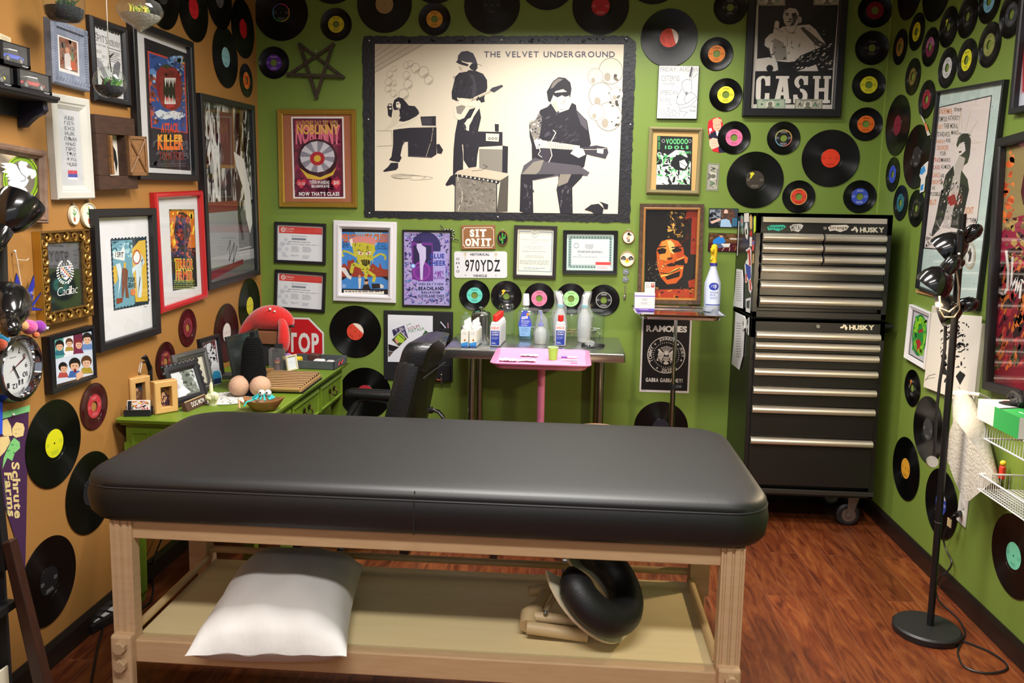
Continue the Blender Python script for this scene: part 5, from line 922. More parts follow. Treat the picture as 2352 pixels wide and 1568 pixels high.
# pompom caterpillar toy hanging under the lamp
t = on_wall('L', 'pompom_caterpillar', 'string of fluffy pompoms, purple head with a googly eye, beside the upside-down clock', 'toy', 60,755, off=.0)
f = lambda x, y: (lambda p: (p.x, p.y, .05))(whit('L', *zm(x, y)[0], .05)-whit('L', 60,755))
for nm, x, y, r, col in (('pompom', 350,1375,.022, '8a1f9a'),('pompom', 265,1375,.0235, 'e0559a'),('pompom', 205,1365,.017, 'e8a86a'),('pompom', 323,1445,.011, 'e8703a'),('pompom', 25,1480,.02, '2a9ad0'),('pompom', 0,1530,.02, 'e0603a'),('pompom', 20,1300,.03, 'd0281e')):
    MB(mat(col, .95, bump=(220,1,(1,1,1)), sheen=.5)).ball(f(x, y), r, n=18, k=12).build(nm, t)
e = f(375,1385); MB(mat('e8e8e8', .2)).ball((e[0], e[1], .07), .006, n=10, k=6).build('googly_eye', t); MB(mat('111111', .2)).ball((e[0], e[1], .0755), .003, n=8, k=5).build('pupil', t); MB(mat('d8d8e0', .6)).tube([f(395,1360), f(435,1390)], .002,6).build('feeler', t)
# pennant
P = Pic('L', [(-22,958),(67,931),(57,1308),(-16,1308)], .003, 'felt_pennant', 'purple felt pennant with cream lettering hanging point down', 'pennant'); zp = lambda *n: zz(0,880,3.563, *n)
f = P.px(.002); MB(mat('3d1440', .95)).prism([f(*k) for k in zp(-90,270,232,225,205,1520,-60,700)][::-1], .001,.003).build('felt', P.root, smooth=0); MB(mat('7ac07e', .9)).prism([f(*k) for k in zp(-90,265,240,180,237,230,-90,320)][::-1], .001,.0045).build('header_strip', P.root, smooth=0)
A = Art(P.px(.0032), .0032,.95); CC = 'd8bf84'; A.poly(CC, zp(25,300,60,290,90,350,100,430,30,430,0,380)); A.poly(CC, zp(100,370,130,320,180,310,205,350,190,430,130,445,100,420)); A.poly('3d1440', zp(140,318,185,300,210,340,205,380,190,330)); A.poly(CC, zp(0,440,70,430,85,480,40,560,0,600)); A.poly('79bd72', zp(95,470,115,445,160,480,165,530,120,570,100,635,60,610,20,700,30,610,60,540)); A.blobs(['4f9a55'], 14,1010,44,1055,12,3,4); A.line('3d1440', zp(120,380,140,375), .6); A.line('3d1440', zp(150,370,165,375), .6); A.line('3d1440', zp(120,410,140,412), .7)
def vtext(s, col, x0, y0, x1, y1, sl, bold): V, fc = layout(s, bold, .05); A._add(col, [zp(x0+(x1-x0)*(1-v)+sl*u, y0+(y1-y0)*u)[0] for u, v in V], fc)
vtext('Schrute', CC, 92,645,158,1105,26,.035); vtext('Farms', CC, 32,730,94,1090,34,.035); vtext('Honesdale PA * est. 1812', '9ab07a', 32,780,46,1075,26,.0); A.build('print', P.root); pin(P.root, *f(*zp(95,255)[0]), .004)
# other bits at the left edge
P = Pic('L', [(-14,912),(8,914),(6,1000),(-14,1000)], .012, 'felt_banner', 'bright blue fabric corner at the picture edge beside the purple pennant', 'banner'); MB(mat('1f48c8', .8)).box(-P.w/2,-P.h/2,.006, P.w/2, P.h/2,.012).build('fabric', P.root, smooth=0, bevel=.004)
P = Pic('L', [(-70,560),(16,548),(21,655),(-68,680)], .025, 'framed_print', 'dark-framed pale print cut off by the picture edge beside the blue swallow', 'picture'); P.frame(.022, mat('2a2624', .4)); P.sheet(.006, mat('c9c2b0', .8), .018, 'print'); P.glass(.018)
P = Pic('L', zl(-30,295,98,330,97,420,-30,395), .003, 'paper_note', 'yellowed handwritten paper note above the toy car boxes', 'note'); MB(mat('c9bb9a', .9)).box(-P.w/2,-P.h/2,.001, P.w/2, P.h/2,.003).build('paper', P.root, smooth=0); A = Art(P.uv(), .0031,.9); A.rows('77705f', 30,20,92,90,5,.3,4); A.build('writing', P.root)
# ---------------------------------------------------------------- pictures on the green side wall
zs = lambda *n: zz(2090,160,2.904, *n)
P = Pic('R', [(2149,219),(2306,171),(2243,702),(2100,671)], .022, 'framed_poster', 'tall thin-framed protest poster with hand lettering on pale blue behind the lamp', 'picture')
P.frame(.012, mat('15151a', .35)); P.sheet(.006, mat('a8c0bc', .7, var=('bfd0c8', 6,(1,1,1), .3)), .011, 'backing_paper'); P.glass(.011); A = Art(P.px(.0065), .0066)
A.blobs(['2f5a78', '4f9ab8'], 2110,190,2290,690,90,.9,4); A.poly('26262a', zs(196,248,548,168,450,1010,360,1215,90,1192)); A.poly('d8cec9', zs(200,254,541,178,448,1000,356,1208,97,1185)); A.poly('c89a6a', zs(40,1465,160,1500,160,1515,40,1485))
OR = 'c87838'; BK = '2c2a2a'
for s_, c_, x0, y0, x1, y1 in (('UNDERMINE', OR, 196,258,282,295),('their', BK, 294,246,350,278),('POMPOUS', BK, 190,312,248,346),('AUTHORITY', BK, 254,306,333,338),('REJECT', OR, 184,368,224,400),('THEIR MORAL', BK, 226,358,322,392),('STANDARDS.', BK, 182,414,270,446),('MAKE', BK, 276,404,322,434),('ANARCHY', OR, 176,466,236,492),('AND', BK, 240,458,272,484),('DISORDER', OR, 180,505,258,536),('YOUR', BK, 198,544,240,572),('TRADE', 'a8402e', 160,588,206,616),('MARKS', BK, 208,588,270,616),('CAUSE', 'a8402e', 156,638,200,664),('AS MUCH', BK, 208,634,272,662),('CHAOS', OR, 150,688,200,718),('AND', BK, 204,694,230,720),('DISRUPTION', OR, 146,736,222,764),('AS', BK, 148,776,168,800),('POSSIBLE', BK, 138,816,204,842),('BUT', OR, 132,866,178,902),("DON'T", OR, 368,914,426,962),('LET THEM', BK, 364,990,442,1020)):
    A.text(c_, s_, *bx(zs(x0, y0, x1, y1)), .005,.06)
for q in ((320,430,340,280),(370,410,405,280),(395,430,455,340),(405,490,470,485),(410,520,440,540),(300,480,285,500),(470,485,420,470),(340,280,350,400)): A.line('c8a878', zs(*q), .5)
A.poly('34372f', zs(310,500,325,450,350,425,390,425,408,470,400,570,385,620,360,640,345,620,330,560)); A.poly('d8cec9', zs(318,520,335,490,365,480,372,540,340,570,320,560)); A.blobs(['34372f'], 2198,305,2230,340,16,4,4, sharp=True); A.poly('34372f', zs(325,545,345,540,345,552,328,556)); A.poly('b5aca6', zs(300,640,330,570,370,590,360,640,340,700,295,700))
A.poly('2c2f2a', zs(240,700,290,640,300,720,280,800,260,940,200,1050,170,1000,200,850)); A.poly('2c2f2a', zs(345,670,385,730,395,800,360,960,320,1060,270,1050,300,860,330,760)); A.poly('b8b0aa', zs(290,710,340,690,330,800,290,930,270,1060,215,1050,250,900)); A.blobs(['2c2f2a', 'd8cec9', '6a6a62'], 2160,410,2210,520,40,4,7, ang=1.3, sharp=True); A.poly('8a2a2c', zs(250,850,300,830,315,890,270,910)); A.poly('2c2f2a', zs(170,1000,200,1060,160,1100,145,1090)); A.blobs(['3a3a38', '9a948e'], 2126,535,2160,566,22,3,8)
c = zs(400,1237)[0]; A.ring('c8904a', c[0], c[1], 13.5,32,.95); A.ring('b0a89a', c[0], c[1], 12,28,.9); A.ell('d0ccc4', c[0], c[1], 9,22); A.poly('26262a', [(c[0]-5, c[1]-8),(c[0]+2, c[1]-17),(c[0]+5, c[1]-4),(c[0]+2, c[1]+14),(c[0]-4, c[1]+16),(c[0]-1, c[1]+2)]); A.rect('d8983a', 2168,640,2182,646); A.build('print', P.root)
# framed red portrait poster
zt = lambda *n: zz(2240,300,2.49, *n)
P = Pic('R', [(2301,317),(2480,262),(2480,990),(2241,866)], .035, 'framed_poster', 'large black-framed red and orange military-jacket portrait at the picture edge', 'picture')
P.frame(.034, mat('1b1a1c', .4)); P.sheet(.005, mat('6a1826', .7), .03, 'backing_paper'); P.glass(.03,.02); A = Art(P.px(.006), .0065)
A.poly('7a1428', [(2308,322),(2470,275),(2470,975),(2270,846)]); A.poly('8f7d50', [(2310,325),(2470,280),(2470,470),(2350,500),(2296,560),(2280,560)]); A.blobs(['d8602a', 'e07a3a', 'b54a28'], 2298,345,2330,520,9,9,5); A.poly('4a1220', [(2352,400),(2345,440),(2350,470),(2400,480),(2400,360)]); A.poly('8a1a38', [(2290,545),(2330,500),(2400,480),(2420,700),(2300,680),(2298,600)]); A.blobs(['a88a4a', '6a5a34', '3a1018'], 2310,500,2400,640,40,9,6); A.blobs(['4a0e1c', 'b02a38', 'c86a2a', '2a1218'], 2294,600,2420,840,60,16,7, ang=1.3, sharp=True); A.blobs(['d8642a', '4a4a2a'], 2280,780,2340,850,12,12,8, ang=1.2, sharp=True)
A.line('d8d4d0', zt(178,685,190,800,185,900,165,935,130,920,100,880), 6); A.line('d8d4d0', zt(215,720,205,900,240,840,232,930,265,850,255,960), 5); A.line('d8d4d0', zt(265,850,290,880), 4); A.poly('2f2a2a', [(2308,322),(2470,275),(2470,300),(2308,340)]); A.build('print', P.root)
# upper corner picture
P = Pic('R', [(2350,-70),(2520,-130),(2490,225),(2311,268)], .03, 'framed_print', 'black-framed white-matted picture cut off by the upper picture corner', 'picture')
P.frame(.024, mat('17171b', .4)); P.sheet(.006, mat('c6cad6', .8), .02, 'mat_board'); P.glass(.022); A = Art(P.px(.007), .0068); A.poly('c0a0a8', [(2346,90),(2480,50),(2480,205),(2344,215)]); A.poly('b0303a', [(2350,95),(2480,58),(2480,200),(2348,211)]); A.build('print', P.root)
# wreath picture and canvas
zv = lambda *n: zz(1950,400,3.92, *n)
P = Pic('R', [(2087,702),(2135.5,715),(2121,844),(2074.5,825)], .02, 'framed_print', 'small white-framed print of a green and red wreath', 'picture')
P.frame(.022, mat('d6d3d6', .4), OGEE); P.glass(.02); A = Art(P.uv(.02), .005); A.rect('16161a', 0,0,100,100); A.rect('c8c8ce', 5,3,95,97); A.ell('1f7a3a', 50,48,42,44); A.ell('8fd02a', 50,46,36,38); A.blobs(['1f7a3a', '2a9a44', '7ac02a'], 16,10,84,88,14,9,4); A.ell('2f8a3a', 54,48,18,24); A.line('b0242e', [(44,42),(66,34)], 6); A.poly('b0242e', [(34,62),(50,56),(66,62),(60,70),(64,86),(54,74),(42,88),(44,72)]); A.build('print', P.root)
P = Pic('R', [(2141,717),(2256,726),(2236,932),(2121,888)], .018, 'canvas_painting', 'unframed white canvas with a black spotted cat face behind the lamp pole', 'picture')
MB(mat('c9c2ae', .8)).box(-P.w/2,-P.h/2,.001, P.w/2, P.h/2,.018).build('canvas', P.root, smooth=0); A = Art(P.px(.0182), .0182,.8); A.poly('dcd6ca', [(2141,717),(2256,726),(2236,932),(2121,888)])
A.blobs(['17171a'], 2160,745,2218,880,60,8,9, sharp=True); A.blobs(['17171a'], 2186,738,2226,810,34,3.5,10); A.poly('17171a', zz(1950,800,3.92,830,60,870,30,860,150,900,250,840,230)); A.poly('17171a', zz(1950,800,3.92,960,250,1000,200,1050,240,1000,330)); A.line('26262a', zz(1950,800,3.92,685,290,720,245,780,230), 1.2); A.line('26262a', zz(1950,800,3.92,690,280,740,265,775,262), .9); A.line('26262a', zz(1950,800,3.92,985,340,1010,380), .8); A.build('painting', P.root)
# stickers tucked behind the protest poster
P = Pic('R', [(2112,375),(2133,370),(2130,440),(2110,442)], .008, 'paper_sticker', 'blue and white die-cut sticker beside the edge of the protest poster', 'sticker'); A = Art(P.uv(), .007,.5); A.poly('d8d4d0', [(20,15),(60,5),(95,0),(100,30),(70,55),(60,98),(10,100),(20,55),(0,40)]); A.poly('3a8ac8', [(10,20),(50,10),(70,30),(30,40),(6,36)]); A.poly('3a8ac8', [(20,75),(52,72),(48,92),(16,94)]); A.build('sticker', P.root)
P = Pic('R', [(2112,264),(2126,268),(2138,312),(2128,312)], .01, 'paper_streamer', 'folded strip of coloured paper beside the upper edge of the protest poster', 'sticker'); A = Art(P.px(.008), .008,.5); A.poly('c8c4b8', [(2113,262),(2120,270),(2137,310),(2130,312),(2122,282)]); A.poly('d07a4a', [(2122,282),(2128,284),(2133,300),(2128,302)]); A.build('paper', P.root)
# ---------------------------------------------------------------- massage table
BEECH = mat('cdae8c', .5, var=('c09d76', 5,(2,2,14), .3)); BEECHX = mat('cbab86', .5, var=('bb9870', 5,(2,14,14), .35)); LEATH = mat('0d0d0f', .5, bump=(320,.07,(1,1,1)), spec=.6)
def rrect(x0, y0, x1, y1, r, n=8): return [(cx+r*math.cos(a), cy+r*math.sin(a)) for cx, cy, a0 in ((x1-r, y1-r, 0),(x0+r, y1-r, 1.5708),(x0+r, y0+r, 3.1416),(x1-r, y0+r, 4.7124)) for a in [a0+1.5708*i/n for i in range(n+1)]]
T0 = Vector((-.40,-2.07,0)); t = thing('massage_table', 'beech massage table with a thick black padded top and lower shelf', 'table', loc=T0)
def cushion():
    rings = []
    for z, ins in ((.692,.03),(.698,.012),(.715,.002),(.76,-.003),(.79,.001),(.796,.004)): rings.append([(x, y, z) for x, y in rrect(-.985+ins, -.325+ins, .98-ins, .465-ins, .12)])
    for z, ins in ((.799,.002),(.812,.004),(.823,.014),(.829,.035),(.832,.08),(.833,.16)): rings.append([(x, y, z) for x, y in rrect(-.985+ins, -.325+ins, .98-ins, .465-ins, max(.12,.12+ins*.1))])
    return MB(LEATH).loft(rings)
cu = cushion().build('cushion', t, smooth=50)
mb = MB(mat('232327', .4)); z = .797; p = [(x, y, z) for x, y in rrect(-.983,-.323,.978,.463,.12)]; mb.tube(p+[p[0]], .003,6); mb.tube([(0.0,-.327,.70),(0.0,-.3275,.79),(0,-.315,.822)], .0018,5); mb.build('piping', cu)
mb = MB(BEECHX)
LX0, LX1, LYF, LYB = -.878,.895,-.30,.245
for a in ((LX0+.01, LYF+.012,.635, LX1-.01, LYF+.045,.692),(LX0+.01, LYB-.02,.635, LX1-.01, LYB+.015,.692),(LX0+.01, LYF+.02,.635, LX0+.04, LYB, .692),(LX1-.04, LYF+.02,.635, LX1-.01, LYB, .692)): mb.box(*a)
mb.build('top_frame', t, smooth=0, bevel=.003)
def leg(x, y, front):
    mb = MB(BEECH); w = .032
    pr = [(-w, -.02),(-w+.006,-.02),(-w+.008,-.015),(-w+.013,-.015),(-w+.015,-.02),(-.004,-.02),(-.002,-.014),(.003,-.014),(.005,-.02),(w-.014,-.02),(w-.012,-.015),(w-.007,-.015),(w-.005,-.02),(w, -.02),(w, .02),(-w, .02)]
    if not front: pr = [(-.032,-.03),(.032,-.03),(.032,.03),(-.032,.03)]
    mb.loft([[(x+a, y+b, .30) for a, b in pr], [(x+a, y+b, .692) for a, b in pr]], BEECH); l = mb.build('leg', t, smooth=0)
    yy = y-.03 if front else y+.04
    MB(BEECH).loft([[(x+sx*.032+(.002 if sx < 0 else 0), yy+sy*.017, z_) for sx, sy in ((-1,-1),(1,-1),(1,1),(-1,1))] for z_ in (0.0,.355)]).build('height_extension', l, smooth=0, bevel=.007)
    if front:
        for zz_ in (.325,.27): MB(mat('b89a78', .6)).prism([(x+.004+(.017+.002*(i % 2))*math.cos(6.2832*i/16), zz_+(.017+.002*(i % 2))*math.sin(6.2832*i/16)) for i in range(16)], yy-.036, yy-.015, ax='y').build('knob', l, smooth=0, bevel=.002)
for x, y, f in ((LX0+.02, LYF+.02,1),(LX1-.02, LYF+.02,1),(LX0+.0, LYB, 0),(LX1-.015, LYB, 0)): leg(x, y, f)
mb = MB(mat('e2cfa0', .5, var=('dac28e', 3,(1,12,12), .4)));  mb.box(LX0+.045, LYF+.045,.318, LX1-.05, LYB+.01,.33); sh = mb.build('shelf', t, smooth=0)
MB(BEECHX).box(LX0+.05, LYF+.0,.262, LX1-.05, LYF+.035,.331).build('front_rail', sh, smooth=0, bevel=.004)
for a, b in (((LX0+.03, LYB, .372),(LX1-.04, LYB, .372)),((LX0+.035, LYB-.02,.35),(LX0+.035, LYF+.04,.35)),((LX1-.045, LYB-.02,.35),(LX1-.045, LYF+.04,.35))): MB(mat('c8a878', .45)).tube([a, b], .012,12).build('dowel_rail', t)
# pillow on the shelf
def pillow():
    c = [hit(424,1503,2,.385), hit(796,1506,2,.385), hit(832,1262,2,.45), hit(572,1250,2,.45)]
    o = sum(c, Vector())/4; base = .34; t = thing('pillow', 'plump white bed pillow on the massage table shelf, overhanging its front', 'pillow', loc=(o.x, o.y, .332))
    n = 30; R_ = random.Random(2); top = []; bot = []
    for j in range(n+1):
        for i in range(n+1):
            u, v = i/n, j/n; a, b = 2*u-1,2*v-1
            e = (max(0,1-abs(a)**3.0)*max(0,1-abs(b)**3.0))**.55; k = 1-.035*(1-abs(a)**2)*abs(b)**4; k2 = 1-.05*(1-abs(b)**2)*abs(a)**4
            uu, vv = .5+(u-.5)*k2,.5+(v-.5)*k
            p = (c[0]*(1-uu)+c[1]*uu)*(1-vv)+(c[3]*(1-uu)+c[2]*uu)*vv
            wr = .004*math.sin(a*13+b*5)*(1-e)+.004*math.sin(b*17-a*9)*(1-e)*abs(a)+.003*math.sin(9*a+3)*math.sin(7*b)
            ztop = .05+.015*v+.115*e+wr; zb = .05-.049*e-(.03*e*(v < .3)*(.3-v)/.3)+wr*.3
            if v < .22: zb -= 0.0; 
            q = p-o; top.append((q.x, q.y, ztop)); bot.append((q.x, q.y, max(zb, .001 if v > .12 else -.05)))
    mb = MB(mat('c4c0be', .85, sheen=.1, bump=(16,.55,(1.6,.7,1)))); f = []
    N_ = n+1
    for j in range(n):
        for i in range(n): f.append((j*N_+i, j*N_+i+1,(j+1)*N_+i+1,(j+1)*N_+i))
    mb.add(top, f); mb.add(bot, [q[::-1] for q in f])
    ed = [i for i in range(N_)]+[j*N_+n for j in range(1, N_)]+[n*N_+i for i in range(n-1,-1,-1)]+[j*N_ for j in range(n-1,0,-1)]
    b0 = len(top); mb.add([top[i] for i in ed]+[bot[i] for i in ed], [(i, i+len(ed),(i+1) % len(ed)+len(ed),(i+1) % len(ed)) for i in range(len(ed))])
    mb.build('pillowcase', t, smooth=70)
pillow()
# face cradle
def cradle():
    o = hit(1352,1356,2,.47); t = thing('face_cradle', 'black horseshoe face cushion on a cream plate with beige folding bracket on the shelf', 'headrest', loc=(o.x, o.y, .332))
    a = Vector((.70,-.12,-.66)).normalized(); n = Vector((.62,-.30,.70)); n = (n-a*n.dot(a)).normalized(); b = n.cross(a); cz = .132
    if b.y < 0: b = -b
    O = Vector((0,0, cz)); P = lambda x, y, z: O+a*x+b*y+n*z
    rings = []
    for i in range(33):
        th = math.radians(-152+304*i/32); rx, ry = .108,.112; cx, cy = rx*math.cos(th), ry*math.sin(th); d = Vector((math.cos(th)/rx, math.sin(th)/ry)).normalized(); e = min(1,(min(i, 32-i)+.35)/3.2)**.5; r = .050*e
        rings.append([tuple(P(cx+d.x*r*1.0*math.cos(q), cy+d.y*r*1.0*math.cos(q), .05+r*(1.05 if math.sin(q) < 0 else .95)*math.sin(q))) for q in [6.2832*k/16 for k in range(16)]])
    MB(mat('141416', .5, bump=(200,.2,(1,1,1)))).loft(rings).build('cushion', t, smooth=60)
    out = [(.165*math.cos(math.radians(-150+300*i/30)), .135*math.sin(math.radians(-150+300*i/30))) for i in range(31)]; inn = [(.085*math.cos(math.radians(150-300*i/30)), .075*math.sin(math.radians(150-300*i/30))) for i in range(31)]
    pts = out+inn; MB(mat('d3c8a8', .5)).loft([[tuple(P(x, y, z)) for x, y in pts] for z in (-.012,-.003)], cap=True).build('plate', t, smooth=0)
    BG = mat('c0a67c', .5); L_ = lambda px, py, z: hit(px, py, 2,.332+z)-Vector((o.x, o.y, .332))
    mb = MB(BG)
    for pl, r in (([L_(1210,1440,.035), L_(1350,1460,.02)], .019),([L_(1222,1415,.05), L_(1345,1428,.045)], .016),([L_(1212,1438,.035), L_(1214,1412,.05), L_(1232,1400,.05)], .026),([L_(1228,1408,.05), L_(1252,1362,.06)], .017),([L_(1215,1358,.05), L_(1262,1350,.06), L_(1285,1362,.06)], .016)): mb.tube([tuple(q) for q in pl], r, 14)
    mb.build('bracket', t); m2 = MB(mat('a08a68', .5)); m2.tube([tuple(L_(1252,1405,.06)), tuple(L_(1275,1370,.09))], .008,8); m2.build('strut', t); MB(mat('8a8a88', .3,.8)).ball(tuple(L_(1340,1430,.066)), .008, n=10, k=6).ball(tuple(L_(1253,1407,.072)), .007, n=10, k=6).build('bolt', t)
    MB(mat('2a1512', .7)).box(.128,-.03,.076,.150,.0,.10).build('strap', t, M=None) if False else None
cradle()
# ---------------------------------------------------------------- tool cabinet and chest
HK = mat('121110', .38, coat=.25, crough=.3); ST = mat('dcd4c6', .32,.85); HX0, HX1, HY, HB = .925,1.572,-.46,-.012
hz = lambda px, py: hit(px, py, 1, HY).z
hx = lambda px, py: hit(px, py, 1, HY-.01).x
dog = [(0,60),(12,45),(30,38),(40,20),(46,0),(58,22),(70,8),(76,34),(92,60),(84,96),(62,100),(66,78),(50,62),(30,72),(10,72)]
def husky(name, label, z0, z1, rows, cat):
    t = thing(name, label, cat, loc=((HX0+HX1)/2, HY, z0)); o = Vector(((HX0+HX1)/2, HY, z0)); hw = (HX1-HX0)/2; h = z1-z0
    mb = MB(HK)
    for a in ((-hw, .004,0,-hw+.025, HB-HY, h),(hw-.025,.004,0, hw, HB-HY, h),(-hw, .004, h-.02, hw, HB-HY, h),(-hw, .004,0, hw, HB-HY, .03),(-hw, HB-HY-.01,0, hw, HB-HY, h),(-hw, .004, h-.10, hw, .03, h)): mb.box(*a)
    mb.box(-hw+.03,.035,.03, hw-.03,.05, h-.03); mb.build('body', t, smooth=0, bevel=.002)
    for (za, zb, hcz, xa, xb) in rows:
        d = MB(HK).box(xa, -.006, zb, xb, .03, za).build('drawer', t, smooth=0, bevel=.0015)
        pr = [(0,0),(-.012,.001),(-.019,.005),(-.022,.013),(-.021,.022),(-.015,.030),(-.006,.034),(0,.0345)]
        MB(ST).loft([[(x, -.006+a, hcz-.017+b) for a, b in pr] for x in (xa+.002, xb-.002)]).build('handle', d, smooth=45)
    return t, o
hw = (HX1-HX0)/2; cx0 = (HX0+HX1)/2
ztop = hz(1890,491); zmid = hz(1880,733); zbot = hz(1860,1140)
rw = []; ys = [546.5,571.5,597,622,658,694,722]; xm = hx(1889,600)-cx0; xl = -hw+.03; xr = hw-.03
for i in range(6):
    a = hz(1880, ys[i]-11)-zmid; b = hz(1880, ys[i+1]-12.5)-zmid+.001; c_ = hz(1880, ys[i])-zmid
    rw += [(a, b, c_, xl, xm-.003),(a, b, c_, xm+.003, xr)] if i < 3 else [(a, b, c_, xl, xr)]
t, o = husky('tool_chest', 'black upper tool chest with steel drawer pulls and stickers', zmid+.002, ztop, rw, 'tool chest')
o = Vector((cx0, HY, zmid+.002)); MB(ST).box(xl, -.005, hz(1890,512)-o.z, xr, .004, hz(1890,500)-o.z).build('lid_trim', t, smooth=0, bevel=.001)
fp = lambda a, b: (lambda q: (q.x-o.x, q.z-o.z))(hit(a, b, 1, HY-.002))
class FArt(Art):                                   # printed marks on an upright face at local y
    def build(s, name, parent, **k):
        y = s.fy; s.mb.v = [(x, y-(z), zz_) for x, zz_, z in s.mb.v]; return s.mb.build(name, parent, smooth=0)
def fart(y=.003): A = FArt(fp, 0,.4); A.fy = y; return A
CRM = 'd8d0b8'
def brand(A, x0, y0, x1, y1):
    w = x1-x0; A.poly(CRM, [(x0+w*.24*a/100, y0+(y1-y0)*b/100) for a, b in dog]); A.poly('1a1815', [(x0+w*.09, y0+(y1-y0)*.5),(x0+w*.16, y0+(y1-y0)*.45),(x0+w*.13, y0+(y1-y0)*.65)]); A.text(CRM, 'HUSKY', x0+w*.27, y0+(y1-y0)*.2, x1, y1,.05,.02)
A = fart(); brand(A, 1955,519,2032,534); A.build('brand_mark', t)
for nm, c1, c2, x0, y0, x1, y1, tx in (('teal', '2fae93', 'd8e6e0', 1762,516,1806,531, 'Strange'),('grey', 'c8c2bc', '6a6460', 1814,514,1846,533, 'METAL'),('cream', 'd2c8ba', '6a5c50', 1902,516,1951,533, 'Strange')):
    A = fart(.002); A.poly(c1, [(x0, y0+6),(x0+8, y0+1),(x1-6, y0),(x1, y0+4),(x1-6, y1-5),((x0+x1)/2+4, y1),((x0+x1)/2-8, y1-4),(x0+4, y1-2)]); A.text('1c1a18' if nm == 'teal' else c2, tx, x0+4, y0+3, x1-5, y1-5,.03); A.build('sticker', t)
q = fp(1895,524); MB(mat('d8d8d8', .2,.9)).cyl((q[0], .004, q[1]),(q[0], -.004, q[1]), .008, n=16).build('lock', t)
# stickers on its side
sx = lambda a, b: (lambda q: (q.y-o.y, q.z-o.z))(hit(a, b, 0, HX0-.001)); zy = lambda *n: zz(1650,470,4.02, *n)
class SArt(Art):
    def build(s, name, parent, **k): s.mb.v = [(s.fx-z, y, zz_) for y, zz_, z in s.mb.v]; return s.mb.build(name, parent, smooth=0)
def sart(): A = SArt(sx, .0006,.4); A.fx = -hw; return A
def star_st(c, pts, inner=()):
    A = sart(); A.poly(c, zy(*pts))
    for c2, p2 in inner: A.poly(c2, zy(*p2))
    A.build('sticker', t)
star_st('d8d4cc', (236,80,282,76,282,158,236,160)); star_st('7a9a8a', (205,110,215,90,228,110,228,190,215,212,203,180), [('c86a5a', (208,130,222,130,222,170,208,170))]); star_st('c8a060', (288,110,300,85,312,120,310,220,298,235,288,200)); star_st('b8d02a', (325,130,335,98,346,110,344,240,326,268)); star_st('d8d6d0', (240,220,252,160,268,170,276,260,268,325,250,300), [('2a2a2e', (250,230,262,220,266,270,254,280))])
star_st('b02a2a', (290,245,312,240,310,290,290,292)); star_st('d8d4cc', (288,300,310,296,308,384,288,385)); star_st('c84a4a', (315,330,332,330,326,430,308,420), [('3a6ac0', (316,340,330,340,326,370,316,370))]); star_st('15151a', (182,125,198,122,182,490,166,492), [('d8d4cc', (186,150,194,150,178,470,170,470))]); star_st('b89a6a', (315,455,330,452,326,540,312,540)); star_st('7a8a80', (205,230,222,195,236,230,232,270,218,275))
star_st('e0dcdc', (250,420,290,390,304,420,306,600,300,690,312,770,296,825,280,790,275,680,262,720,245,720,248,640,240,560,255,520,268,500,270,440), [('b02a34', (262,430,292,405,300,560,284,560,276,450)),('2f3f9a', (248,540,298,570,300,670,284,700,258,650)),('c84a44', (284,700,300,690,304,790,290,790)),('c84a44', (250,640,264,640,262,710,250,712))])
star_st('d8d8d6', (252,870,298,855,292,1000,252,985), [('3a3a3e', (258,890,290,880,286,960,258,950))])
rw = []; ys = [767,792,816.5,852,894.5,938,1009.5]; zb2 = zbot
for i in range(7):
    a = hz(1722, ys[i]-9)-zbot; c_ = hz(1722, ys[i])-zbot; b = (hz(1722, ys[i+1]-10.5) if i < 6 else hz(1722,1110))-zbot; rw.append((a, b, c_, -hw+.022, hw-.025))
t, o2 = husky('tool_cabinet', 'black rolling tool cabinet under the chest with seven steel-handled drawers', zbot, zmid, rw, 'tool cabinet'); o = o2
A = fart(); brand(A, 1930,744,2009,758); A.build('brand_mark', t); q = fp(1879,749.5); MB(mat('d0d0d0', .2,.9)).cyl((q[0], .004, q[1]),(q[0], -.004, q[1]), .009, n=16).build('lock', t)
MB(mat('2a2826', .4)).box(-hw, -.008,.012, hw, .0,.035).build('bottom_trim', t, smooth=0, bevel=.002)
mb = MB(mat('171719', .4)); zz0 = hz(2045,752)-zbot; mb.tube([(hw, .05, zz0),(hw+.05,.05, zz0),(hw+.05,.38, zz0),(hw, .38, zz0)], .011,10); mb.build('side_handle', t)
for x in (-hw+.06, hw-.085):
    for y in (.10, HB-HY-.07):
        m = MB(mat('17171a', .5)); m.lathe([(.02,-.018),(.048,-.02),(.060,-.012),(.060,.012),(.048,.02),(.02,.018)], 28, c=(x, y, .060-zbot), ax='y'); c = m.build('caster', t); m = MB(mat('9a9a9a', .25,.9)); m.lathe([(.036,-.022),(.036,.022)], 20, c=(x, y, .060-zbot), ax='y').build('hub', c, smooth=30)
        m = MB(mat('8f8f90', .28,.9)); 
        for s in (-1,1): m.prism([(x+.013,.060-zbot-.012),(x-.013,.060-zbot-.012),(x-.008,-.004),(x+.052,-.004)], y+s*.025, y+s*.0285, ax='y')
        m.box(x-.03, y-.032,-.006, x+.055, y+.032,0); m.cyl((x, y-.032,.060-zbot),(x, y+.032,.060-zbot), .009, n=12); m.build('fork', c, smooth=30)
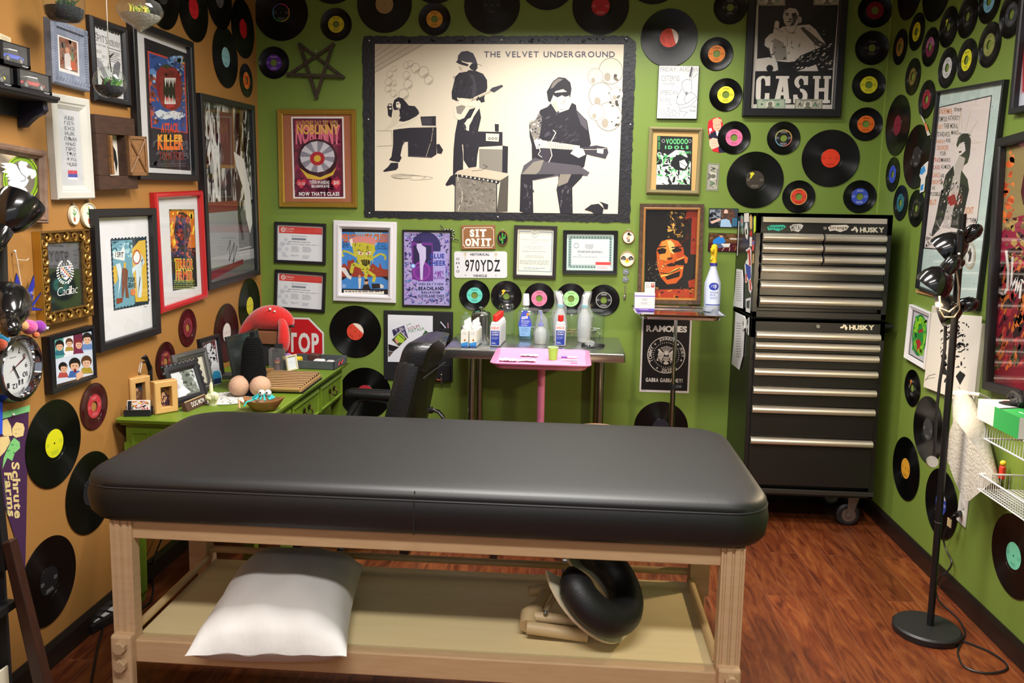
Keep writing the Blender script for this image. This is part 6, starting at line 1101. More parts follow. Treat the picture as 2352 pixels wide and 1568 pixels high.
# papers held to the cabinets
sx2 = lambda a, b: hit(a, b, 0, HX0-.004)
for lb, q, nm in (('narrow curled paper list on the upper tool chest side', (170,592,225,602,232,700,228,958,138,935,158,760), 0),('long paper sheet under magnets on the lower tool cabinet side', (160,990,250,1030,240,1200,228,1400,196,1525,124,1468,150,1200), 1)):
    p = [sx2(*k) for k in zy(*q)]; c = sum(p, Vector())/len(p); t = thing('paper_sheet', lb, 'paper', loc=(HX0, c.y, c.z)); pts = [(k.y-c.y, k.z-c.z) for k in p]
    MB(mat('d4d4d4', .8)).prism(pts, -.006,-.004, ax='x').build('paper', t, smooth=0); A = SArt(lambda a, b: (lambda k: (k.y-c.y, k.z-c.z))(sx2(*zy(a, b)[0])), .0001,.8); A.fx = -.0062; A.rows('9a9a9e', 168,(620 if not nm else 1090), 215,(900 if not nm else 1420), 14,.35,4,.2); A.build('writing', t)
p = [sx2(*k) for k in zy(226,1060,240,1030,258,1045,256,1140,242,1160,228,1140)]; c = sum(p, Vector())/6; t = thing('fridge_magnet', 'oval white magnet holding the long paper sheet', 'magnet', loc=(HX0, c.y, c.z)); MB(mat('d8d8d4', .4)).prism([(k.y-c.y, k.z-c.z) for k in p], -.011,-.0065, ax='x').build('magnet', t, smooth=0, bevel=.001); A = SArt(lambda a, b: (a, b), .0001,.5); A.fx = -.0112; A.ell('3a3a3a', 0,0,.008,.012); A.build('print', t)
p = [sx2(*k) for k in zy(258,1060,285,1040,280,1205,256,1180)]; c = sum(p, Vector())/4; t = thing('photo_strip', 'black and white sticker strip beside the oval magnet', 'sticker', loc=(HX0, c.y, c.z)); MB(mat('c8c8c8', .5)).prism([(k.y-c.y, k.z-c.z) for k in p], -.005,-.003, ax='x').build('paper', t, smooth=0); A = SArt(lambda a, b: (a, b), .0001,.5); A.fx = -.0052; A.ell('26262a', 0,.025,.012,.022); A.ell('26262a', 0,-.03,.012,.024); A.build('print', t)
# ---------------------------------------------------------------- steel table
SS = mat('c0c2c4', .24,.95)
SZ = .895; SX0, SX1, SY0, SY1 = -.603,.305,-.54,-.012
t = thing('steel_table', 'stainless steel worktable crowded with bottles against the green wall', 'table', loc=((SX0+SX1)/2,(SY0+SY1)/2,0)); c = ((SX0+SX1)/2,(SY0+SY1)/2)
X, Y_ = (SX1-SX0)/2,(SY1-SY0)/2
MB(SS).loft([[(x, y, z) for x, y in rrect(-X+i, -Y_+i, X-i, Y_-i, .012,3)] for z, i in ((SZ-.045,.002),(SZ-.042,0),(SZ-.004,0),(SZ, .004))]).build('tabletop', t, smooth=40)
for x in (-X+.135, X-.115):
    for y in (-Y_+.09, Y_-.06): m = MB(mat('a8a49e', .22,1)); m.cyl((x, y, 0),(x, y, SZ-.045), .02, n=20); m.build('leg', t); 
def onS(px, py): return hit(px, py, 2, SZ)
def scl(p): return F/((p-CAM).dot(FW))
CLR = mat('e8ecf0', .25, spec=.5, trans=.0, alpha=1); PLW = mat('dcdde0', .4); FROST = mat('dfe3e6', .35, alpha=.55); REDP = mat('d8281c', .35)
def bottle(name, label, base, m, prof, cap, lab=None, w=.5, group=None, z=SZ, rz=0, flat=1):
    p = hit(*base, 2, z); t = thing(name, label, 'bottle', loc=(p.x, p.y, z), rz=rz, group=group)
    MB(m).lathe(prof, 24, sy=flat).build('body', t, smooth=40)
    if cap: cap(t)
    return t
GLS = glassy('f2f8f6', key='clear_glass', ior=1.5, rough=.02, shade=.06); LIQ = mat('e0d8a0', .2, alpha=.6)
# sunflower bottles
def sun_bottle(first):
    t = thing('lotion_bottle', 'x', 'bottle'); MB(mat('dcd8c8', .4)).rbox(-.018,-.014,.0,.018,.014,.078,.005).build('body', t, smooth=30)
    MB(mat('dcdcda', .45)).lathe([(.012,.078),(.0125,.088),(.011,.092),(.007,.094),(.0055,.112),(.002,.116)], 14).build('cap', t)
    A = FArt(lambda a, b: (-.017+.034*a/100,.072-.068*b/100), .0001,.5); A.fy = -.0142; A.rect('e2e0d8', 0,0,100,100); A.rows('9aa0b0', 20,10,80,30,2,.3,4); A.poly('3f8fd0', [(0,78),(100,66),(100,98),(0,98)]); A.poly('2a5ab0', [(0,94),(100,90),(100,100),(0,100)]); A.poly('e8e6e0', [(0,72),(100,60),(100,66),(0,78)])
    for k in range(9): an = k*.698; A.poly('e8a81c', [(55+8*math.cos(an+.3), 58+5*math.sin(an+.3)),(55+24*math.cos(an), 58+12*math.sin(an)),(55+8*math.cos(an-.3), 58+5*math.sin(an-.3))])
    A.ell('6a3a14', 55,58,9,5); A.build('label', t); return t
def copy_thing(r, M, label=None):
    n = r.copy(); C.objects.link(n); n.matrix_world = M
    if label: n['label'] = label
    for ch in list(r.children):
        k = ch.copy(); C.objects.link(k); k.parent = n
        for g in ch.children: d = g.copy(); C.objects.link(d); d.parent = k
    return n
a0, b0 = onS(1075,796), onS(1102,765); proto = None; yaw = .06
for i in range(5):
    for j in range(2):
        p = onS(1066.5+19*j, 799); x = p.x+(b0.x-a0.x)*i/4.4+.001*j; y = p.y+.02+i*.0315; M = Matrix.Translation((x, y, SZ)) @ Matrix.Rotation(-.03,4, 'Z') @ Matrix.Diagonal((1.08,1.08,1.2,1))
        if not proto: proto = sun_bottle(0); proto.matrix_world = M; proto['label'] = 'small white bottle with a sunflower label in the two-column block on the steel table'; proto['group'] = 'sunflower bottles'
        else: copy_thing(proto, M)
# antiseptic bottles
def anti():
    t = thing('antiseptic_bottle', 'x', 'bottle'); MB(mat('d8dade', .25, alpha=.75)).rbox(-.0265,-.016,0,.0265,.016,.10,.007).loft([[(x*k, y*k, z) for x, y in rrect(-.0245,-.014,.0245,.014,.008,3)] for z, k in ((.0995,1),(.108,.8),(.113,.5))]).build('body', t, smooth=35)
    MB(REDP).lathe([(.0135,.112),(.014,.115),(.014,.136),(.0125,.138)], 20).build('cap', t)
    A = FArt(lambda a, b: (-.022+.044*a/100,.098-.092*b/100), .0001,.4); A.fy = -.0162; A.rect('e4e4e6', 0,0,100,100); A.text('d8402c', 'BAND-AID', 8,8,92,22,.03); A.rect('2c3f9c', 2,28,98,98); A.text('e0e2ea', 'ANTISEPTIC', 12,32,90,40,.02); A.text('e0e2ea', 'CLEANSING', 12,43,86,51,.02); A.rows('a8b0d8', 12,58,90,72,3,.35,4); A.rows('d8dce8', 12,84,60,94,2,.4,5); A.build('label', t); return t
p = onS(1137,797); pe = onS(1157,768); an = anti(); S_ = Matrix.Diagonal((1.05,1.05,1.18,1)); M0 = Matrix.Translation((p.x, p.y+.016, SZ)) @ S_; an.matrix_world = M0; an['label'] = 'red-capped antiseptic bottle in the single file on the steel table'; an['group'] = 'red-capped antiseptic bottles in a row'
for i in range(1,6): copy_thing(an, Matrix.Translation((p.x+(pe.x-p.x)*i/5, p.y+.016+i*.037, SZ)) @ S_)
p = onS(1286.5,796); s1 = copy_thing(an, Matrix.Translation((p.x, p.y+.016, SZ)) @ S_, 'lone red-capped antiseptic bottle behind the green paper cup'); s1['group'] = 'lone antiseptic bottle'
# mouthwash
p = onS(1206,779); s = scl(p); t = thing('mouthwash_bottle', 'clear mouthwash bottle with a white cap, blue label and a little blue liquid', 'bottle', loc=(p.x, p.y+.02, SZ)); t.scale = (1.05,1.05,1.12)
MB(GLS).loft([[(x*k, y*k*.75, z) for x, y in rrect(-.045,-.04,.045,.04,.014,3)] for z, k in ((.001,.72),(.02,.78),(.10,1.0),(.125,.98),(.145,.6),(.155,.38),(.168,.36))]).build('body', t, smooth=35)
MB(mat('3fa8c8', .1, alpha=.75)).loft([[(x*k, y*k*.75, z) for x, y in rrect(-.043,-.038,.043,.038,.014,3)] for z, k in ((.002,.70),(.022,.76))]).build('liquid', t, smooth=0); MB(mat('dfe0e4', .35)).lathe([(.019,.165),(.0195,.17),(.0155,.218),(.014,.221)], 24).build('cap', t)
A = FArt(lambda a, b: (-.036+.072*a/100,.142-.125*b/100), .0001,.4); A.fy = -.0345; A.poly('4a58c4', [(34,0),(62,0),(70,8),(100,55),(92,62),(4,62),(0,55),(26,8)]); A.poly('8fb8e6', [(4,62),(92,62),(84,98),(78,100),(16,100),(12,98)]); A.ell('e08a2a', 66,14,9,6); A.poly('e4e6ee', [(24,24),(66,20),(68,30),(24,34)]); A.text('4a58c4', 'equate', 28,24,62,31,.02)
for k, s_ in enumerate(('Multi-Action', 'Antiseptic', 'Oral Rinse')): A.text('e4e6ee', s_, 22,37+8*k, 80-k*8,43+8*k, .02)
A.rows('5a7ab0', 22,68,76,84,4,.3,4); A.text('3a5a9a', '8 FL OZ', 22,88,48,94); A.build('label', t)
# bagged bottles
BAG = glassy('f4f6f8', key='plastic_bag', ior=1.35, rough=.12, shade=.16)
def bag(t, rings, seed):
    R_ = random.Random(seed); out = []
    for z, rx, ry, dx in rings: out.append([(dx+rx*(1+R_.uniform(-.13,.13))*math.cos(6.2832*j/18), ry*(1+R_.uniform(-.13,.13))*math.sin(6.2832*j/18), z) for j in range(18)])
    MB(BAG).loft(out, cap=False).build('plastic_bag', t, smooth=20)
p = onS(1241,791); t = thing('squeeze_bottle', 'squat squeeze bottle with a blue bent nozzle, yellow liquid, in a clear plastic bag', 'bottle', loc=(p.x, p.y+.03, SZ))
MB(FROST).lathe([(.030,.001),(.032,.006),(.032,.055),(.028,.075),(.014,.09),(.013,.096)], 24).build('body', t); MB(mat('d8cf90', .3, alpha=.8)).lathe([(.0305,.002),(.0312,.006),(.0312,.028)], 24).build('liquid', t, smooth=30); MB(mat('4a50c8', .35)).lathe([(.015,.094),(.015,.108),(.006,.112)], 18).tube([(0,0,.11),(.002,0,.15),(-.006,0,.172),(-.014,0,.17)], .004,8).build('nozzle', t)
bag(t, [(.002,.04,.04,.005),(.05,.042,.042,.004),(.09,.036,.034,.002),(.13,.028,.024,.004),(.165,.012,.010,-.003),(.18,.01,.008,-.006)], 3)
for (bx_, by_), lb, sd, dr in (((1285,786), 'left of two white spray bottles wrapped in clear plastic bags', 4,-1),((1341,787), 'right of two white spray bottles wrapped in clear plastic bags', 5,1)):
    p = onS(bx_, by_); t = thing('spray_bottle', lb, 'bottle', loc=(p.x, p.y+.03, SZ), group='bagged spray bottles')
    MB(FROST).lathe([(.034,.001),(.036,.006),(.036,.115),(.03,.145),(.015,.18),(.014,.188)], 24).build('body', t); MB(mat('d8d8ce', .3, alpha=.6)).lathe([(.0345,.002),(.0352,.006),(.0352,.07)], 24).build('liquid', t, smooth=30); MB(mat('5ab4c0', .4)).lathe([(.018,.186),(.018,.20),(.016,.202)], 20).build('collar', t)
    m = MB(PLW); m.loft([[(x+dr*dx, y, z) for x, y in rrect(-w_, -.011, w_, .011,.006,2)] for z, w_, dx in ((.202,.013,0),(.222,.014,.002),(.245,.017,.008),(.262,.015,.014),(.266,.011,.016))]); m.tube([(dr*.02,0,.25),(-dr*.012,0,.248)], .007,10); m.build('spray_head', t, smooth=40)
    bag(t, [(.03,.040,.04,0),(.09,.042,.042,.004*dr),(.14,.044,.04,.006*dr),(.18,.034,.03,.0),(.21,.026,.022,.002*dr),(.245,.026,.02,.008*dr),(.275,.02,.014,.018*dr)], sd)
# jars
def jar(px, py, rpx, hpx, label, lid, content=None, dy=0):
    p = onS(px, py); s = scl(p); r = rpx/s; h = hpx/s; t = thing('glass_jar', label, 'jar', loc=(p.x, p.y, SZ))
    MB(GLS).lathe([(r*.9,.001),(r, .008),(r*1.02, h*.5),(r, h*.85),(r*.88, h*.95),(r*.9, h)], 32, cap=False).lathe([(0.001,.001),(r*.9,.001)], 32, cap=False).build('body', t)
    if content: content(t, r, h)
    lid(t, r, h); return t
def lid_steel(t, r, h): MB(mat('c0c0c0', .12,1)).lathe([(r*.95, h*.97),(r*1.0, h),(r*1.0, h+.016),(r*.9, h+.022),(.004, h+.024)], 32).build('lid', t); MB(mat('c0c0c0', .12,1)).lathe([(.004, h+.022),(.004, h+.03),(.012, h+.036),(.010, h+.044),(.002, h+.046)], 18).build('lid_knob', t)
def lid_glass(t, r, h): MB(GLS).lathe([(r*.95, h+.001),(r*1.05, h+.006),(r*.8, h+.016),(.012, h+.02)], 28, cap=False).build('lid', t)
def lid_clear_knob(t, r, h): MB(GLS).lathe([(r*.95, h+.001),(r*.9, h+.01),(.008, h+.014),(.012, h+.026),(.002, h+.034)], 20, cap=False).build('lid', t)
def cont(kind):
    def f(t, r, h):
        R_ = random.Random(len(kind))
        if kind == 'packets':
            for k in range(6): a = R_.uniform(0,6.28); m = MB(mat(R_.choice(('dfe3ea', '3f58c0', 'dfe3ea')), .4)); m.T = Matrix.Translation((r*.35*math.cos(a), r*.35*math.sin(a), .012+.014*k)) @ Matrix.Rotation(a, 4, 'Z') @ Matrix.Rotation(R_.uniform(.3,1.2), 4, 'X'); m.box(-.016,-.02,-.0015,.016,.02,.0015); m.build('packet', t, smooth=0)
        if kind == 'sticks': m = MB(mat('c8a070', .7)); [m.tube([(R_.uniform(-.6,.6)*r, R_.uniform(-.6,.6)*r, .006+.0025*k),(R_.uniform(-.7,.7)*r, R_.uniform(-.7,.7)*r, .01+.0025*k)], .0022,6) for k in range(14)]; m.build('wooden_sticks', t)
        if kind == 'swabs': m = MB(mat('26262a', .5)); [m.tube([(R_.uniform(-.7,.7)*r, R_.uniform(-.7,.7)*r, .008+.004*k),(R_.uniform(-.7,.7)*r, R_.uniform(-.7,.7)*r, .012+.004*k)], .003,6, mat('dcdcdc', .6) if k % 3 else None) for k in range(12)]; m.build('swabs', t)
        if kind == 'brown': MB(mat('7a6a58', .6)).lathe([(r*.85,.004),(r*.88, h*.6),(r*.3, h*.66)], 20).build('contents', t)
    return f
jar(1070,779,13,50, 'small glass jar with a clear knobbed lid behind the sunflower bottles', lid_clear_knob, cont('brown')); jar(1163,766,21,62, 'tall glass jar with a polished metal lid holding blue and white packets', lid_steel, cont('packets'))
jar(1214,769,23,56, 'round glass jar behind the mouthwash bottle', lid_glass, cont('swabs')); jar(1263,770,20,54, 'round glass jar behind the lone antiseptic bottle', lid_glass, cont('none')); jar(1313,771,22,54, 'round glass jar of wooden sticks between the spray bottles', lid_glass, cont('sticks')); jar(1365,773,21,57, 'round glass jar of black and white swabs at the right end of the steel table', lid_glass, cont('swabs'))
p = onS(1105,771); s = scl(p); r = 22/s; h = 48/s; t = thing('steel_canister', 'ribbed steel canister with a domed lid and knob on the steel table', 'canister', loc=(p.x, p.y, SZ))
MB(mat('9a9c9c', .25,1)).loft([[((r+.0012*(j % 2))*math.cos(6.2832*j/56),(r+.0012*(j % 2))*math.sin(6.2832*j/56), z) for j in range(56)] for z in (0, h)]).build('body', t, smooth=0); MB(mat('b8bcb8', .12,1)).lathe([(r*1.04, h),(r*1.04, h+.006),(r*.85, h+.018),(r*.4, h+.026),(.005, h+.028),(.005, h+.032),(.016, h+.038),(.014, h+.046),(.002, h+.049)], 36).build('lid', t)
# cable ring and bag at the right front corner
p = onS(1362,795); t = thing('coiled_cable', 'loop of thick black cable lying on the right front of the steel table', 'cable', loc=(p.x, p.y, SZ)); MB(mat('17171a', .45)).tube([(.058*math.cos(6.2832*i/32), .04*math.sin(6.2832*i/32), .006+.002*math.sin(i)) for i in range(33)], .0045,8).build('cable', t)
p = onS(1356,800); t = thing('plastic_packet', 'crumpled clear plastic packet on the black cable loop', 'packet', loc=(p.x, p.y, SZ+.012)); R_ = random.Random(8); MB(BAG).loft([[((.026+R_.uniform(-.006,.006))*k*math.cos(6.2832*j/12),(.02+R_.uniform(-.005,.005))*k*math.sin(6.2832*j/12), z) for j in range(12)] for z, k in ((0,.7),(.01,1),(.022,.8),(.03,.35))]).build('packet', t, smooth=0); MB(mat('26262a', .3)).ball((-.004,-.015,.006), .005, n=8, k=6).build('cap', t)
# ---------------------------------------------------------------- pink tray stand
PK = mat('d87ca4', .35, coat=.3); TZ = .93
TX0, TX1, TY0, TY1 = -.322,.121,-1.035,-.63
t = thing('tray_stand', 'pink pedestal tray stand in front of the steel table', 'stand', loc=((TX0+TX1)/2,(TY0+TY1)/2,0)); X, Y_ = (TX1-TX0)/2,(TY1-TY0)/2
rg = [[(x, y, z) for x, y in rrect(-X+i, -Y_+i, X-i, Y_-i, .035,5)] for z, i in ((TZ-.034,.03),(TZ-.03,.022),(TZ-.012,.014),(TZ-.009,0),(TZ-.004,-.002),(TZ-.002,.006),(TZ-.016,.016),(TZ-.02,.03))]
MB(PK).loft(rg).build('tray', t, smooth=40); px_ = -.10-(TX0+TX1)/2
MB(PK).cyl((px_, 0,.07),(px_, 0, TZ-.03), .0175, n=20).build('pole', t); mb = MB(PK)
for k in range(4): a = .6+1.5708*k; mb.tube([(px_, 0,.085),(px_+.12*math.cos(a), .12*math.sin(a), .08),(px_+.24*math.cos(a), .24*math.sin(a), .068)], .012,8)
mb.build('base', t)
for k in range(4):
    a = .6+1.5708*k; x, y = px_+.24*math.cos(a), .24*math.sin(a); m = MB(mat('16161a', .35)); m.lathe([(.012,-.014),(.024,-.016),(.026,0),(.024,.016),(.012,.014)], 20, c=(x, y, .026), ax='x'); m.box(x-.012, y-.012,.03, x+.012, y+.014,.062); m.build('caster', t)
onT = lambda px, py, z=TZ-.013: hit(px, py, 2, z)
P4 = [onT(*k, TZ) for k in ((1128,830),(1140,797),(1352,803),(1354,834))]; t = thing('tray_liner', 'creased pink paper liner covering the tray', 'paper', loc=(P4[0].x, P4[0].y, TZ-.016)); R_ = random.Random(3)
X, Y_ = .205,.185; o = Vector(((TX0+TX1)/2,(TY0+TY1)/2, TZ-.0185)); t.matrix_world = Matrix.Translation(o); n = 12; v = []; f = []
for j in range(n+1):
    for i in range(n+1): v.append((-X+2*X*i/n, -Y_+2*Y_*j/n, .0006+.0018*abs(math.sin(i*1.3))*(i % 4 == 0)+R_.uniform(0,.0008)+(.012*max(0,(j-10)/2) if j > 10 else 0)))
for j in range(n):
    for i in range(n): f.append((j*(n+1)+i, j*(n+1)+i+1,(j+1)*(n+1)+i+1,(j+1)*(n+1)+i))
MB(mat('d98aae', .8)).add(v, f).build('paper', t, smooth=20)
p = onT(1270,824); s = scl(p); t = thing('paper_cup', 'small lime green paper cup on the pink tray', 'cup', loc=(p.x, p.y, TZ-.016)); h = 29/s; MB(mat('b4d068', .5)).lathe([(.019,0),(.0245, h),(.0258, h),(.0258, h-.003)], 28).build('body', t) if False else None
MB(mat('8fbe48', .5)).lathe([(.018,.003),(.0185,0),(.0235, h),(.0225, h),(.018,.004)], 28, cap=False).lathe([(.001,.004),(.018,.004)], 28, cap=False).build('body', t); MB(mat('dfe6cc', .5)).tube([(.0232*math.cos(6.2832*i/28), .0232*math.sin(6.2832*i/28), h) for i in range(29)], .0014,6).build('rim', t)
for lb, q, sd in (('crumpled white gauze with a fringed edge at the left front of the pink tray', (1167,828), 1),('folded white gauze pad behind the other gauze on the pink tray', (1215,817), 2),('flat white gauze sheet right of the fringed gauze on the pink tray', (1210,829), 3)):
    p = onT(*q); R_ = random.Random(sd); n = 10; v = []; f = []
    for j in range(n+1):
        for i in range(n+1): v.append((-.04+.08*i/n+R_.uniform(-.003,.003), -.018+.036*j/n+R_.uniform(-.003,.003), .004+R_.uniform(0,.009)*(1 if sd == 1 else .6)))
    for j in range(n):
        for i in range(n): f.append((j*(n+1)+i, j*(n+1)+i+1,(j+1)*(n+1)+i+1,(j+1)*(n+1)+i))
    t = thing('gauze_pad', lb, 'gauze', loc=(p.x, p.y, TZ-.016), group='gauze on the pink tray'); MB(mat('e6d4dc', .9)).add(v, f).build('gauze', t, smooth=60)
p = onT(1296,821); t = thing('marker_pen', 'purple and white marker lying on the pink tray', 'pen', loc=(p.x, p.y, TZ-.0105), rz=-.05); m = MB(mat('6a3ab0', .4)); m.cyl((-.014,0,0),(.014,0,0), .0045, n=12); m.build('cap', t); MB(mat('d0c8d8', .4)).cyl((.014,0,0),(.062,0,0), .004, n=12).build('barrel', t)
p = onT(1310,826); t = thing('needle_packet', 'printed sterile packet beside the purple marker', 'packet', loc=(p.x, p.y, TZ-.0155), rz=.05); MB(mat('cfc8cc', .5)).box(-.036,-.008,0,.036,.01,.003).build('packet', t, smooth=0); A = Art(lambda a, b: (-.034+.068*a/100,.009-.016*b/100), .0032,.5); A.rows('55505a', 5,10,95,90,4,.4,5); A.build('print', t)
p = onT(1318,833); t = thing('rubber_band', 'pink rubber band on the tray near its front edge', 'rubber band', loc=(p.x, p.y, TZ-.014)); MB(mat('d0607a', .6)).tube([(.014*math.cos(6.2832*i/24), .008*math.sin(6.2832*i/24), 0) for i in range(25)], .0012,6).build('band', t)
# ---------------------------------------------------------------- chrome instrument stand
CH = mat('c2c2c4', .1,1); MZ = 1.09; t = thing('instrument_stand', 'chrome tray stand with a single post before the black seal poster', 'stand', loc=(.578,-.29,0)); X, Y_ = .222,.20
MB(CH).loft([[(x, y, z) for x, y in rrect(-X+i, -Y_+i, X-i, Y_-i, .04,6)] for z, i in ((MZ-.03,.035),(MZ-.027,.025),(MZ-.006,.014),(MZ-.003,0),(MZ+.001,-.001),(MZ, .006),(MZ-.018,.022),(MZ-.022,.032))]).build('tray', t, smooth=40)
m = MB(CH); m.cyl((0,0,.68),(0,0, MZ-.03), .0095, n=18); m.build('post', t); MB(mat('a8a4a0', .18,1)).cyl((0,0,.03),(0,0,.70), .0135, n=18).build('lower_tube', t); m = MB(mat('17171a', .4)); m.cyl((0,-.002,.685),(.03,-.006,.685), .012, n=10); m.ball((.036,-.007,.685), .014, n=10, k=6); m.cyl((0,0,.67),(0,0,.70), .018, n=14); m.build('clamp_knob', t)
m = MB(CH); m.tube([(-.2,-.16,.03),(-.2,.16,.03)], .011,10); m.tube([(-.2,0,.03),(.0,0,.035),(.2,0,.03)], .011,10); m.tube([(.2,-.16,.03),(.2,.16,.03)], .011,10); m.build('base', t)
for x in (-.2,.2):
    for y in (-.16,.16): MB(mat('1a1a1c', .5)).ball((x, y, .016), .016, n=12, k=8).build('foot', t)
onM = lambda px, py: hit(px, py, 2, MZ-.018)
p = onM(1480,713); s = scl(p); t = thing('appointment_card_box', 'white and purple cardboard box of cards on the chrome tray', 'box', loc=(p.x, p.y+.02, MZ-.02), rz=.03); w = 23/s; h = 41/s
MB(mat('d8d8de', .6)).box(-w, -.02,0, w, .02, h).build('box', t, smooth=0, bevel=.001); A = FArt(lambda a, b: (-w+2*w*a/100, h-h*b/100), .0001,.6); A.fy = -.0202; A.rect('7a5ac0', 0,14,100,19); A.rect('7a5ac0', 0,86,100,100); A.rows('9a8a9a', 34,30,64,46,2,.35,3,.3, True); A.rows('a8a0b0', 30,52,66,66,2,.4,4); A.rows('c8b8e8', 25,90,80,97,1,.5,5); A.build('print', t)
p = onM(1492,708); t = thing('business_card', 'white card with a small red picture standing in the card box', 'card', loc=(p.x, p.y+.03, MZ-.02)); w = 12/s; MB(mat('d8d8da', .6)).box(-w, .0,.002, w, .002,62/s).build('card', t, smooth=0); A = FArt(lambda a, b: (-w+2*w*a/100,62/s-.06*b/100), .0001,.6); A.fy = -.0002; A.rows('a0a0a8', 8,10,60,60,5,.4,3); A.rect('b04a44', 62,12,94,50); A.ell('e0c0b0', 78,24,9,8); A.build('print', t)
p = onM(1634,714); s = scl(p); t = thing('spray_bottle', 'white trigger sprayer bottle with a yellow nozzle and blue label on the chrome tray', 'bottle', loc=(p.x, p.y, MZ-.02)); r = 18.5/s; H = 106/s
MB(mat('c8d2e4', .35, alpha=.85)).lathe([(r*.95,.001),(r, .006),(r*1.02, H*.45),(r*.98, H*.62),(r*.8, H*.72),(r*.42, H*.93),(r*.4, H)], 32).build('body', t); MB(mat('2a2f8a', .4)).lathe([(r*.46, H*.99),(r*.46, H+.012),(r*.4, H+.013)], 20).build('collar', t)
m = MB(mat('e2be1c', .4)); m.lathe([(r*.38, H+.012),(r*.34, H+.045),(r*.42, H+.075),(r*.36, H+.105),(r*.12, H+.112)], 16); m.tube([(0,.005, H+.07),(-.014,-.02, H+.085),(-.018,-.04, H+.08)], [.013,.011,.008], 10); m.tube([(-.003,-.004, H+.06),(-.016,-.012, H+.03)], .006,8); m.build('trigger_head', t)
A = Art(lambda a, b: (a, b), 0,.4); arcx = lambda a: math.radians(-90+(a-50)*1.25)
A.mb = MB(ink(.4)); A.pt = lambda a, b: (a, b)
def wrap(A, r, z0, z1):
    A.mb.v = [((r+z)*math.cos(arcx(a)),(r+z)*math.sin(arcx(a)), z1-(z1-z0)*b/100) for a, b, z in A.mb.v]; return A.mb
def grid(A, col, a, b, c, d, n=14): [A.poly(col, [(a+(c-a)*i/n, d),(a+(c-a)*(i+1)/n, d),(a+(c-a)*(i+1)/n, b),(a+(c-a)*i/n, b)]) or setattr(A, 'z', A.z-A.dz) for i in range(n)]; A.z += A.dz
grid(A, 'c9d4ea', 5,0,95,100); 
for i in range(12): a0_ = 22+i*56/12; a1_ = 22+(i+1)*56/12; k0 = 16*math.sqrt(max(0,1-((a0_-50)/28)**2)); k1 = 16*math.sqrt(max(0,1-((a1_-50)/28)**2)); A.poly('2a3aa0', [(a0_, 20+k0),(a1_, 20+k1),(a1_, 20-k1),(a0_, 20-k0)]); A.z -= A.dz
A.z += A.dz; A.text('e6eaf4', 'zep', 32,12,66,30,.0,.08); A.text('2a3aa0', 'PROFESSIONAL', 30,42,78,48,.02); A.text('2a3aa0', 'SPRAYER', 30,52,60,58,.02); A.rows('5a6ab8', 30,62,76,74,4,.4,4); grid(A, '2a3aa0', 5,94,95,98); wrap(A, r*1.03, H*.14, H*.66).build('label', t, smooth=0)
# ---------------------------------------------------------------- green desk
def smooth(P, n=5):
    out = []
    for i in range(len(P)-1):
        p0, p1, p2, p3 = P[max(i-1,0)], P[i], P[i+1], P[min(i+2, len(P)-1)]
        for k in range(n): u = k/n; out.append(.5*((2*p1)+(p2-p0)*u+(2*p0-5*p1+4*p2-p3)*u*u+(3*p1-p0-3*p2+p3)*u**3))
    return out+[P[-1]]
DZ = .766; DG = mat('5d7519', .42, var=('6c8524', 9,(1,1,1), .3), spec=.5); DX0, DX1, DY0, DY1 = XL+.012,-1.158,-1.575,-.262
t = thing('writing_desk', 'antique green-painted desk with brass drawer pulls along the brown wall', 'desk', loc=((DX0+DX1)/2,(DY0+DY1)/2,0)); X, Y_ = (DX1-DX0)/2,(DY1-DY0)/2
MB(DG).loft([[(x, y, z) for x, y in rrect(-X+i, -Y_+i, X-i, Y_-i, .01,2)] for z, i in ((DZ-.032,.022),(DZ-.026,.012),(DZ-.022,.012),(DZ-.016,.002),(DZ-.004,0),(DZ, .004))]).build('desktop', t, smooth=30)
MB(DG).box(-X+.03,-Y_+.03, DZ-.19, X-.035, Y_-.03, DZ-.03).build('apron', t, smooth=0)
mb = MB(DG); 
for a in ((-X+.05,-Y_+.022, DZ-.17,-X+.13,-Y_+.03, DZ-.05),(-X+.15,-Y_+.024, DZ-.18, X-.12,-Y_+.03, DZ-.045),(X-.11,-Y_+.022, DZ-.17, X-.05,-Y_+.03, DZ-.05)):
    x0, y0, z0, x1, y1, z1 = a; mb.loft([[(x0, y0+.008, z0),(x1, y0+.008, z0),(x1, y0+.008, z1),(x0, y0+.008, z1)], [(x0+.004, y0, z0+.004),(x1-.004, y0, z0+.004),(x1-.004, y0, z1-.004),(x0+.004, y0, z1-.004)], [(x0+.012, y0, z0+.012),(x1-.012, y0, z0+.012),(x1-.012, y0, z1-.012),(x0+.012, y0, z1-.012)], [(x0+.016, y0+.005, z0+.016),(x1-.016, y0+.005, z0+.016),(x1-.016, y0+.005, z1-.016),(x0+.016, y0+.005, z1-.016)]])
mb.build('end_panels', t, smooth=0)
BRS = mat('4a3a24', .35,.85)
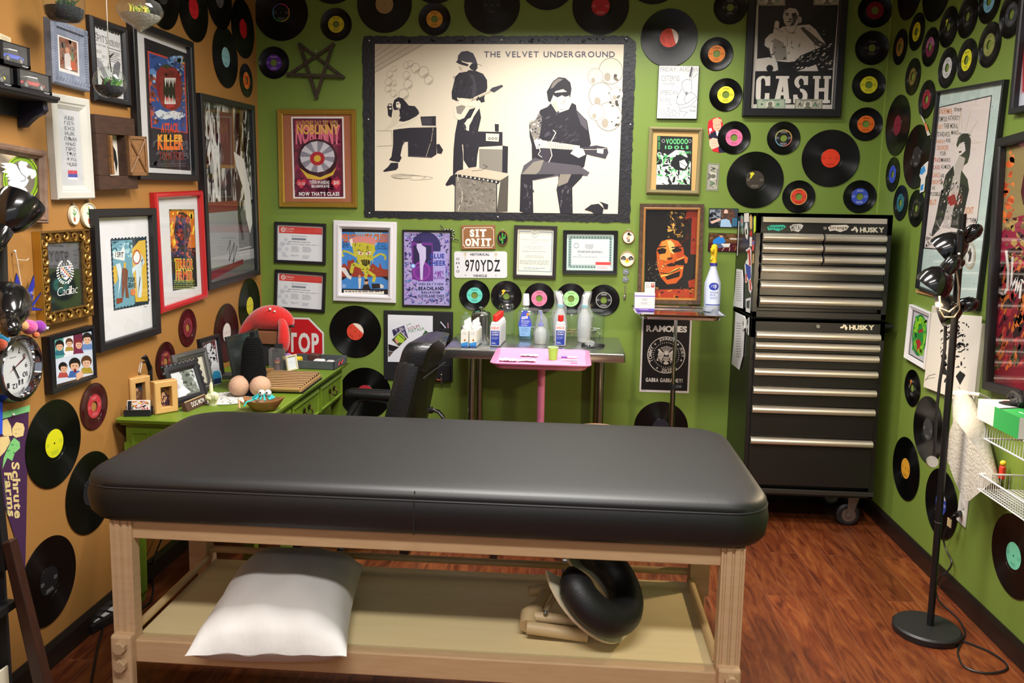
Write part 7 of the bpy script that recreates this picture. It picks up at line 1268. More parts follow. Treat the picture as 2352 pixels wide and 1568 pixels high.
for k in range(3):
    y0 = -Y_+.05+k*(2*Y_-.1)/3; y1 = y0+(2*Y_-.1)/3-.02; xf = X-.035; q = lambda i, d: [(xf+d, y0+i, DZ-.175+i),(xf+d, y1-i, DZ-.175+i),(xf+d, y1-i, DZ-.05-i),(xf+d, y0+i, DZ-.05-i)]
    d = MB(DG).loft([q(0,0), q(0,.012), q(.012,.016), q(.016,.008), q(.024,.008)]).build('drawer', t, smooth=0)
    ym = (y0+y1)/2; m = MB(BRS); m.tube([(xf+.01, ym-.035, DZ-.10),(xf+.03, ym-.034, DZ-.118),(xf+.034, ym-.012, DZ-.128),(xf+.034, ym+.012, DZ-.128),(xf+.03, ym+.034, DZ-.118),(xf+.01, ym+.035, DZ-.10)], .004,8); m.ball((xf+.014, ym-.035, DZ-.10), .011, n=10, k=6, sc=(.5,1,1.3)); m.ball((xf+.014, ym+.035, DZ-.10), .011, n=10, k=6, sc=(.5,1,1.3)); m.build('pull', d)
for x, y in ((-X+.05,-Y_+.05),(X-.06,-Y_+.05),(-X+.05, Y_-.05),(X-.06, Y_-.05),(X-.06,-Y_+.05+(2*Y_-.1)/3)): MB(DG).loft([[(x-w, y-w, z),(x+w, y-w, z),(x+w, y+w, z),(x-w, y+w, z)] for z, w in ((0,.013),(.03,.016),(.04,.02),(.5,.024),(DZ-.19,.026),(DZ-.10,.026))]).build('leg', t, smooth=0)
def onD(px, py, z=DZ): return hit(px, py, 2, z)
def dthing(name, label, cat, px, py, rz=0, group=None): p = onD(px, py); t = thing(name, label, cat, loc=(p.x, p.y, DZ), rz=rz, group=group); t.matrix_world = Matrix.Translation((p.x, p.y, DZ+.0005)) @ Matrix.Rotation(rz, 4, 'Z'); return t, scl(p)
def stand(name, label, cat, bl, br, h, tilt, depth, z0=DZ):
    a, b = hit(*bl, 2, z0), hit(*br, 2, z0); c = (a+b)/2; rz = math.atan2(b.y-a.y, b.x-a.x); P = Pic.__new__(Pic); P.w = (b-a).length; P.h = h; P.depth = depth; P.wall = None; P.off = 0
    P.M = Matrix.Translation((c.x, c.y, z0+.001)) @ Matrix.Rotation(rz, 4, 'Z') @ Matrix.Rotation(math.radians(90-tilt), 4, 'X') @ Matrix.Translation((0, h/2,0)); P.root = thing(name, label, cat, P.M); return P
# coffin mirror
P = stand('coffin_mirror', 'small black coffin-shaped mirror at the wall end of the desk', 'mirror', (313,931),(347,919), .2,4,.025); X, Y_ = P.w/2, P.h/2
cf = lambda k: [(-X*.62*k, -Y_*k),(X*.62*k, -Y_*k),(X*k, Y_*.42*k),(X*.45*k, Y_*k),(-X*.45*k, Y_*k),(-X*k, Y_*.42*k)]
MB(mat('151518', .3, coat=.4)).loft([[(*p, 0) for p in cf(1)], [(*p, .02) for p in cf(1)], [(*p, .025) for p in cf(.93)], [(*p, .018) for p in cf(.78)], [(*p, .024) for p in cf(.72)], [(*p, .01) for p in cf(.62)]], cap=False).build('frame', P.root, smooth=0); MB(mat('c8c8c8', .04,1)).add([(*p, .011) for p in cf(.63)], [tuple(range(6))]).build('mirror_glass', P.root, smooth=0); pin(P.root, -.005, Y_+.004,.006)
# two blond wood photo blocks
PW = mat('d0a468', .5, var=('c29252', 12,(1,1,8), .3))
for bl, br, h, lb, cs in (((300,942),(347,932), .128, 'blond wood photo block behind the card holder on the desk', ('5a3a2a', '8a6a4a', '3a4a5a')),((356,953),(409,944), .13, 'blond wood photo block nearest the massage table corner', ('3a2430', 'c89a7a', '8a5a3a'))):
    P = stand('photo_block', lb, 'photo frame', bl, br, h, 2,.035); X, Y_ = P.w/2, P.h/2; ix, iy = X*.46, Y_*.62
    MB(PW).loft([[(-a, -b, z),(a, -b, z),(a, b, z),(-a, b, z)] for a, b, z in ((X, Y_, -.035),(X, Y_, .004),(X-.004, Y_-.004,.008),(ix+.002, iy+.002,.008),(ix, iy, .005),(ix, iy, -.02))], cap=False).build('frame', P.root, smooth=0); A = Art(lambda a, b: (-ix+2*ix*a/100, iy-2*iy*b/100), -.018,.4); A.rect(cs[0], 0,0,100,100); A.blobs(cs[1:], 0,0,100,100,9,22,4); A.ell('d0a284', 45,35,14,12); A.poly('2a1c1c', [(28,35),(34,20),(56,18),(62,34),(46,26)]); A.build('photo', P.root)
# card holder
t, s = dthing('card_holder', 'black business card holder full of printed cards on the desk', 'card holder', 318,954,.2); m = MB(mat('17171a', .5)); m.box(-.05,-.018,0,.05,.018,.008); m.box(-.05,-.018,.008,.05,-.013,.026); m.box(-.05,.012,.008,.05,.018,.034); m.build('holder', t, smooth=0, bevel=.001)
m = MB(mat('d8d0cc', .6)); m.T = Matrix.Rotation(math.radians(-14), 4, 'X'); m.box(-.043,-.010,.008,.043,.010,.06); m.build('cards', t, smooth=0, bevel=.003); A = FArt(lambda a, b: (-.041+.082*a/100,.059-.045*b/100), .0001,.5); A.fy = -.0104; A.blobs(['c8302a', 'e0b83a', '26262a', 'c8302a'], 20,5,98,80,9,12,4, sharp=True); A.rect('1a1a1e', 3,5,20,95); A.text('d8d0cc', 'NAILS', 30,70,80,90,.03); a_ = A.build('print', t); a_.matrix_local = Matrix.Rotation(math.radians(-14), 4, 'X')
# ornate black frame, silver frame, ink print
P = stand('framed_photo', 'scallop-edged black photo frame leaning before the silver frame', 'photo frame', (398,935),(474,912), .165,20,.018, DZ+.007); P.frame(.03, mat('1c1c21', .35), [(0,0),(0,.7),(.2,.8),(.6,.9),(.8,.7),(1,.5),(1,.2)]); X, Y_ = P.w/2, P.h/2; m = MB(mat('1c1c21', .35))
for k in range(9): m.ball((-X+2*X*k/8, Y_, .008), .011, n=10, k=6, sc=(1,1,.6)); m.ball((-X+2*X*k/8,-Y_, .008), .011, n=10, k=6, sc=(1,.6,.6))
for k in range(7): [m.ball((sg*X, -Y_+2*Y_*k/6,.008), .011, n=10, k=6, sc=(1,1,.6)) for sg in (-1,1)]
m.build('scalloped_edge', P.root); A = Art(P.uv(.028), .006,.4); A.rect('c4c8cc', 0,0,100,100); A.poly('6a7068', [(45,0),(75,5),(90,60),(100,100),(40,100)]); A.blobs(['3f4640', '8a9088'], 40,0,95,90,20,8,4); A.poly('b8a0a0', [(0,50),(20,44),(24,62),(0,70)]); A.poly('dde0e2', [(18,70),(40,60),(60,90),(10,98)]); A.build('photo', P.root); P.glass(.028)
P = stand('framed_card', 'wide pewter frame with a cream printed dial card behind the black scalloped frame', 'photo frame', (410,917),(487,892), .19,12,.022); P.frame(.032, mat('8f8d8c', .3,.8), [(0,0),(0,.6),(.15,.9),(.5,1),(.7,.7),(1,.6),(1,.2)]); A = Art(P.uv(.03), .006,.5); A.rect('d3ccb8', 0,0,100,100); A.ring('a8a090', 50,52,30,26,.95,30); A.rect('d3ccb8', 10,60,90,80)
for k in range(12): A.line('8a8478', [(50+40*math.sin(k*.5236), 50-34*math.cos(k*.5236)),(50+44*math.sin(k*.5236), 50-37*math.cos(k*.5236))], 1)
A.text('6a6458', '12', 46,12,54,18); A.text('6a6458', '11', 24,24,31,29); A.text('6a6458', '1', 70,24,73,29); A.build('card', P.root); P.glass(.03)
P = stand('framed_print', 'black-framed black and white ink print leaning against the brown wall', 'picture', (464,886),(509,868), .215,6,.02); P.frame(.018, mat('16161a', .35)); A = Art(P.uv(.016), .006,.5); A.rect('d2d2d6', 0,0,100,100); A.rect('5a2a34', 8,6,92,94); A.poly('d2d2d6', [(20,12),(60,8),(88,30),(84,92),(26,92),(12,50)]); A.blobs(['17171c', 'd2d2d6', '17171c'], 14,10,88,92,26,9,5, sharp=True); A.build('print', P.root); P.glass(.016)
# plain cut-out standee in blue
P = stand('paper_standee', 'plain blue and white die-cut card standing before the ink print', 'standee', (486,886),(511,880), .11,5,.003); X, Y_ = P.w/2, P.h/2; pr = [(-.7,-1),(.6,-1),(.95,-.5),(.85,0),(.5,.3),(.45,.75),(.1,1),(-.5,.98),(-.85,.6),(-.7,.1),(-.95,-.3),(-.9,-.8)]
MB(mat('d4d4d8', .5)).prism([(x*X, y*Y_) for x, y in pr], 0,.002).build('card', P.root, smooth=0); A = Art(lambda a, b: (a*X, b*Y_), .0022,.5); A.poly('3a9ac8', [(-.8,-.5),(.8,-.5),(.7,.0),(.3,.15),(-.5,.15),(-.8,-.2)]); A.poly('26365a', [(-.8,-.95),(.7,-.95),(.8,-.5),(-.8,-.5)]); A.build('print', P.root)
# hand candle, wooden name bar, lace mat
t, s = dthing('hand_candle', 'cream candle shaped like a fist with one raised finger', 'candle', 489,930); m = MB(mat('ded5b0', .45, sss=.2)); m.loft([[(rx*math.cos(6.2832*j/18), ry*math.sin(6.2832*j/18), z) for j in range(18)] for z, rx, ry in ((0,.018,.014),(.012,.016,.013),(.022,.021,.016),(.036,.026,.018),(.05,.022,.016),(.055,.012,.01))])
for k, (x, h) in enumerate(((-.018,.046),(-.002,.098),(.009,.052),(.019,.046))): m.tube([(x, -.006,.034),(x, -.008, h-.012),(x, -.006, h)], [.0085,.0075,.004], 10)
for k, x in enumerate((-.018,.009,.019)): m.tube([(x, -.014,.046),(x, -.017,.034),(x*.9,-.010,.026)], .0075,8)
m.tube([(-.022,-.006,.028),(-.010,-.019,.032),(.004,-.02,.03)], .0075,8); m.build('candle', t, smooth=60); MB(mat('e8e0d0', .8)).tube([(-.002,-.006,.097),(-.003,-.006,.104),(-.001,-.006,.112)], .0012,6).build('wick', t)
P = stand('wooden_name_bar', 'small dark wooden desk bar with white lettering DOG MOM', 'sign', (432,946),(478,926), .042,22,.012); MB(mat('4a3026', .55)).box(-P.w/2,-P.h/2,-.02, P.w/2, P.h/2,.0).build('bar', P.root, smooth=0, bevel=.001); A = Art(P.uv(), .0002,.6); A.rect('b8a070', 0,0,100,9); A.text('dcd6cc', 'DOG MOM', 26,28,88,76,.01); A.build('lettering', P.root)
t, s = dthing('lace_mat', 'round white lace mat with dark cut-outs under the desk ornaments', 'doily', 522,915); A = Art(lambda a, b: (a*.12/50,-b*.12/50), .002,.9); A.ell('d0cfca', 0,0,50,50,48); R_ = random.Random(4)
for k in range(120): an = R_.uniform(0,6.28); r = 48*math.sqrt(R_.random()); A.ell(R_.choice(('26261f', '3a3a30', '6a6a5a')), r*math.cos(an), r*math.sin(an), R_.uniform(.8,2.6), R_.uniform(.8,2), 7); A.z -= A.dz
A.build('lace', t)
# dark screen panel
P = stand('dark_glass_panel', 'leaning dark glass panel in a thin black frame behind the black crocheted column', 'mirror', (541,901),(612,876), .25,12,.012); P.frame(.008, mat('26282a', .3)); P.sheet(.008, mat('202426', .08, spec=.8), .006, 'glass_panel')
# crocheted piece
KB = mat('0e0e10', .95, bump=(160,1,(1,1,1)), spec=.2); t, s = dthing('crocheted_column', 'tall black crocheted column between two beige crocheted balls', 'crochet', 583,905); prof = []
for k in range(31): z = .03+.22*k/30; r = .058-.015*(k/30)**1.5-(.014*(k/30)**9); prof += [(r-.0028, z-.002),(r+.001, z+.0015),(r-.0028, z+.0055)]
prof += [(.016,.255),(.011,.262),(.012,.27),(.008,.279),(.001,.281)]
MB(KB).lathe([(.052,.0),(.06,.01)]+prof, 40, sy=.85).build('column', t, smooth=60); KN = mat('c29a80', .95, bump=(180,.8,(1,1,1)))
for sx_, dy in ((-.046,-.045),(.046,-.04)):
    rr = []
    for k in range(25): a = math.pi*k/24; rr.append((max(.0008,.045*math.sin(a)*(1+.022*math.sin(k*3.14))+(.0012 if k % 2 else -.0008)), -.045*math.cos(a)))
    MB(KN).lathe(rr, 28, c=(sx_, dy, .045), ax='x' if False else 'y').build('ball', t, smooth=60)
# wooden bowl with turquoise yarn creature
t, s = dthing('wooden_bowl', 'carved wooden bowl at the desk edge holding a turquoise yarn bundle', 'bowl', 606,942,.1); wd = mat('9a6a3c', .5, var=('7f5430', 10,(6,1,1), .3)); m = MB(wd)
rg = []
for z, k in ((0,.5),(.008,.62),(.03,.92),(.045,1.0),(.045,.94),(.03,.85),(.012,.55)): rg.append([(.075*k*math.cos(6.2832*j/32)*(1+.12*abs(math.cos(6.2832*j/32))**6), .055*k*math.sin(6.2832*j/32), z+(.012*abs(math.cos(6.2832*j/32))**8 if z > .02 else 0)) for j in range(32)])
m.loft(rg).build('bowl', t, smooth=50); m = MB(mat('c8a078', .6)); m.tube([(-.075,-.02,.03),(-.09,-.035,.05),(-.085,-.045,.02)], .005,8); m.build('handle', t)
t2, s = dthing('yarn_creature', 'turquoise cord bundle with two googly eyes resting in the wooden bowl', 'toy', 606,942,.1); R_ = random.Random(6); m = MB(mat('2ab0b4', .6))
for k in range(30): a = R_.uniform(0,6.28); r1 = R_.uniform(.03,.052); m.tube([(0,0,.058),(r1*.5*math.cos(a), r1*.4*math.sin(a), .062+R_.uniform(0,.008)),(r1*math.cos(a), r1*.75*math.sin(a), .046+R_.uniform(0,.006))], .0032,6)
m.tube([(-.03,-.02,.05),(-.055,-.05,.045),(-.062,-.06,.03)], .0032,6); m.build('cords', t2); 
for x in (-.004,.022): e = MB(mat('e0e0dc', .3)).ball((x, -.012,.075), .0135, n=16, k=10).build('eye', t2); MB(mat('17171a', .3)).ball((x-.002,-.025,.079), .004, n=8, k=5).build('pupil', e)
# striped wooden case
a = onD(628,902); b = onD(706,906); t = thing('striped_wooden_case', 'flat hinged case of striped dark and light wood on the desk front', 'box', loc=(-1.275,-.90, DZ+.0005), rz=.02)
ZB = bpy.data.materials.new('zebra_wood'); ZB.use_nodes = True; N_ = ZB.node_tree.nodes; L_ = ZB.node_tree.links; tc = N_.new('ShaderNodeTexCoord'); wv = N_.new('ShaderNodeTexWave'); wv.bands_direction = 'Y'; wv.inputs['Scale'].default_value = 10; wv.inputs['Distortion'].default_value = 1.6; wv.inputs['Detail Scale'].default_value = 1.2; cr = N_.new('ShaderNodeValToRGB'); cr.color_ramp.elements[0].color = (*lin('3a2418'), 1); cr.color_ramp.elements[1].color = (*lin('b8925e'), 1); cr.color_ramp.elements[0].position = .25; cr.color_ramp.elements[1].position = .6
L_.new(tc.outputs['Object'], wv.inputs[0]); L_.new(wv.outputs[0], cr.inputs[0]); L_.new(cr.outputs[0], N_['Principled BSDF'].inputs['Base Color']); N_['Principled BSDF'].inputs['Roughness'].default_value = .45
MB(mat('16161a', .4)).box(-.12,-.16,0,.115,.15,.008).build('base', t, smooth=0); MB(mat('a88252', .5)).box(-.118,-.17,.008,.112,.15,.022).build('tray', t, smooth=0, bevel=.001); m = MB(ZB); m.T = Matrix.Translation((0,0,.022)) @ Matrix.Rotation(math.radians(2), 4, 'X'); m.box(-.125,-.175,0,.105,.145,.012); m.build('lid', t, smooth=0, bevel=.002)
t, s = dthing('wooden_block', 'small brown wooden hinge block on the desk behind the striped case', 'block', 616,858,.3); MB(mat('8a6236', .55)).box(-.026,-.018,0,.026,.018,.026).build('block', t, smooth=0, bevel=.002)
# speaker, cardboard box and red plush
t, s = dthing('desk_speaker', 'black box under the cardboard box beside the road sign', 'speaker', 610,838); MB(mat('121214', .5)).box(-.07,-.02,0,.075,.13,.115).build('body', t, smooth=0, bevel=.003); MB(mat('1b1b1e', .8)).box(-.06,-.0215,.01,.065,-.02,.105).build('grille', t, smooth=0)
p = onD(610,838); t = thing('cardboard_box', 'plain brown box on the black speaker carrying the red plush toy', 'box', loc=(p.x, p.y, DZ+.117), rz=-.12); MB(mat('8a5a3a', .7, var=('7a4c30', 6,(1,1,1), .3))).box(-.075,-.03,0,.08,.14,.062).build('box', t, smooth=0, bevel=.002)
t = thing('plush_toy', 'bright red fuzzy plush lobster flopped over the cardboard box', 'plush toy', loc=(p.x, p.y, DZ+.18), rz=0); RF = mat('c8120e', .95, bump=(140,1,(1,1,1)), sheen=.6)
cat = lambda P: [tuple(p) for p in smooth([Vector(q) for q in P], 4)]
def rad_of(P):
    R = [Vector((p[3], 0,0)) for p in P]; return [v.x for v in smooth(R, 4)]
m = MB(RF)
for P in ([(-.155,.03,-.045,.008),(-.125,.03,-.005,.022),(-.085,.04,.035,.038),(-.04,.045,.056,.058),(.02,.045,.066,.066),(.07,.04,.06,.06),(.112,.03,.046,.042),(.135,.02,.036,.02),(.142,.018,.034,.006)], [(.09,-.0,.055,.02),(.112,-.035,.02,.026),(.118,-.05,-.04,.031),(.116,-.05,-.085,.022),(.115,-.05,-.105,.006)]):
    m.tube(cat([p[:3] for p in P]), [max(.004, r) for r in rad_of(P)], 18)
m.build('body', t, smooth=70)
for x, y, z, r in ((.035,-.015,.118,.007),(.058,-.012,.106,.006)): MB(mat('e0e0e0', .3)).ball((x, y, z), r, n=10, k=6).build('eye', t)
m = MB(mat('17171a', .4)); m.ball((.146,.0,.03), .012, n=10, k=6, sc=(1.3,1,.6)); m.build('nose', t)
# boxed figure, mini frame, globe, grey tray and contents
t, s = dthing('boxed_figurine', 'clear plastic display box with a small figure on the desk', 'figurine', 637,852,.1); MB(glassy(key='pet_box', rough=.03, shade=.06)).box(-.034,-.03,0,.034,.03,.115).build('display_box', t, smooth=0); m = MB(mat('26262a', .5)); m.box(-.03,.026,.002,.03,.029,.112); m.box(-.012,-.001,.112,.03,.001,.14); m.build('backing_card', t, smooth=0); m = MB(mat('b08060', .5)); m.ball((0,0,.048), .014, n=14, k=9); m.build('figure_head', t); m = MB(mat('4a2c38', .6)); m.loft([[(rx*math.cos(6.2832*j/12), rx*.7*math.sin(6.2832*j/12), z) for j in range(12)] for z, rx in ((.002,.018),(.02,.014),(.036,.010))]); m.ball((0,.004,.055), .016, n=12, k=8); m.build('figure_body', t); m = MB(mat('9a2a3a', .6)); m.tube([(.0145*math.cos(k*.4), .0145*math.sin(k*.4), .054) for k in range(17)], .002,6); m.build('headband', t)
P = stand('mini_frame', 'tiny cream-framed white card standing beside the boxed figurine', 'photo frame', (659,853),(683,848), .078,10,.01); P.frame(.008, mat('d2c8a8', .5)); A = Art(P.uv(.007), .004,.5); A.rect('d4d6da', 0,0,100,100); A.rows('a8aab0', 25,42,75,52,2,.4,3); A.build('card', P.root)
t, s = dthing('toy_capsule', 'purple and orange plastic toy capsule beside the grey tray', 'toy', 660,840); r = 15/s; m = MB(mat('b088c0', .15, alpha=.75)); m.lathe([(r*math.cos(a), r+r*math.sin(a)) for a in [1.5*k/8 for k in range(9)]], 24); m.build('clear_dome', t, smooth=50); MB(mat('d8702a', .35)).lathe([(max(.001, r*math.cos(a)), r+r*math.sin(a)) for a in [-1.55+1.5*k/8 for k in range(9)]], 24).build('orange_half', t, smooth=50)
a = onD(686,850); t = thing('grey_tray', 'shallow grey painted tray with odds and ends on the far end of the desk', 'tray', loc=(-1.295,-.42, DZ+.0005), rz=-.06); m = MB(mat('55595c', .55, var=('44484b', 8,(1,1,1), .3)))
for q in ((-.14,-.10,0,.135,.10,.006),(-.14,-.10,0,.135,-.092,.042),(-.14,.092,0,.135,.10,.042),(-.14,-.10,0,-.132,.10,.042),(.127,-.10,0,.135,.10,.042)): m.box(*q)
m.build('tray', t, smooth=0, bevel=.001); m = MB(mat('b02a2e', .6)); m.tube([(.136,-.04,.012),(.1365,-.02,.03),(.136,0,.012),(.1365,.03,.032)], .003,6); m.build('red_painted_mark', t)
for nm, lb, x, y, bxs, cc in (('sticky_note', 'yellow sticky note curling out of the grey tray', -.09,-.05,(.03,.025,.045), 'd8b81c'),('brown_lump', 'dark brown rounded block in the grey tray', -.02,.03,(.03,.022,.05), '4a2c26'),('white_charger', 'white plug adaptor in the grey tray', .03,-.03,(.028,.02,.034), 'd4d4d4'),('white_packet', 'white paper packet at the right end of the grey tray', .085,-.02,(.02,.02,.028), 'ccc8c4')):
    M = t.matrix_world @ Matrix.Translation((x, y, .0065)); k = thing(nm, lb, 'clutter', M); MB(mat(cc, .6)).rbox(-bxs[0], -bxs[1], 0, bxs[0], bxs[1], bxs[2], .006).build('body', k, smooth=30)
for k in range(2):
    t, s = dthing('paper_sticker', ('printed sticker lying on the desk before the mini frame', 'second printed sticker lying on the desk beside the grey tray')[k], 'sticker', 672+22*k, 856+k, .1); MB(mat('d4d0d0', .5)).box(-.026,-.014,0,.026,.014,.002).build('paper', t, smooth=0); A = Art(lambda a, b: (-.024+.048*a/100,.012-.024*b/100), .0022,.5); A.blobs(['c83a3a', '3a4a9a', '26262a'], 5,5,95,95,6,14, k); A.build('print', t)
t, s = dthing('glass_dish_stack', 'stack of thin clear and silver plates under the leaning panel', 'dish', 520,868,.2); m = MB(mat('a8aaa8', .12,.8)); [m.box(-.045+.002*k, -.04,.006*k, .05-.003*k, .04,.006*k+.003) for k in range(4)]; m.build('plates', t, smooth=0)
# ---------------------------------------------------------------- office chair
LT = mat('17171a', .36, bump=(110,.3,(1,1,1)), coat=.15); t = thing('office_chair', 'black leather executive office chair turned to the green desk', 'chair', loc=(-.965,-.86,0), rz=math.radians(264))
def pad(x0, x1, z0, z1, y0, y1, r, curve=0, m=LT):
    cx, cz = (x0+x1)/2,(z0+z1)/2; rings = []
    for y, k in ((y0,.90),(y0+(y1-y0)*.12,.97),(y0+(y1-y0)*.4,1.0),(y0+(y1-y0)*.75,.985),(y1,.93)): rings.append([(cx+(x-cx)*k, y+curve*((x-cx)/(x1-x0)*2)**2, cz+(z-cz)*k) for x, z in rrect(x0, z0, x1, z1, r)])
    return MB(m).loft(rings)
bk = pad(-.225,.225,.47,1.0,.20,.30,.09,-.03); bk.v = [(x*(1-.18*max(0,(z-.75)/.25)), y+.28*(z-.47)**1.4, z) for x, y, z in bk.v]; b_ = bk.build('backrest', t, smooth=60)
hp = pad(-.195,.195,.87,1.015,.215,.325,.05,-.03); hp.v = [(x, y+.28*(z-.47)**1.4-.012, z) for x, y, z in hp.v]; hp.build('head_pad', b_, smooth=60)
m = MB(mat('2a2a2e', .4)); m.tube([(x, .335+.28*(z-.47)**1.4-.03, z) for x, z in ((-.19,.86),(0,.862),(.19,.86))], .003,6); m.tube([(x*1.0,.205+.28*(z-.47)**1.4, z) for x, z in ((-.235,.5),(-.24,.7),(-.21,.86))], .003,6); m.build('stitching', b_)
se = MB(LT).loft([[(x, y, z) for x, y in rrect(-.25+i, -.27+i, .25-i, .24-i, .08)] for z, i in ((.40,.02),(.42,0),(.47,0),(.495,.02),(.505,.06))]); se.build('seat', t, smooth=60)
for s_ in (-1,1):
    a_ = MB(mat('1a1a1c', .45)); a_.tube([(s_*.25,.18,.44),(s_*.30,.12,.50),(s_*.30,.05,.62),(s_*.30,-.06,.632),(s_*.30,-.10,.62),(s_*.29,-.16,.52),(s_*.25,-.15,.44)], .017,8); ar = a_.build('armrest', t); MB(LT).loft([[(s_*.30+x, y, z) for x, y in rrect(-.035+i, -.17+i, .035-i, .12-i, .03,5)] for z, i in ((.635,.008),(.645,0),(.665,.0),(.678,.012))]).build('arm_pad', ar, smooth=60)
m = MB(mat('26262a', .35)); m.cyl((0,0,.10),(0,0,.41), .026, n=16); m.box(-.12,-.12,.385,.12,.12,.402); m.build('gas_lift', t)
for k in range(5):
    a = k*1.2566+1.33; x, y = .27*math.cos(a), .27*math.sin(a); m = MB(mat('1a1a1d', .4)); m.tube([(0,0,.115),(x*.6, y*.6,.095),(x, y, .072)], [.03,.022,.015], 8); l = m.build('base_leg', t); m = MB(mat('131316', .35))
    m.lathe([(.012,-.026),(.025,-.025),(.028,-.006),(.018,-.004),(.018,.004),(.028,.006),(.025,.025),(.012,.026)], 20, c=(x, y, .028), ax='x'); m.cyl((x, y, .04),(x, y, .075), .01, n=8); m.build('caster', l)
# stool seen just over the massage table
t = thing('tan_stool', 'round stool with a tan seat just showing behind the massage table', 'stool', loc=(.16,-.99,0)); MB(mat('b08a6a', .5)).lathe([(.05,.57),(.155,.575),(.165,.59),(.162,.615),(.12,.628),(.01,.63)], 32).build('seat', t); m = MB(mat('b0b0b0', .2,1)); m.cyl((0,0,.08),(0,0,.58), .022, n=14); m.build('column', t)
for k in range(4): a = .785+1.5708*k; m = MB(mat('2a2a2c', .4)); m.tube([(0,0,.09),(.17*math.cos(a), .17*math.sin(a), .05)], .013,8); m.ball((.17*math.cos(a), .17*math.sin(a), .025), .025, n=12, k=8); m.build('base_leg', t)
c = hit(985,941,1,-.44); t = thing('folding_chair', 'black padded bar on a bent chrome tube beside the office chair', 'chair', loc=(c.x, -.44,0)); m = MB(mat('17171a', .5)); m.tube([(-.08,0, c.z-.006),(.02,0, c.z)], .018,10); m.build('padded_bar', t); m = MB(mat('c0c0c4', .15,1)); m.tube([(-.08,0,0),(-.08,0, c.z-.01)], .011,10); m.tube([(.02,0, c.z),(.05,0, c.z-.008),(.075,0, c.z-.035),(.08,0, c.z-.08),(.08,0,0)], .011,10); m.tube([(-.08,0,.25),(.08,0,.25)], .008,8); m.build('chrome_frame', t)
# ---------------------------------------------------------------- three-headed floor lamp
BK = mat('101012', .18, coat=.6, crough=.08); bp_ = Vector((1.424,-1.45,0)); t = thing('floor_lamp', 'black three-headed floor lamp with a round base, its middle head lit', 'floor lamp', loc=bp_)
MB(mat('19191b', .45, bump=(300,.2,(1,1,1)))).lathe([(.119,0),(.122,.006),(.122,.024),(.115,.031),(.02,.033)], 56).build('base', t); ptop = hit(2212,491,1, bp_.y); o = bp_
MB(mat('121214', .3)).cyl((.012,0,.03),(ptop.x-o.x, 0, ptop.z), .0125, n=20).build('pole', t); z_ = hit(2152,1198,1, o.y).z; MB(mat('8a8a8a', .3,.9)).cyl((.01,0, z_-.002),(.01,0, z_+.002), .0132, n=20).build('joint_ring', t)
def head(par, tip, mouth, lit, rs=.064, ori=None):
    """bell shade: tip = back end of the socket, mouth = middle of the open rim, both relative to the lamp"""
    d = (mouth-tip); L = d.length; q = d.normalized().to_track_quat('Z', 'Y').to_matrix().to_4x4(); M = Matrix.Translation(tip) @ q; m = MB(BK); m.T = M
    m.lathe([(.004,-.004),(.014,0),(.024,.014),(.027,.03),(.027, L*.40),(.024, L*.44)], 28); so = m.build('socket', par, smooth=50)
    m = MB(BK); m.T = M; pr = [(.022, L*.42),(.030, L*.45),(.046, L*.56),(.058, L*.72),(rs, L*.90),(rs, L)]; m.lathe(pr, 40, cap=False); m.lathe([(r-.0015, z) for r, z in pr], 40, m=mat('d8d2c4', .3, metal=.0) if lit else mat('d0ccc2', .35), cap=False); m.lathe([(rs, L),(rs-.0015, L)], 40, cap=False); sh_ = m.build('lamp_shade', par, smooth=50)
    m = MB(mat('fff2d8', .3, emis=26, ecol='ffd79a') if lit else mat('e8e6e0', .3)); m.T = M; m.ball((0,0, L*.80), .024, n=18, k=12); m.cyl((0,0, L*.44),(0,0, L*.68), .013, n=12); m.build('light_bulb', par)
    m = MB(mat('6a6a6c', .3,.9)); m.T = M
    for k in range(10): a = .628*k; m.tube([(.0272*math.cos(a), .0272*math.sin(a), .02),(.0272*math.cos(a), .0272*math.sin(a), L*.38)], .0012,4)
    m.T = None; m.mats[0] = BK; m.build('cooling_ribs', so)
    return M, L
rel = lambda px, py, y: hit(px, py, 1, y)-o
for tip, mouth, lit in (((2253,520),(2165,580), 0),((2200,590),(2138,660), 1),((2246,694),(2158,712), 0)):
    ya, yb = (o.y-.06, o.y-.028) if lit else (o.y+.02, o.y+.085)
    a, b = rel(*tip, ya), rel(*mouth, yb); M, L = head(t, a, b, lit)
    cz = a+(b-a)*.2; m = MB(BK); m.tube([tuple(cz),(0+.01,0, cz.z)], .007,8); m.ball((.01,0, cz.z), .018, n=12, k=8); m.build('swivel_joint', t)
    if lit:
        l = bpy.data.lights.new('lamp_glow', 'SPOT'); l.energy = 46; l.color = (1,.78,.5); l.shadow_soft_size = .03; l.spot_size = math.radians(168); l.spot_blend = .5
        lo = bpy.data.objects.new('lamp_glow', l); C.objects.link(lo); d = (b-a).normalized(); lo.matrix_world = Matrix.Translation(o+a+(b-a)*.93) @ (-d).to_track_quat('Z', 'Y').to_matrix().to_4x4()
m = MB(mat('c8b898', .3,.5)); f = lambda px, py: tuple(rel(px, py, o.y-.03)); m.tube([f(2196,620), f(2202,660), f(2200,700), f(2180,716), f(2160,708), f(2158,680)], .0035,8); m.tube([f(2200,650), f(2204,710), f(2192,728), f(2168,728), f(2158,712)], .003,8); m.build('wires', t)
m = MB(mat('d0ccc8', .4)); m.ball(f(2205,614), .006, n=10, k=6); m.ball(f(2203,583), .005, n=10, k=6); m.build('switch_knob', t)
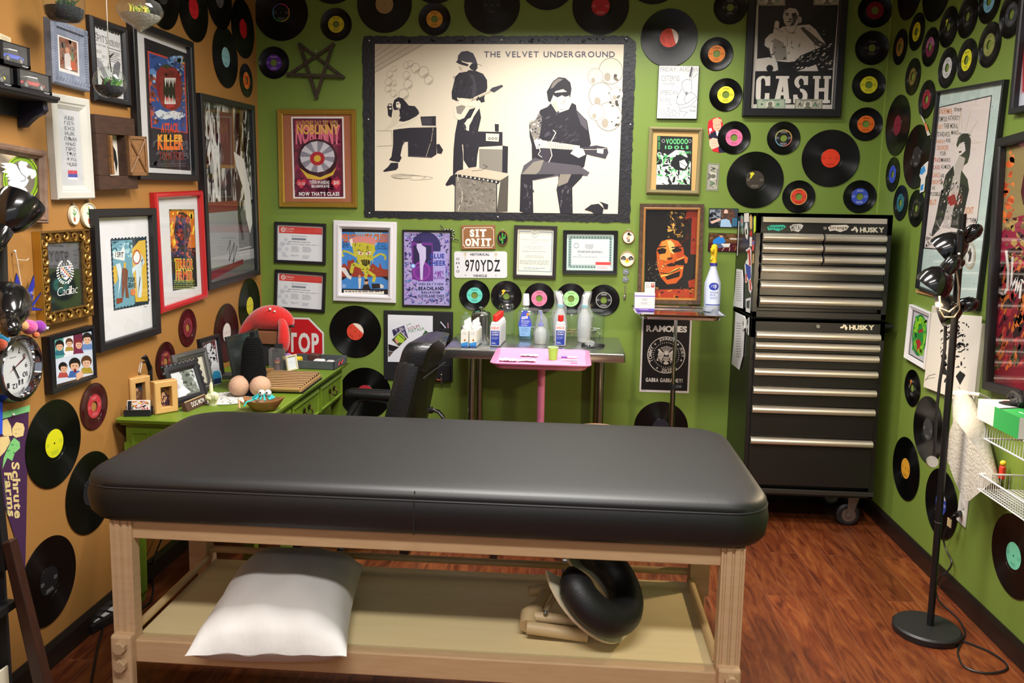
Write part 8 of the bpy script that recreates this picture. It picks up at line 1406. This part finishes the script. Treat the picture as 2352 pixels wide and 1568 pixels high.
t2 = t; yq = o.y+.10; f2 = lambda px, py: tuple(rel(px, py, yq)); m = MB(mat('17171a', .4)); m.tube([f2(2172,738), f2(2170,800), f2(2158,880), f2(2150,960), f2(2146,1045)], .006,8); m.build('side_arm', t2); q_ = Vector(f2(2141,1060)); m = MB(mat('c8c8cc', .2,.9)); m.T = Matrix.Translation(q_) @ Matrix.Rotation(1.2,4, 'X'); m.lathe([(.001,-.004),(.022,-.004),(.023,0),(.022,.004),(.001,.004)], 28); m.build('round_end', t2)
# outlet, plug and cord
ov = hit(2207,1178,0, XR); P = Pic('R', [(2204,1130),(2224,1148),(2216,1210),(2196,1195)], .006, 'wall_outlet', 'white electrical outlet plate low on the green side wall', 'outlet'); MB(mat('d4d2ce', .35)).box(-P.w/2,-P.h/2,.0005, P.w/2, P.h/2,.006).build('plate', P.root, smooth=0, bevel=.002); m = MB(mat('c4c2be', .35)); [m.lathe([(.016,.006),(.0165,.008),(.001,.0085)], 20, c=(0, dy, 0)) for dy in (.02,-.02)]; m.build('sockets', P.root)
t = thing('electric_cord', 'black lamp cord with a tan tag running from the outlet to a floor loop', 'cord', loc=(1.5,-1.6,0)); oo = Vector((1.5,-1.6,0)); m = MB(mat('131315', .45)); W_ = lambda px, py, off: hit(px, py, 0, XR-off)-oo; G_ = lambda px, py: hit(px, py, 2,.006)-oo
m.tube([tuple(W_(2207,1178,.008)), tuple(W_(2196,1182,.035))], .012,8); pts = [W_(2194,1182,.04), W_(2184,1190,.05), W_(2168,1230,.03), W_(2172,1260,.02), W_(2186,1290,.02), W_(2176,1312,.03), W_(2160,1325,.05), G_(2150,1345), G_(2152,1370), G_(2165,1388), G_(2200,1420), G_(2216,1452), G_(2206,1478), G_(2200,1500), G_(2215,1530), G_(2260,1545), G_(2305,1540), G_(2312,1525), G_(2280,1500), G_(2240,1482), G_(2205,1470), G_(2160,1466)]
m.tube([tuple(p) for p in smooth(pts)], .0035,6); m.build('cord', t); q_ = W_(2182,1198,.05); MB(mat('b09a70', .8)).box(q_.x-.003, q_.y-.012, q_.z-.022, q_.x+.001, q_.y+.018, q_.z+.012).build('tag', t, smooth=0)
# paper towel roll
pa, pb = hit(2214,905,0, XR-.09), hit(2214,1150,0, XR-.09); pa2 = hit(2300,1108,0, XR-.09); t = thing('paper_towel_roll', 'paper towel roll on a white wall holder with a loose hanging sheet', 'paper towel', loc=(XR-.09, hit(2224,1000,0, XR-.09).y, 0)); o = t.matrix_world.translation.copy(); z0, z1 = hit(2240,1150,0, XR-.09).z, hit(2210,915,0, XR-.09).z; yc = 0
ax0 = hit(2210,912,0, XR-.085)-o; ax1 = hit(2258,1118,0, XR-.085)-o; TW = mat('b4b0a8', .95, bump=(90,.9,(1,1,1)))
m = MB(TW); d = (ax1-ax0).normalized(); rings = []
up = d.orthogonal().normalized(); w_ = d.cross(up)
for k in range(11): c = ax0+(ax1-ax0)*k/10; r = .034+.024*min(1, k/4)**.8; rings.append([tuple(c+(up*math.cos(6.2832*j/40)+w_*math.sin(6.2832*j/40))*r) for j in range(40)])
m.loft(rings); m.build('roll', t, smooth=60); m = MB(TW)
S4 = [hit(*k, 0, XR-.15)-o for k in ((2192,960),(2174,1008),(2174,1052),(2192,1102),(2212,1146),(2226,1150),(2278,1108),(2280,1080))]; c = sum(S4, Vector())/len(S4); m.add([tuple(c)]+[tuple(k) for k in S4], [(0, i+1, i+2) for i in range(len(S4)-1)]+[(0, len(S4), 1)]); m.build('loose_sheet', t, smooth=0)
HW = mat('d2d0ca', .4); m = MB(HW); m.ball(tuple(ax0-d*.012), .034, n=20, k=10, sc=(1,1,.55)); q1 = hit(2250,906,0, XR-.06)-o; q2 = hit(2271,915,0, XR-.01)-o; q3 = hit(2270,950,0, XR-.006)-o; m.tube([tuple(ax0-d*.02), tuple(q1), tuple(q2), tuple(q3)], .0075,8); m.build('holder', t)
# wire shelves
def wire_shelf(label, q, dep, drop, n, objs=None):
    """q: photograph points of the wall-side near corner and the front edge ends"""
WR = mat('d4d4d2', .35)
ya, yb = hit(2264,970,0, XR-.20).y, -3.0; zt = hit(2264,968,0, XR-.20).z
t = thing('wire_shelf', 'white wire shelf on the green side wall carrying the glove box', 'shelf', loc=(XR, ya, zt)); L_ = ya-yb; DP = .20; m = MB(WR)
for x, z in ((-.01,0),(-DP, 0),(-DP, -.06)): m.tube([(x, 0, z),(x, -L_, z)], .0035,6)
m.tube([(-.01,0,0),(-DP, 0,0),(-DP, 0,-.06),(-.01,0,-.06),(-.01,0,0)], .003,6); m.build('rails', t); m = MB(WR); k = 0
while k*.017 < L_: y = -k*.017; m.tube([(-.01, y, .001),(-DP, y, .001),(-DP-.001, y, -.06)], .0016,4); k += 1
m.build('wires', t); m = MB(WR); m.tube([(-.006,-.02,.0),(-.006,-.02,-.12)], .005,6); m.tube([(-.006,-.02,-.11),(-DP*.7,-.02,-.01)], .004,6); m.build('wall_bracket', t)
yc, zc = hit(2268,1085,0, XR-.15).y, hit(2250,1088,0, XR-.17).z; yc = hit(2250,1088,0, XR-.17).y; zb = hit(2250,1125,0, XR-.17).z; t = thing('wire_basket', 'white wire basket hanging below the glove shelf', 'basket', loc=(XR, yc, zc)); m = MB(WR); h = zb-zc; L_ = yc+3.0
m.tube([(-.006,0,0),(-.17,0,0),(-.17,-L_, 0),(-.006,-L_, 0),(-.006,0,0)], .0035,6); m.tube([(-.006,0, h),(-.17,0, h),(-.17,-L_, h)], .0025,6); m.tube([(-.004,-.03,.05),(-.004,-.03, h)], .004,6); m.build('rails', t); m = MB(WR); k = 0
while k*.014 < L_: y = -k*.014; m.tube([(-.17, y, 0),(-.17, y, h),(-.006, y, h)], .0014,4); k += 1
for k in range(12): x = -.006-.0149*k; m.tube([(x, 0,0),(x, 0, h),(x, -L_, h)], .0014,4)
m.build('wires', t)
g = hit(2322,975,2, zt+.004); gb = [hit(*k, 2, zt+.065) for k in ((2256,947),(2325,911),(2420,970),(2332,1000))]; c = hit(2258,947,0, XR-.2)+Vector((0,-.07,0)); t = thing('glove_box', 'white and green cardboard box of black gloves on the wire shelf', 'box', loc=(XR-.125, c.y-.06, zt+.005)); m = MB(mat('d6d2cf', .6)); m.box(-.095,-.13,0,.08,.13,.07); m.build('carton', t, smooth=0, bevel=.001)
A = Art(lambda a, b: (-.095+.175*a/100,.13-.26*b/100), .0703,.6); A.poly('2f9a4a', [(0,58),(100,36),(100,100),(0,100)]); A.poly('26302c', [(0,52),(100,30),(100,36),(0,58)]); A.rect('b05a5a', 40,6,60,12); A.text('d8e4d8', 'touch', 20,66,70,80,.02); A.ell('1a1a1c', 55,26,34,18); A.build('top_print', t)
A = FArt(lambda a, b: (0,0), 0,.6); m = MB(mat('2f9a4a', .6)); m.box(-.0953,-.13,0,-.0948,.02,.0698); m.build('green_side', t, smooth=0)
tg = thing('black_gloves', 'crumpled black gloves bulging from the glove box', 'gloves', loc=(XR-.125, c.y-.03, zt+.078)); R_ = random.Random(5); m = MB(mat('17171a', .6))
for k in range(16): a = R_.uniform(0,6.28); r = R_.uniform(.02,.07); m.tube([(R_.uniform(-.02,.02), R_.uniform(-.03,.03), .005),(r*.6*math.cos(a), r*.8*math.sin(a), .018+R_.uniform(0,.016)),(r*.8*math.cos(a), r*1.2*math.sin(a), .008+R_.uniform(0,.01))], [.014,.012,.006], 8)
m.build('gloves', tg, smooth=60)
p = hit(2307,1103,0, XR-.02); t = thing('small_toy_packet', 'small red and yellow figure packet in the wire basket', 'packet', loc=(XR-.03, p.y, zb+.004)); m = MB(mat('c83a2a', .4)); m.rbox(-.008,-.012,0,.008,.012,.05,.003); m.build('body', t, smooth=30); m = MB(mat('d8b02a', .4)); m.ball((0,0,.06), .011, n=12, k=8); m.build('top', t)
# ---------------------------------------------------------------- near left: lamp, shelf of boxed cars, hanging glass, record rack
o = hit(-75,1000,1,-2.28); o.z = 0; t = thing('floor_lamp', 'black multi-headed floor lamp at the left picture edge by the brown wall', 'floor lamp', loc=o)
MB(mat('19191b', .45)).lathe([(.119,0),(.122,.006),(.122,.024),(.115,.031),(.02,.033)], 48).build('base', t); MB(mat('121214', .3)).cyl((0,0,.03),(0,0,1.72), .0125, n=18).build('pole', t)
for tip, mouth, ya, yb in (((-22,574),(52,462), -2.30,-2.18),((26,762),(14,694), -2.42,-2.26)):
    a, b = hit(*tip, 1, ya)-o, hit(*mouth, 1, yb)-o; head(t, a, b, 0,.066); cz = a+(b-a)*.25; m = MB(BK); m.tube([tuple(cz),(0,0, cz.z+.01)], .008,8); m.build('swivel_joint', t)
# shelf of toy cars
sp = XL+.12; e = hit(139,237,0, sp); t = thing('wall_shelf', 'black wooden bracket shelf holding boxed toy cars', 'shelf', loc=(XL, e.y, e.z)); SB = mat('1c1b20', .45); yl = -1.1
pr = [(.002,0),(.11,0),(.113,.003),(.113,.007),(.12,.009),(.12,.018),(.002,.018)]; MB(SB).loft([[(x, y, z) for x, z in pr] for y in (yl, 0)]).build('board', t, smooth=0, bevel=.001)
b0 = hit(47,294,0, XL+.002); by = b0.y-e.y; kz = (b0.z-e.z)/-.125; prof = [(a_, c_*kz) for a_, c_ in ((.001,-.001),(.088,-.001),(.092,-.04),(.08,-.058),(.06,-.072),(.04,-.095),(.022,-.12),(.001,-.125))]
for yy in (by, by-.55): MB(mat('1a1c2c', .4)).loft([[(x, yy-.012, z) for x, z in prof], [(x, yy+.012, z) for x, z in prof]]).build('bracket', t, smooth=0, bevel=.002)
MB(SB).box(.001, yl, -.05,.012,0-.03,0).build('back_rail', t, smooth=0)
def toy_car_box(label, q, base, carc, z0):
    F4 = [hit(*k, 0, XL+.108) for k in q]; ym = [p.y for p in F4]; y0, y1 = (ym[0]+ym[3])/2,(ym[1]+ym[2])/2; h = ((F4[0].z-F4[3].z)+(F4[1].z-F4[2].z))/2; t = thing('boxed_toy_car', label, 'toy car', loc=(XL+.108,(y0+y1)/2, z0), group='boxed toy cars on the wall shelf'); w = (y1-y0)/2
    m = MB(mat('131217', .4)); D = -.07
    for a in ((D, -w, 0,0, w, h*.17),(D, -w, 0,0,-w+.012, h),(D, w-.012,0,0, w, h),(D, -w, h*.96,0, w, h)): m.box(*a)
    m.build('carton', t, smooth=0); MB(mat('b4b4c0', .5)).box(D, -w+.012, h*.17, D+.002, w-.012, h*.96).build('backing_card', t, smooth=0); MB(glassy(key='pet_box', rough=.03, shade=.06)).add([(-.001,-w+.012, h*.17),(-.001, w-.012, h*.17),(-.001, w-.012, h*.96),(-.001,-w+.012, h*.96)], [(0,1,2,3)]).build('window', t, smooth=0)
    cm = mat(carc, .2, coat=.8); k = w*.72; b = h*.22; m = MB(cm)
    for rg in ([(-1,.12),(-.98,.28),(-.55,.38),(.6,.40),(.98,.32),(1,.12)],): m.loft([[(x, y*k, b+z*h*.78) for y, z in rg] for x in (-.052,-.006)])
    m.build('car_body', t, smooth=0, bevel=.003); m = MB(mat('26282e', .1)); rg = [(-.5,.38),(-.36,.62),(.45,.64),(.62,.40)]; m.loft([[(x, y*k, b+z*h*.78) for y, z in rg] for x in (-.049,-.009)]); m.build('car_windows', t, smooth=0); m = MB(mat('e0dcd8', .3) if carc != 'd8c02a' else cm); m.loft([[(x, y*k, b+z*h*.78) for y, z in [(-.38,.62),(-.34,.68),(.42,.70),(.47,.64)]] for x in (-.049,-.009)]); m.build('car_roof', t, smooth=0)
    for yy in (-.62,.62):
        m = MB(mat('17171a', .5)); m.lathe([(.002,-.0045),(k*.2,-.0045),(k*.21,-.006),(k*.21,-.02),(.002,-.02)], 18, c=(0, yy*k, b+h*.08), ax='x'); m.build('wheel', t); m = MB(mat('b8b8bc', .2,.9)); m.lathe([(.001,-.004),(k*.12,-.004),(k*.12,-.0055)], 14, c=(0, yy*k, b+h*.08), ax='x'); m.build('hubcap', t)
    A = SArt(lambda a, b_: (w-.004-.034*(100-a)/100-.004, h*.15-h*.13*b_/100), .0001,.4); A.fx = 0; A.s = 1
    A.mb = MB(ink(.4)); A.ring('c8c8cc', 50,50,15,34,.72); A.poly('c8c8cc', [(0,28),(34,40),(34,62),(18,60)]); A.poly('c8c8cc', [(100,28),(66,40),(66,62),(82,60)]); A.mb.v = [(z+.0003, y, zz_) for y, zz_, z in A.mb.v]; A.mb.build('emblem', t, smooth=0)
zs_ = e.z+.0185; q1 = [(41,167),(119,181),(119,228),(41,214)]; hb = toy_car_box('boxed red and white toy car at the front end of the wall shelf', q1, None, 'a81c24', zs_)
toy_car_box('boxed yellow toy car cut off by the picture edge on the wall shelf', [(-58,152),(31,165),(31,212),(-58,198)], None, 'd8c02a', zs_)
zt_ = zs_+abs(hit(80,173,0, XL+.108).z-hit(80,221,0, XL+.108).z)+.001; toy_car_box('boxed blue toy car stacked on the two lower boxes', [(2,105),(70,119),(70,170),(2,156)], None, '2a4ab8', zt_)
# hanging glass terrariums
def hanging(label, px, py, y, prof, soilc, soil, plants, seed, cord_to=CEIL):
    c = hit(px, py, 1, y); t = thing('hanging_terrarium', label, 'terrarium', loc=c); MB(glassy('f6faf8', key='bulb_glass', ior=1.5, shade=.015)).lathe(prof, 36, cap=False).build('glass_bulb', t, smooth=60)
    MB(mat(soilc, .9, bump=(160,1,(1,1,1)))).lathe(soil, 28).build('soil', t, smooth=40); R_ = random.Random(seed); zt = soil[-1][1]; rr = max(r for r, z in soil)
    for col in plants:
        m = MB(mat(col, .6))
        for k in range(16): a = R_.uniform(0,6.28); r = R_.uniform(0, rr*.6); x, y_ = r*math.cos(a), r*math.sin(a); h = R_.uniform(.012,.03); m.tube([(x, y_, zt-.002),(x+R_.uniform(-.008,.008), y_+R_.uniform(-.008,.008), zt+h*.6),(x+R_.uniform(-.016,.016), y_+R_.uniform(-.016,.016), zt+h)], [.003,.004,.0008], 5)
        m.build('plant', t)
    zz_ = prof[-1][1]; m = MB(mat('d8d4cc', .7)); m.tube([(0,0, zz_-.002),(.001,0, cord_to-c.z)], .0013,6); m.build('cord', t); return t
sp_ = lambda r, a0, a1, n=14: [(max(.001, r*math.cos(a0+(a1-a0)*k/n)), r*math.sin(a0+(a1-a0)*k/n)) for k in range(n+1)]
r1 = .050; hanging('round clear hanging globe with dark soil and green moss over the hand-lettered flyer', 252,190,-1.95, sp_(r1,-1.35,1.5), '20222c', [(.001,-.046)]+[(r*.94, z) for r, z in sp_(r1,-1.2,-.25,8)]+[(.001,-.010)], ('2f6a24', '5a8a2a', '4a3a24'), 3)
hanging('squat clear hanging vessel with white sand and a pointed base', 322,32,-1.95, [(.003,-.062),(.012,-.05),(.03,-.036),(.055,-.020),(.068,0),(.070,.012),(.06,.034),(.035,.048),(.012,.054),(.002,.056)], 'cfcac2', [(.001,-.056),(.010,-.047),(.028,-.034),(.051,-.019),(.062,-.006),(.001,-.002)], ('8a9a3a', 'b0a040'), 5)
hanging('tall clear hanging jar half full of dark soil at the upper left', 147,10,-1.95, [(.02,-.058),(.045,-.052),(.057,-.036),(.061,-.01),(.061,.06),(.05,.085),(.02,.095),(.002,.097)], '161822', [(.001,-.055),(.042,-.049),(.054,-.034),(.057,-.012),(.001,-.006)], ('26401c', '3a5a24'), 7)
# record rack
yk = -2.55; P_ = lambda px, py, y=yk: hit(px, py, 1, y)
t = thing('record_rack', 'dark wooden record rack with a slanted brown side board at the lower left edge', 'rack', loc=(P_(60,1400).x, yk, 0)); o = t.matrix_world.translation.copy()
def quad3(pts, th, m, nm, par=None):
    p = [q-o for q in pts]; MB(m).loft([[(q.x, q.y, q.z) for q in p], [(q.x, q.y+th, q.z) for q in p]]).build(nm, par or t, smooth=0, bevel=.003)
a, b = P_(20,1238), P_(40,1232); k_ = (P_(104,1568)-P_(30,1235)); k_ = k_/abs(k_.z); 
pts = [a, b, b+k_*(b.z-.002), a+k_*(a.z-.002)]; pts[2].x += .02; quad3(pts, -.03, mat('3a1c12', .45, var=('22100a', 9,(6,6,1), .3)), 'side_board')
x1 = P_(22,1300).x-.01; xw = XL+.02
for nm, z0, z1 in (('top_board', P_(0,1240).z-.02, P_(0,1240).z),('middle_shelf', P_(10,1372).z-.02, P_(10,1372).z),('bottom_shelf', .14,.16)):
    MB(mat('121113', .5)).box(xw-o.x-.3,-.30, z0, x1-o.x+(.05 if z1 < .4 else .0)+(.03 if nm == 'middle_shelf' else 0), -.005, z1).build(nm, t, smooth=0)
MB(mat('0e0e10', .6)).box(xw-o.x, -.012,.14, x1-o.x, -.002, P_(0,1240).z-.02).build('back_panel', t, smooth=0)
R_ = random.Random(4); xs = xw+.01; zr0 = .162; xr_ = P_(46,1530).x
n = 12; 
for k in range(n):
    x = xr_-.006-k*.0085; zt2 = P_(44,1509).z-k*.006
    s_ = thing('record_sleeve', 'worn cardboard record sleeve filed upright in the lower left rack', 'record sleeve', loc=(x, yk+.02, zr0), group='record sleeves in the rack'); m = MB(mat(('cfc6b0', 'b8ae94', 'c8c0ac', '8f8872', 'd2c83a', '6a6a5a', 'c9b890')[k % 7], .8)); m.box(-.0025,-.34,0,.0025,-.06, zt2-zr0); m.build('sleeve', s_, smooth=0)
MB(mat('0e0e10', .5)).loft([[((P_(px_, py_)-o).x, yy, (P_(px_, py_)-o).z) for px_, py_ in ((-30,1040),(2,1050),(22,1236),(30,1300),(-30,1300))] for yy in (-.03,-.005)]).build('side_panel', t, smooth=0)
# power strip and desk cords on the floor
p = hit(258,1420,2,.0); t = thing('power_strip', 'black power strip on the floor by the brown wall', 'power strip', loc=(p.x, p.y, 0), rz=1.3); MB(mat('17171a', .45)).box(-.12,-.028,0.001,.12,.028,.036).build('body', t, smooth=0, bevel=.004); m = MB(mat('c8c8c8', .4)); [m.box(-.10+.045*k, -.016,.036,-.07+.045*k, .016,.0375) for k in range(4)]; m.build('sockets', t, smooth=0)
G_ = lambda px, py: hit(px, py, 2,.008)
for lb, pts in (('black cord trailing from the power strip towards the front floor', [G_(246,1412), G_(238,1435), G_(226,1480), G_(216,1530), G_(208,1575), G_(205,1610)]),('black cord hanging from the desk and lying along the brown wall', [hit(378,1222,0, XL+.04), hit(366,1250,0, XL+.04), hit(352,1285,0, XL+.04), G_(345,1310), G_(352,1345), G_(346,1380), G_(320,1398)])):
    oo = pts[0].copy(); oo.z = 0; t = thing('electric_cord', lb, 'cord', loc=oo); m = MB(mat('131315', .45)); m.tube([tuple(q-oo) for q in smooth(pts)], .004,6); m.build('cord', t)
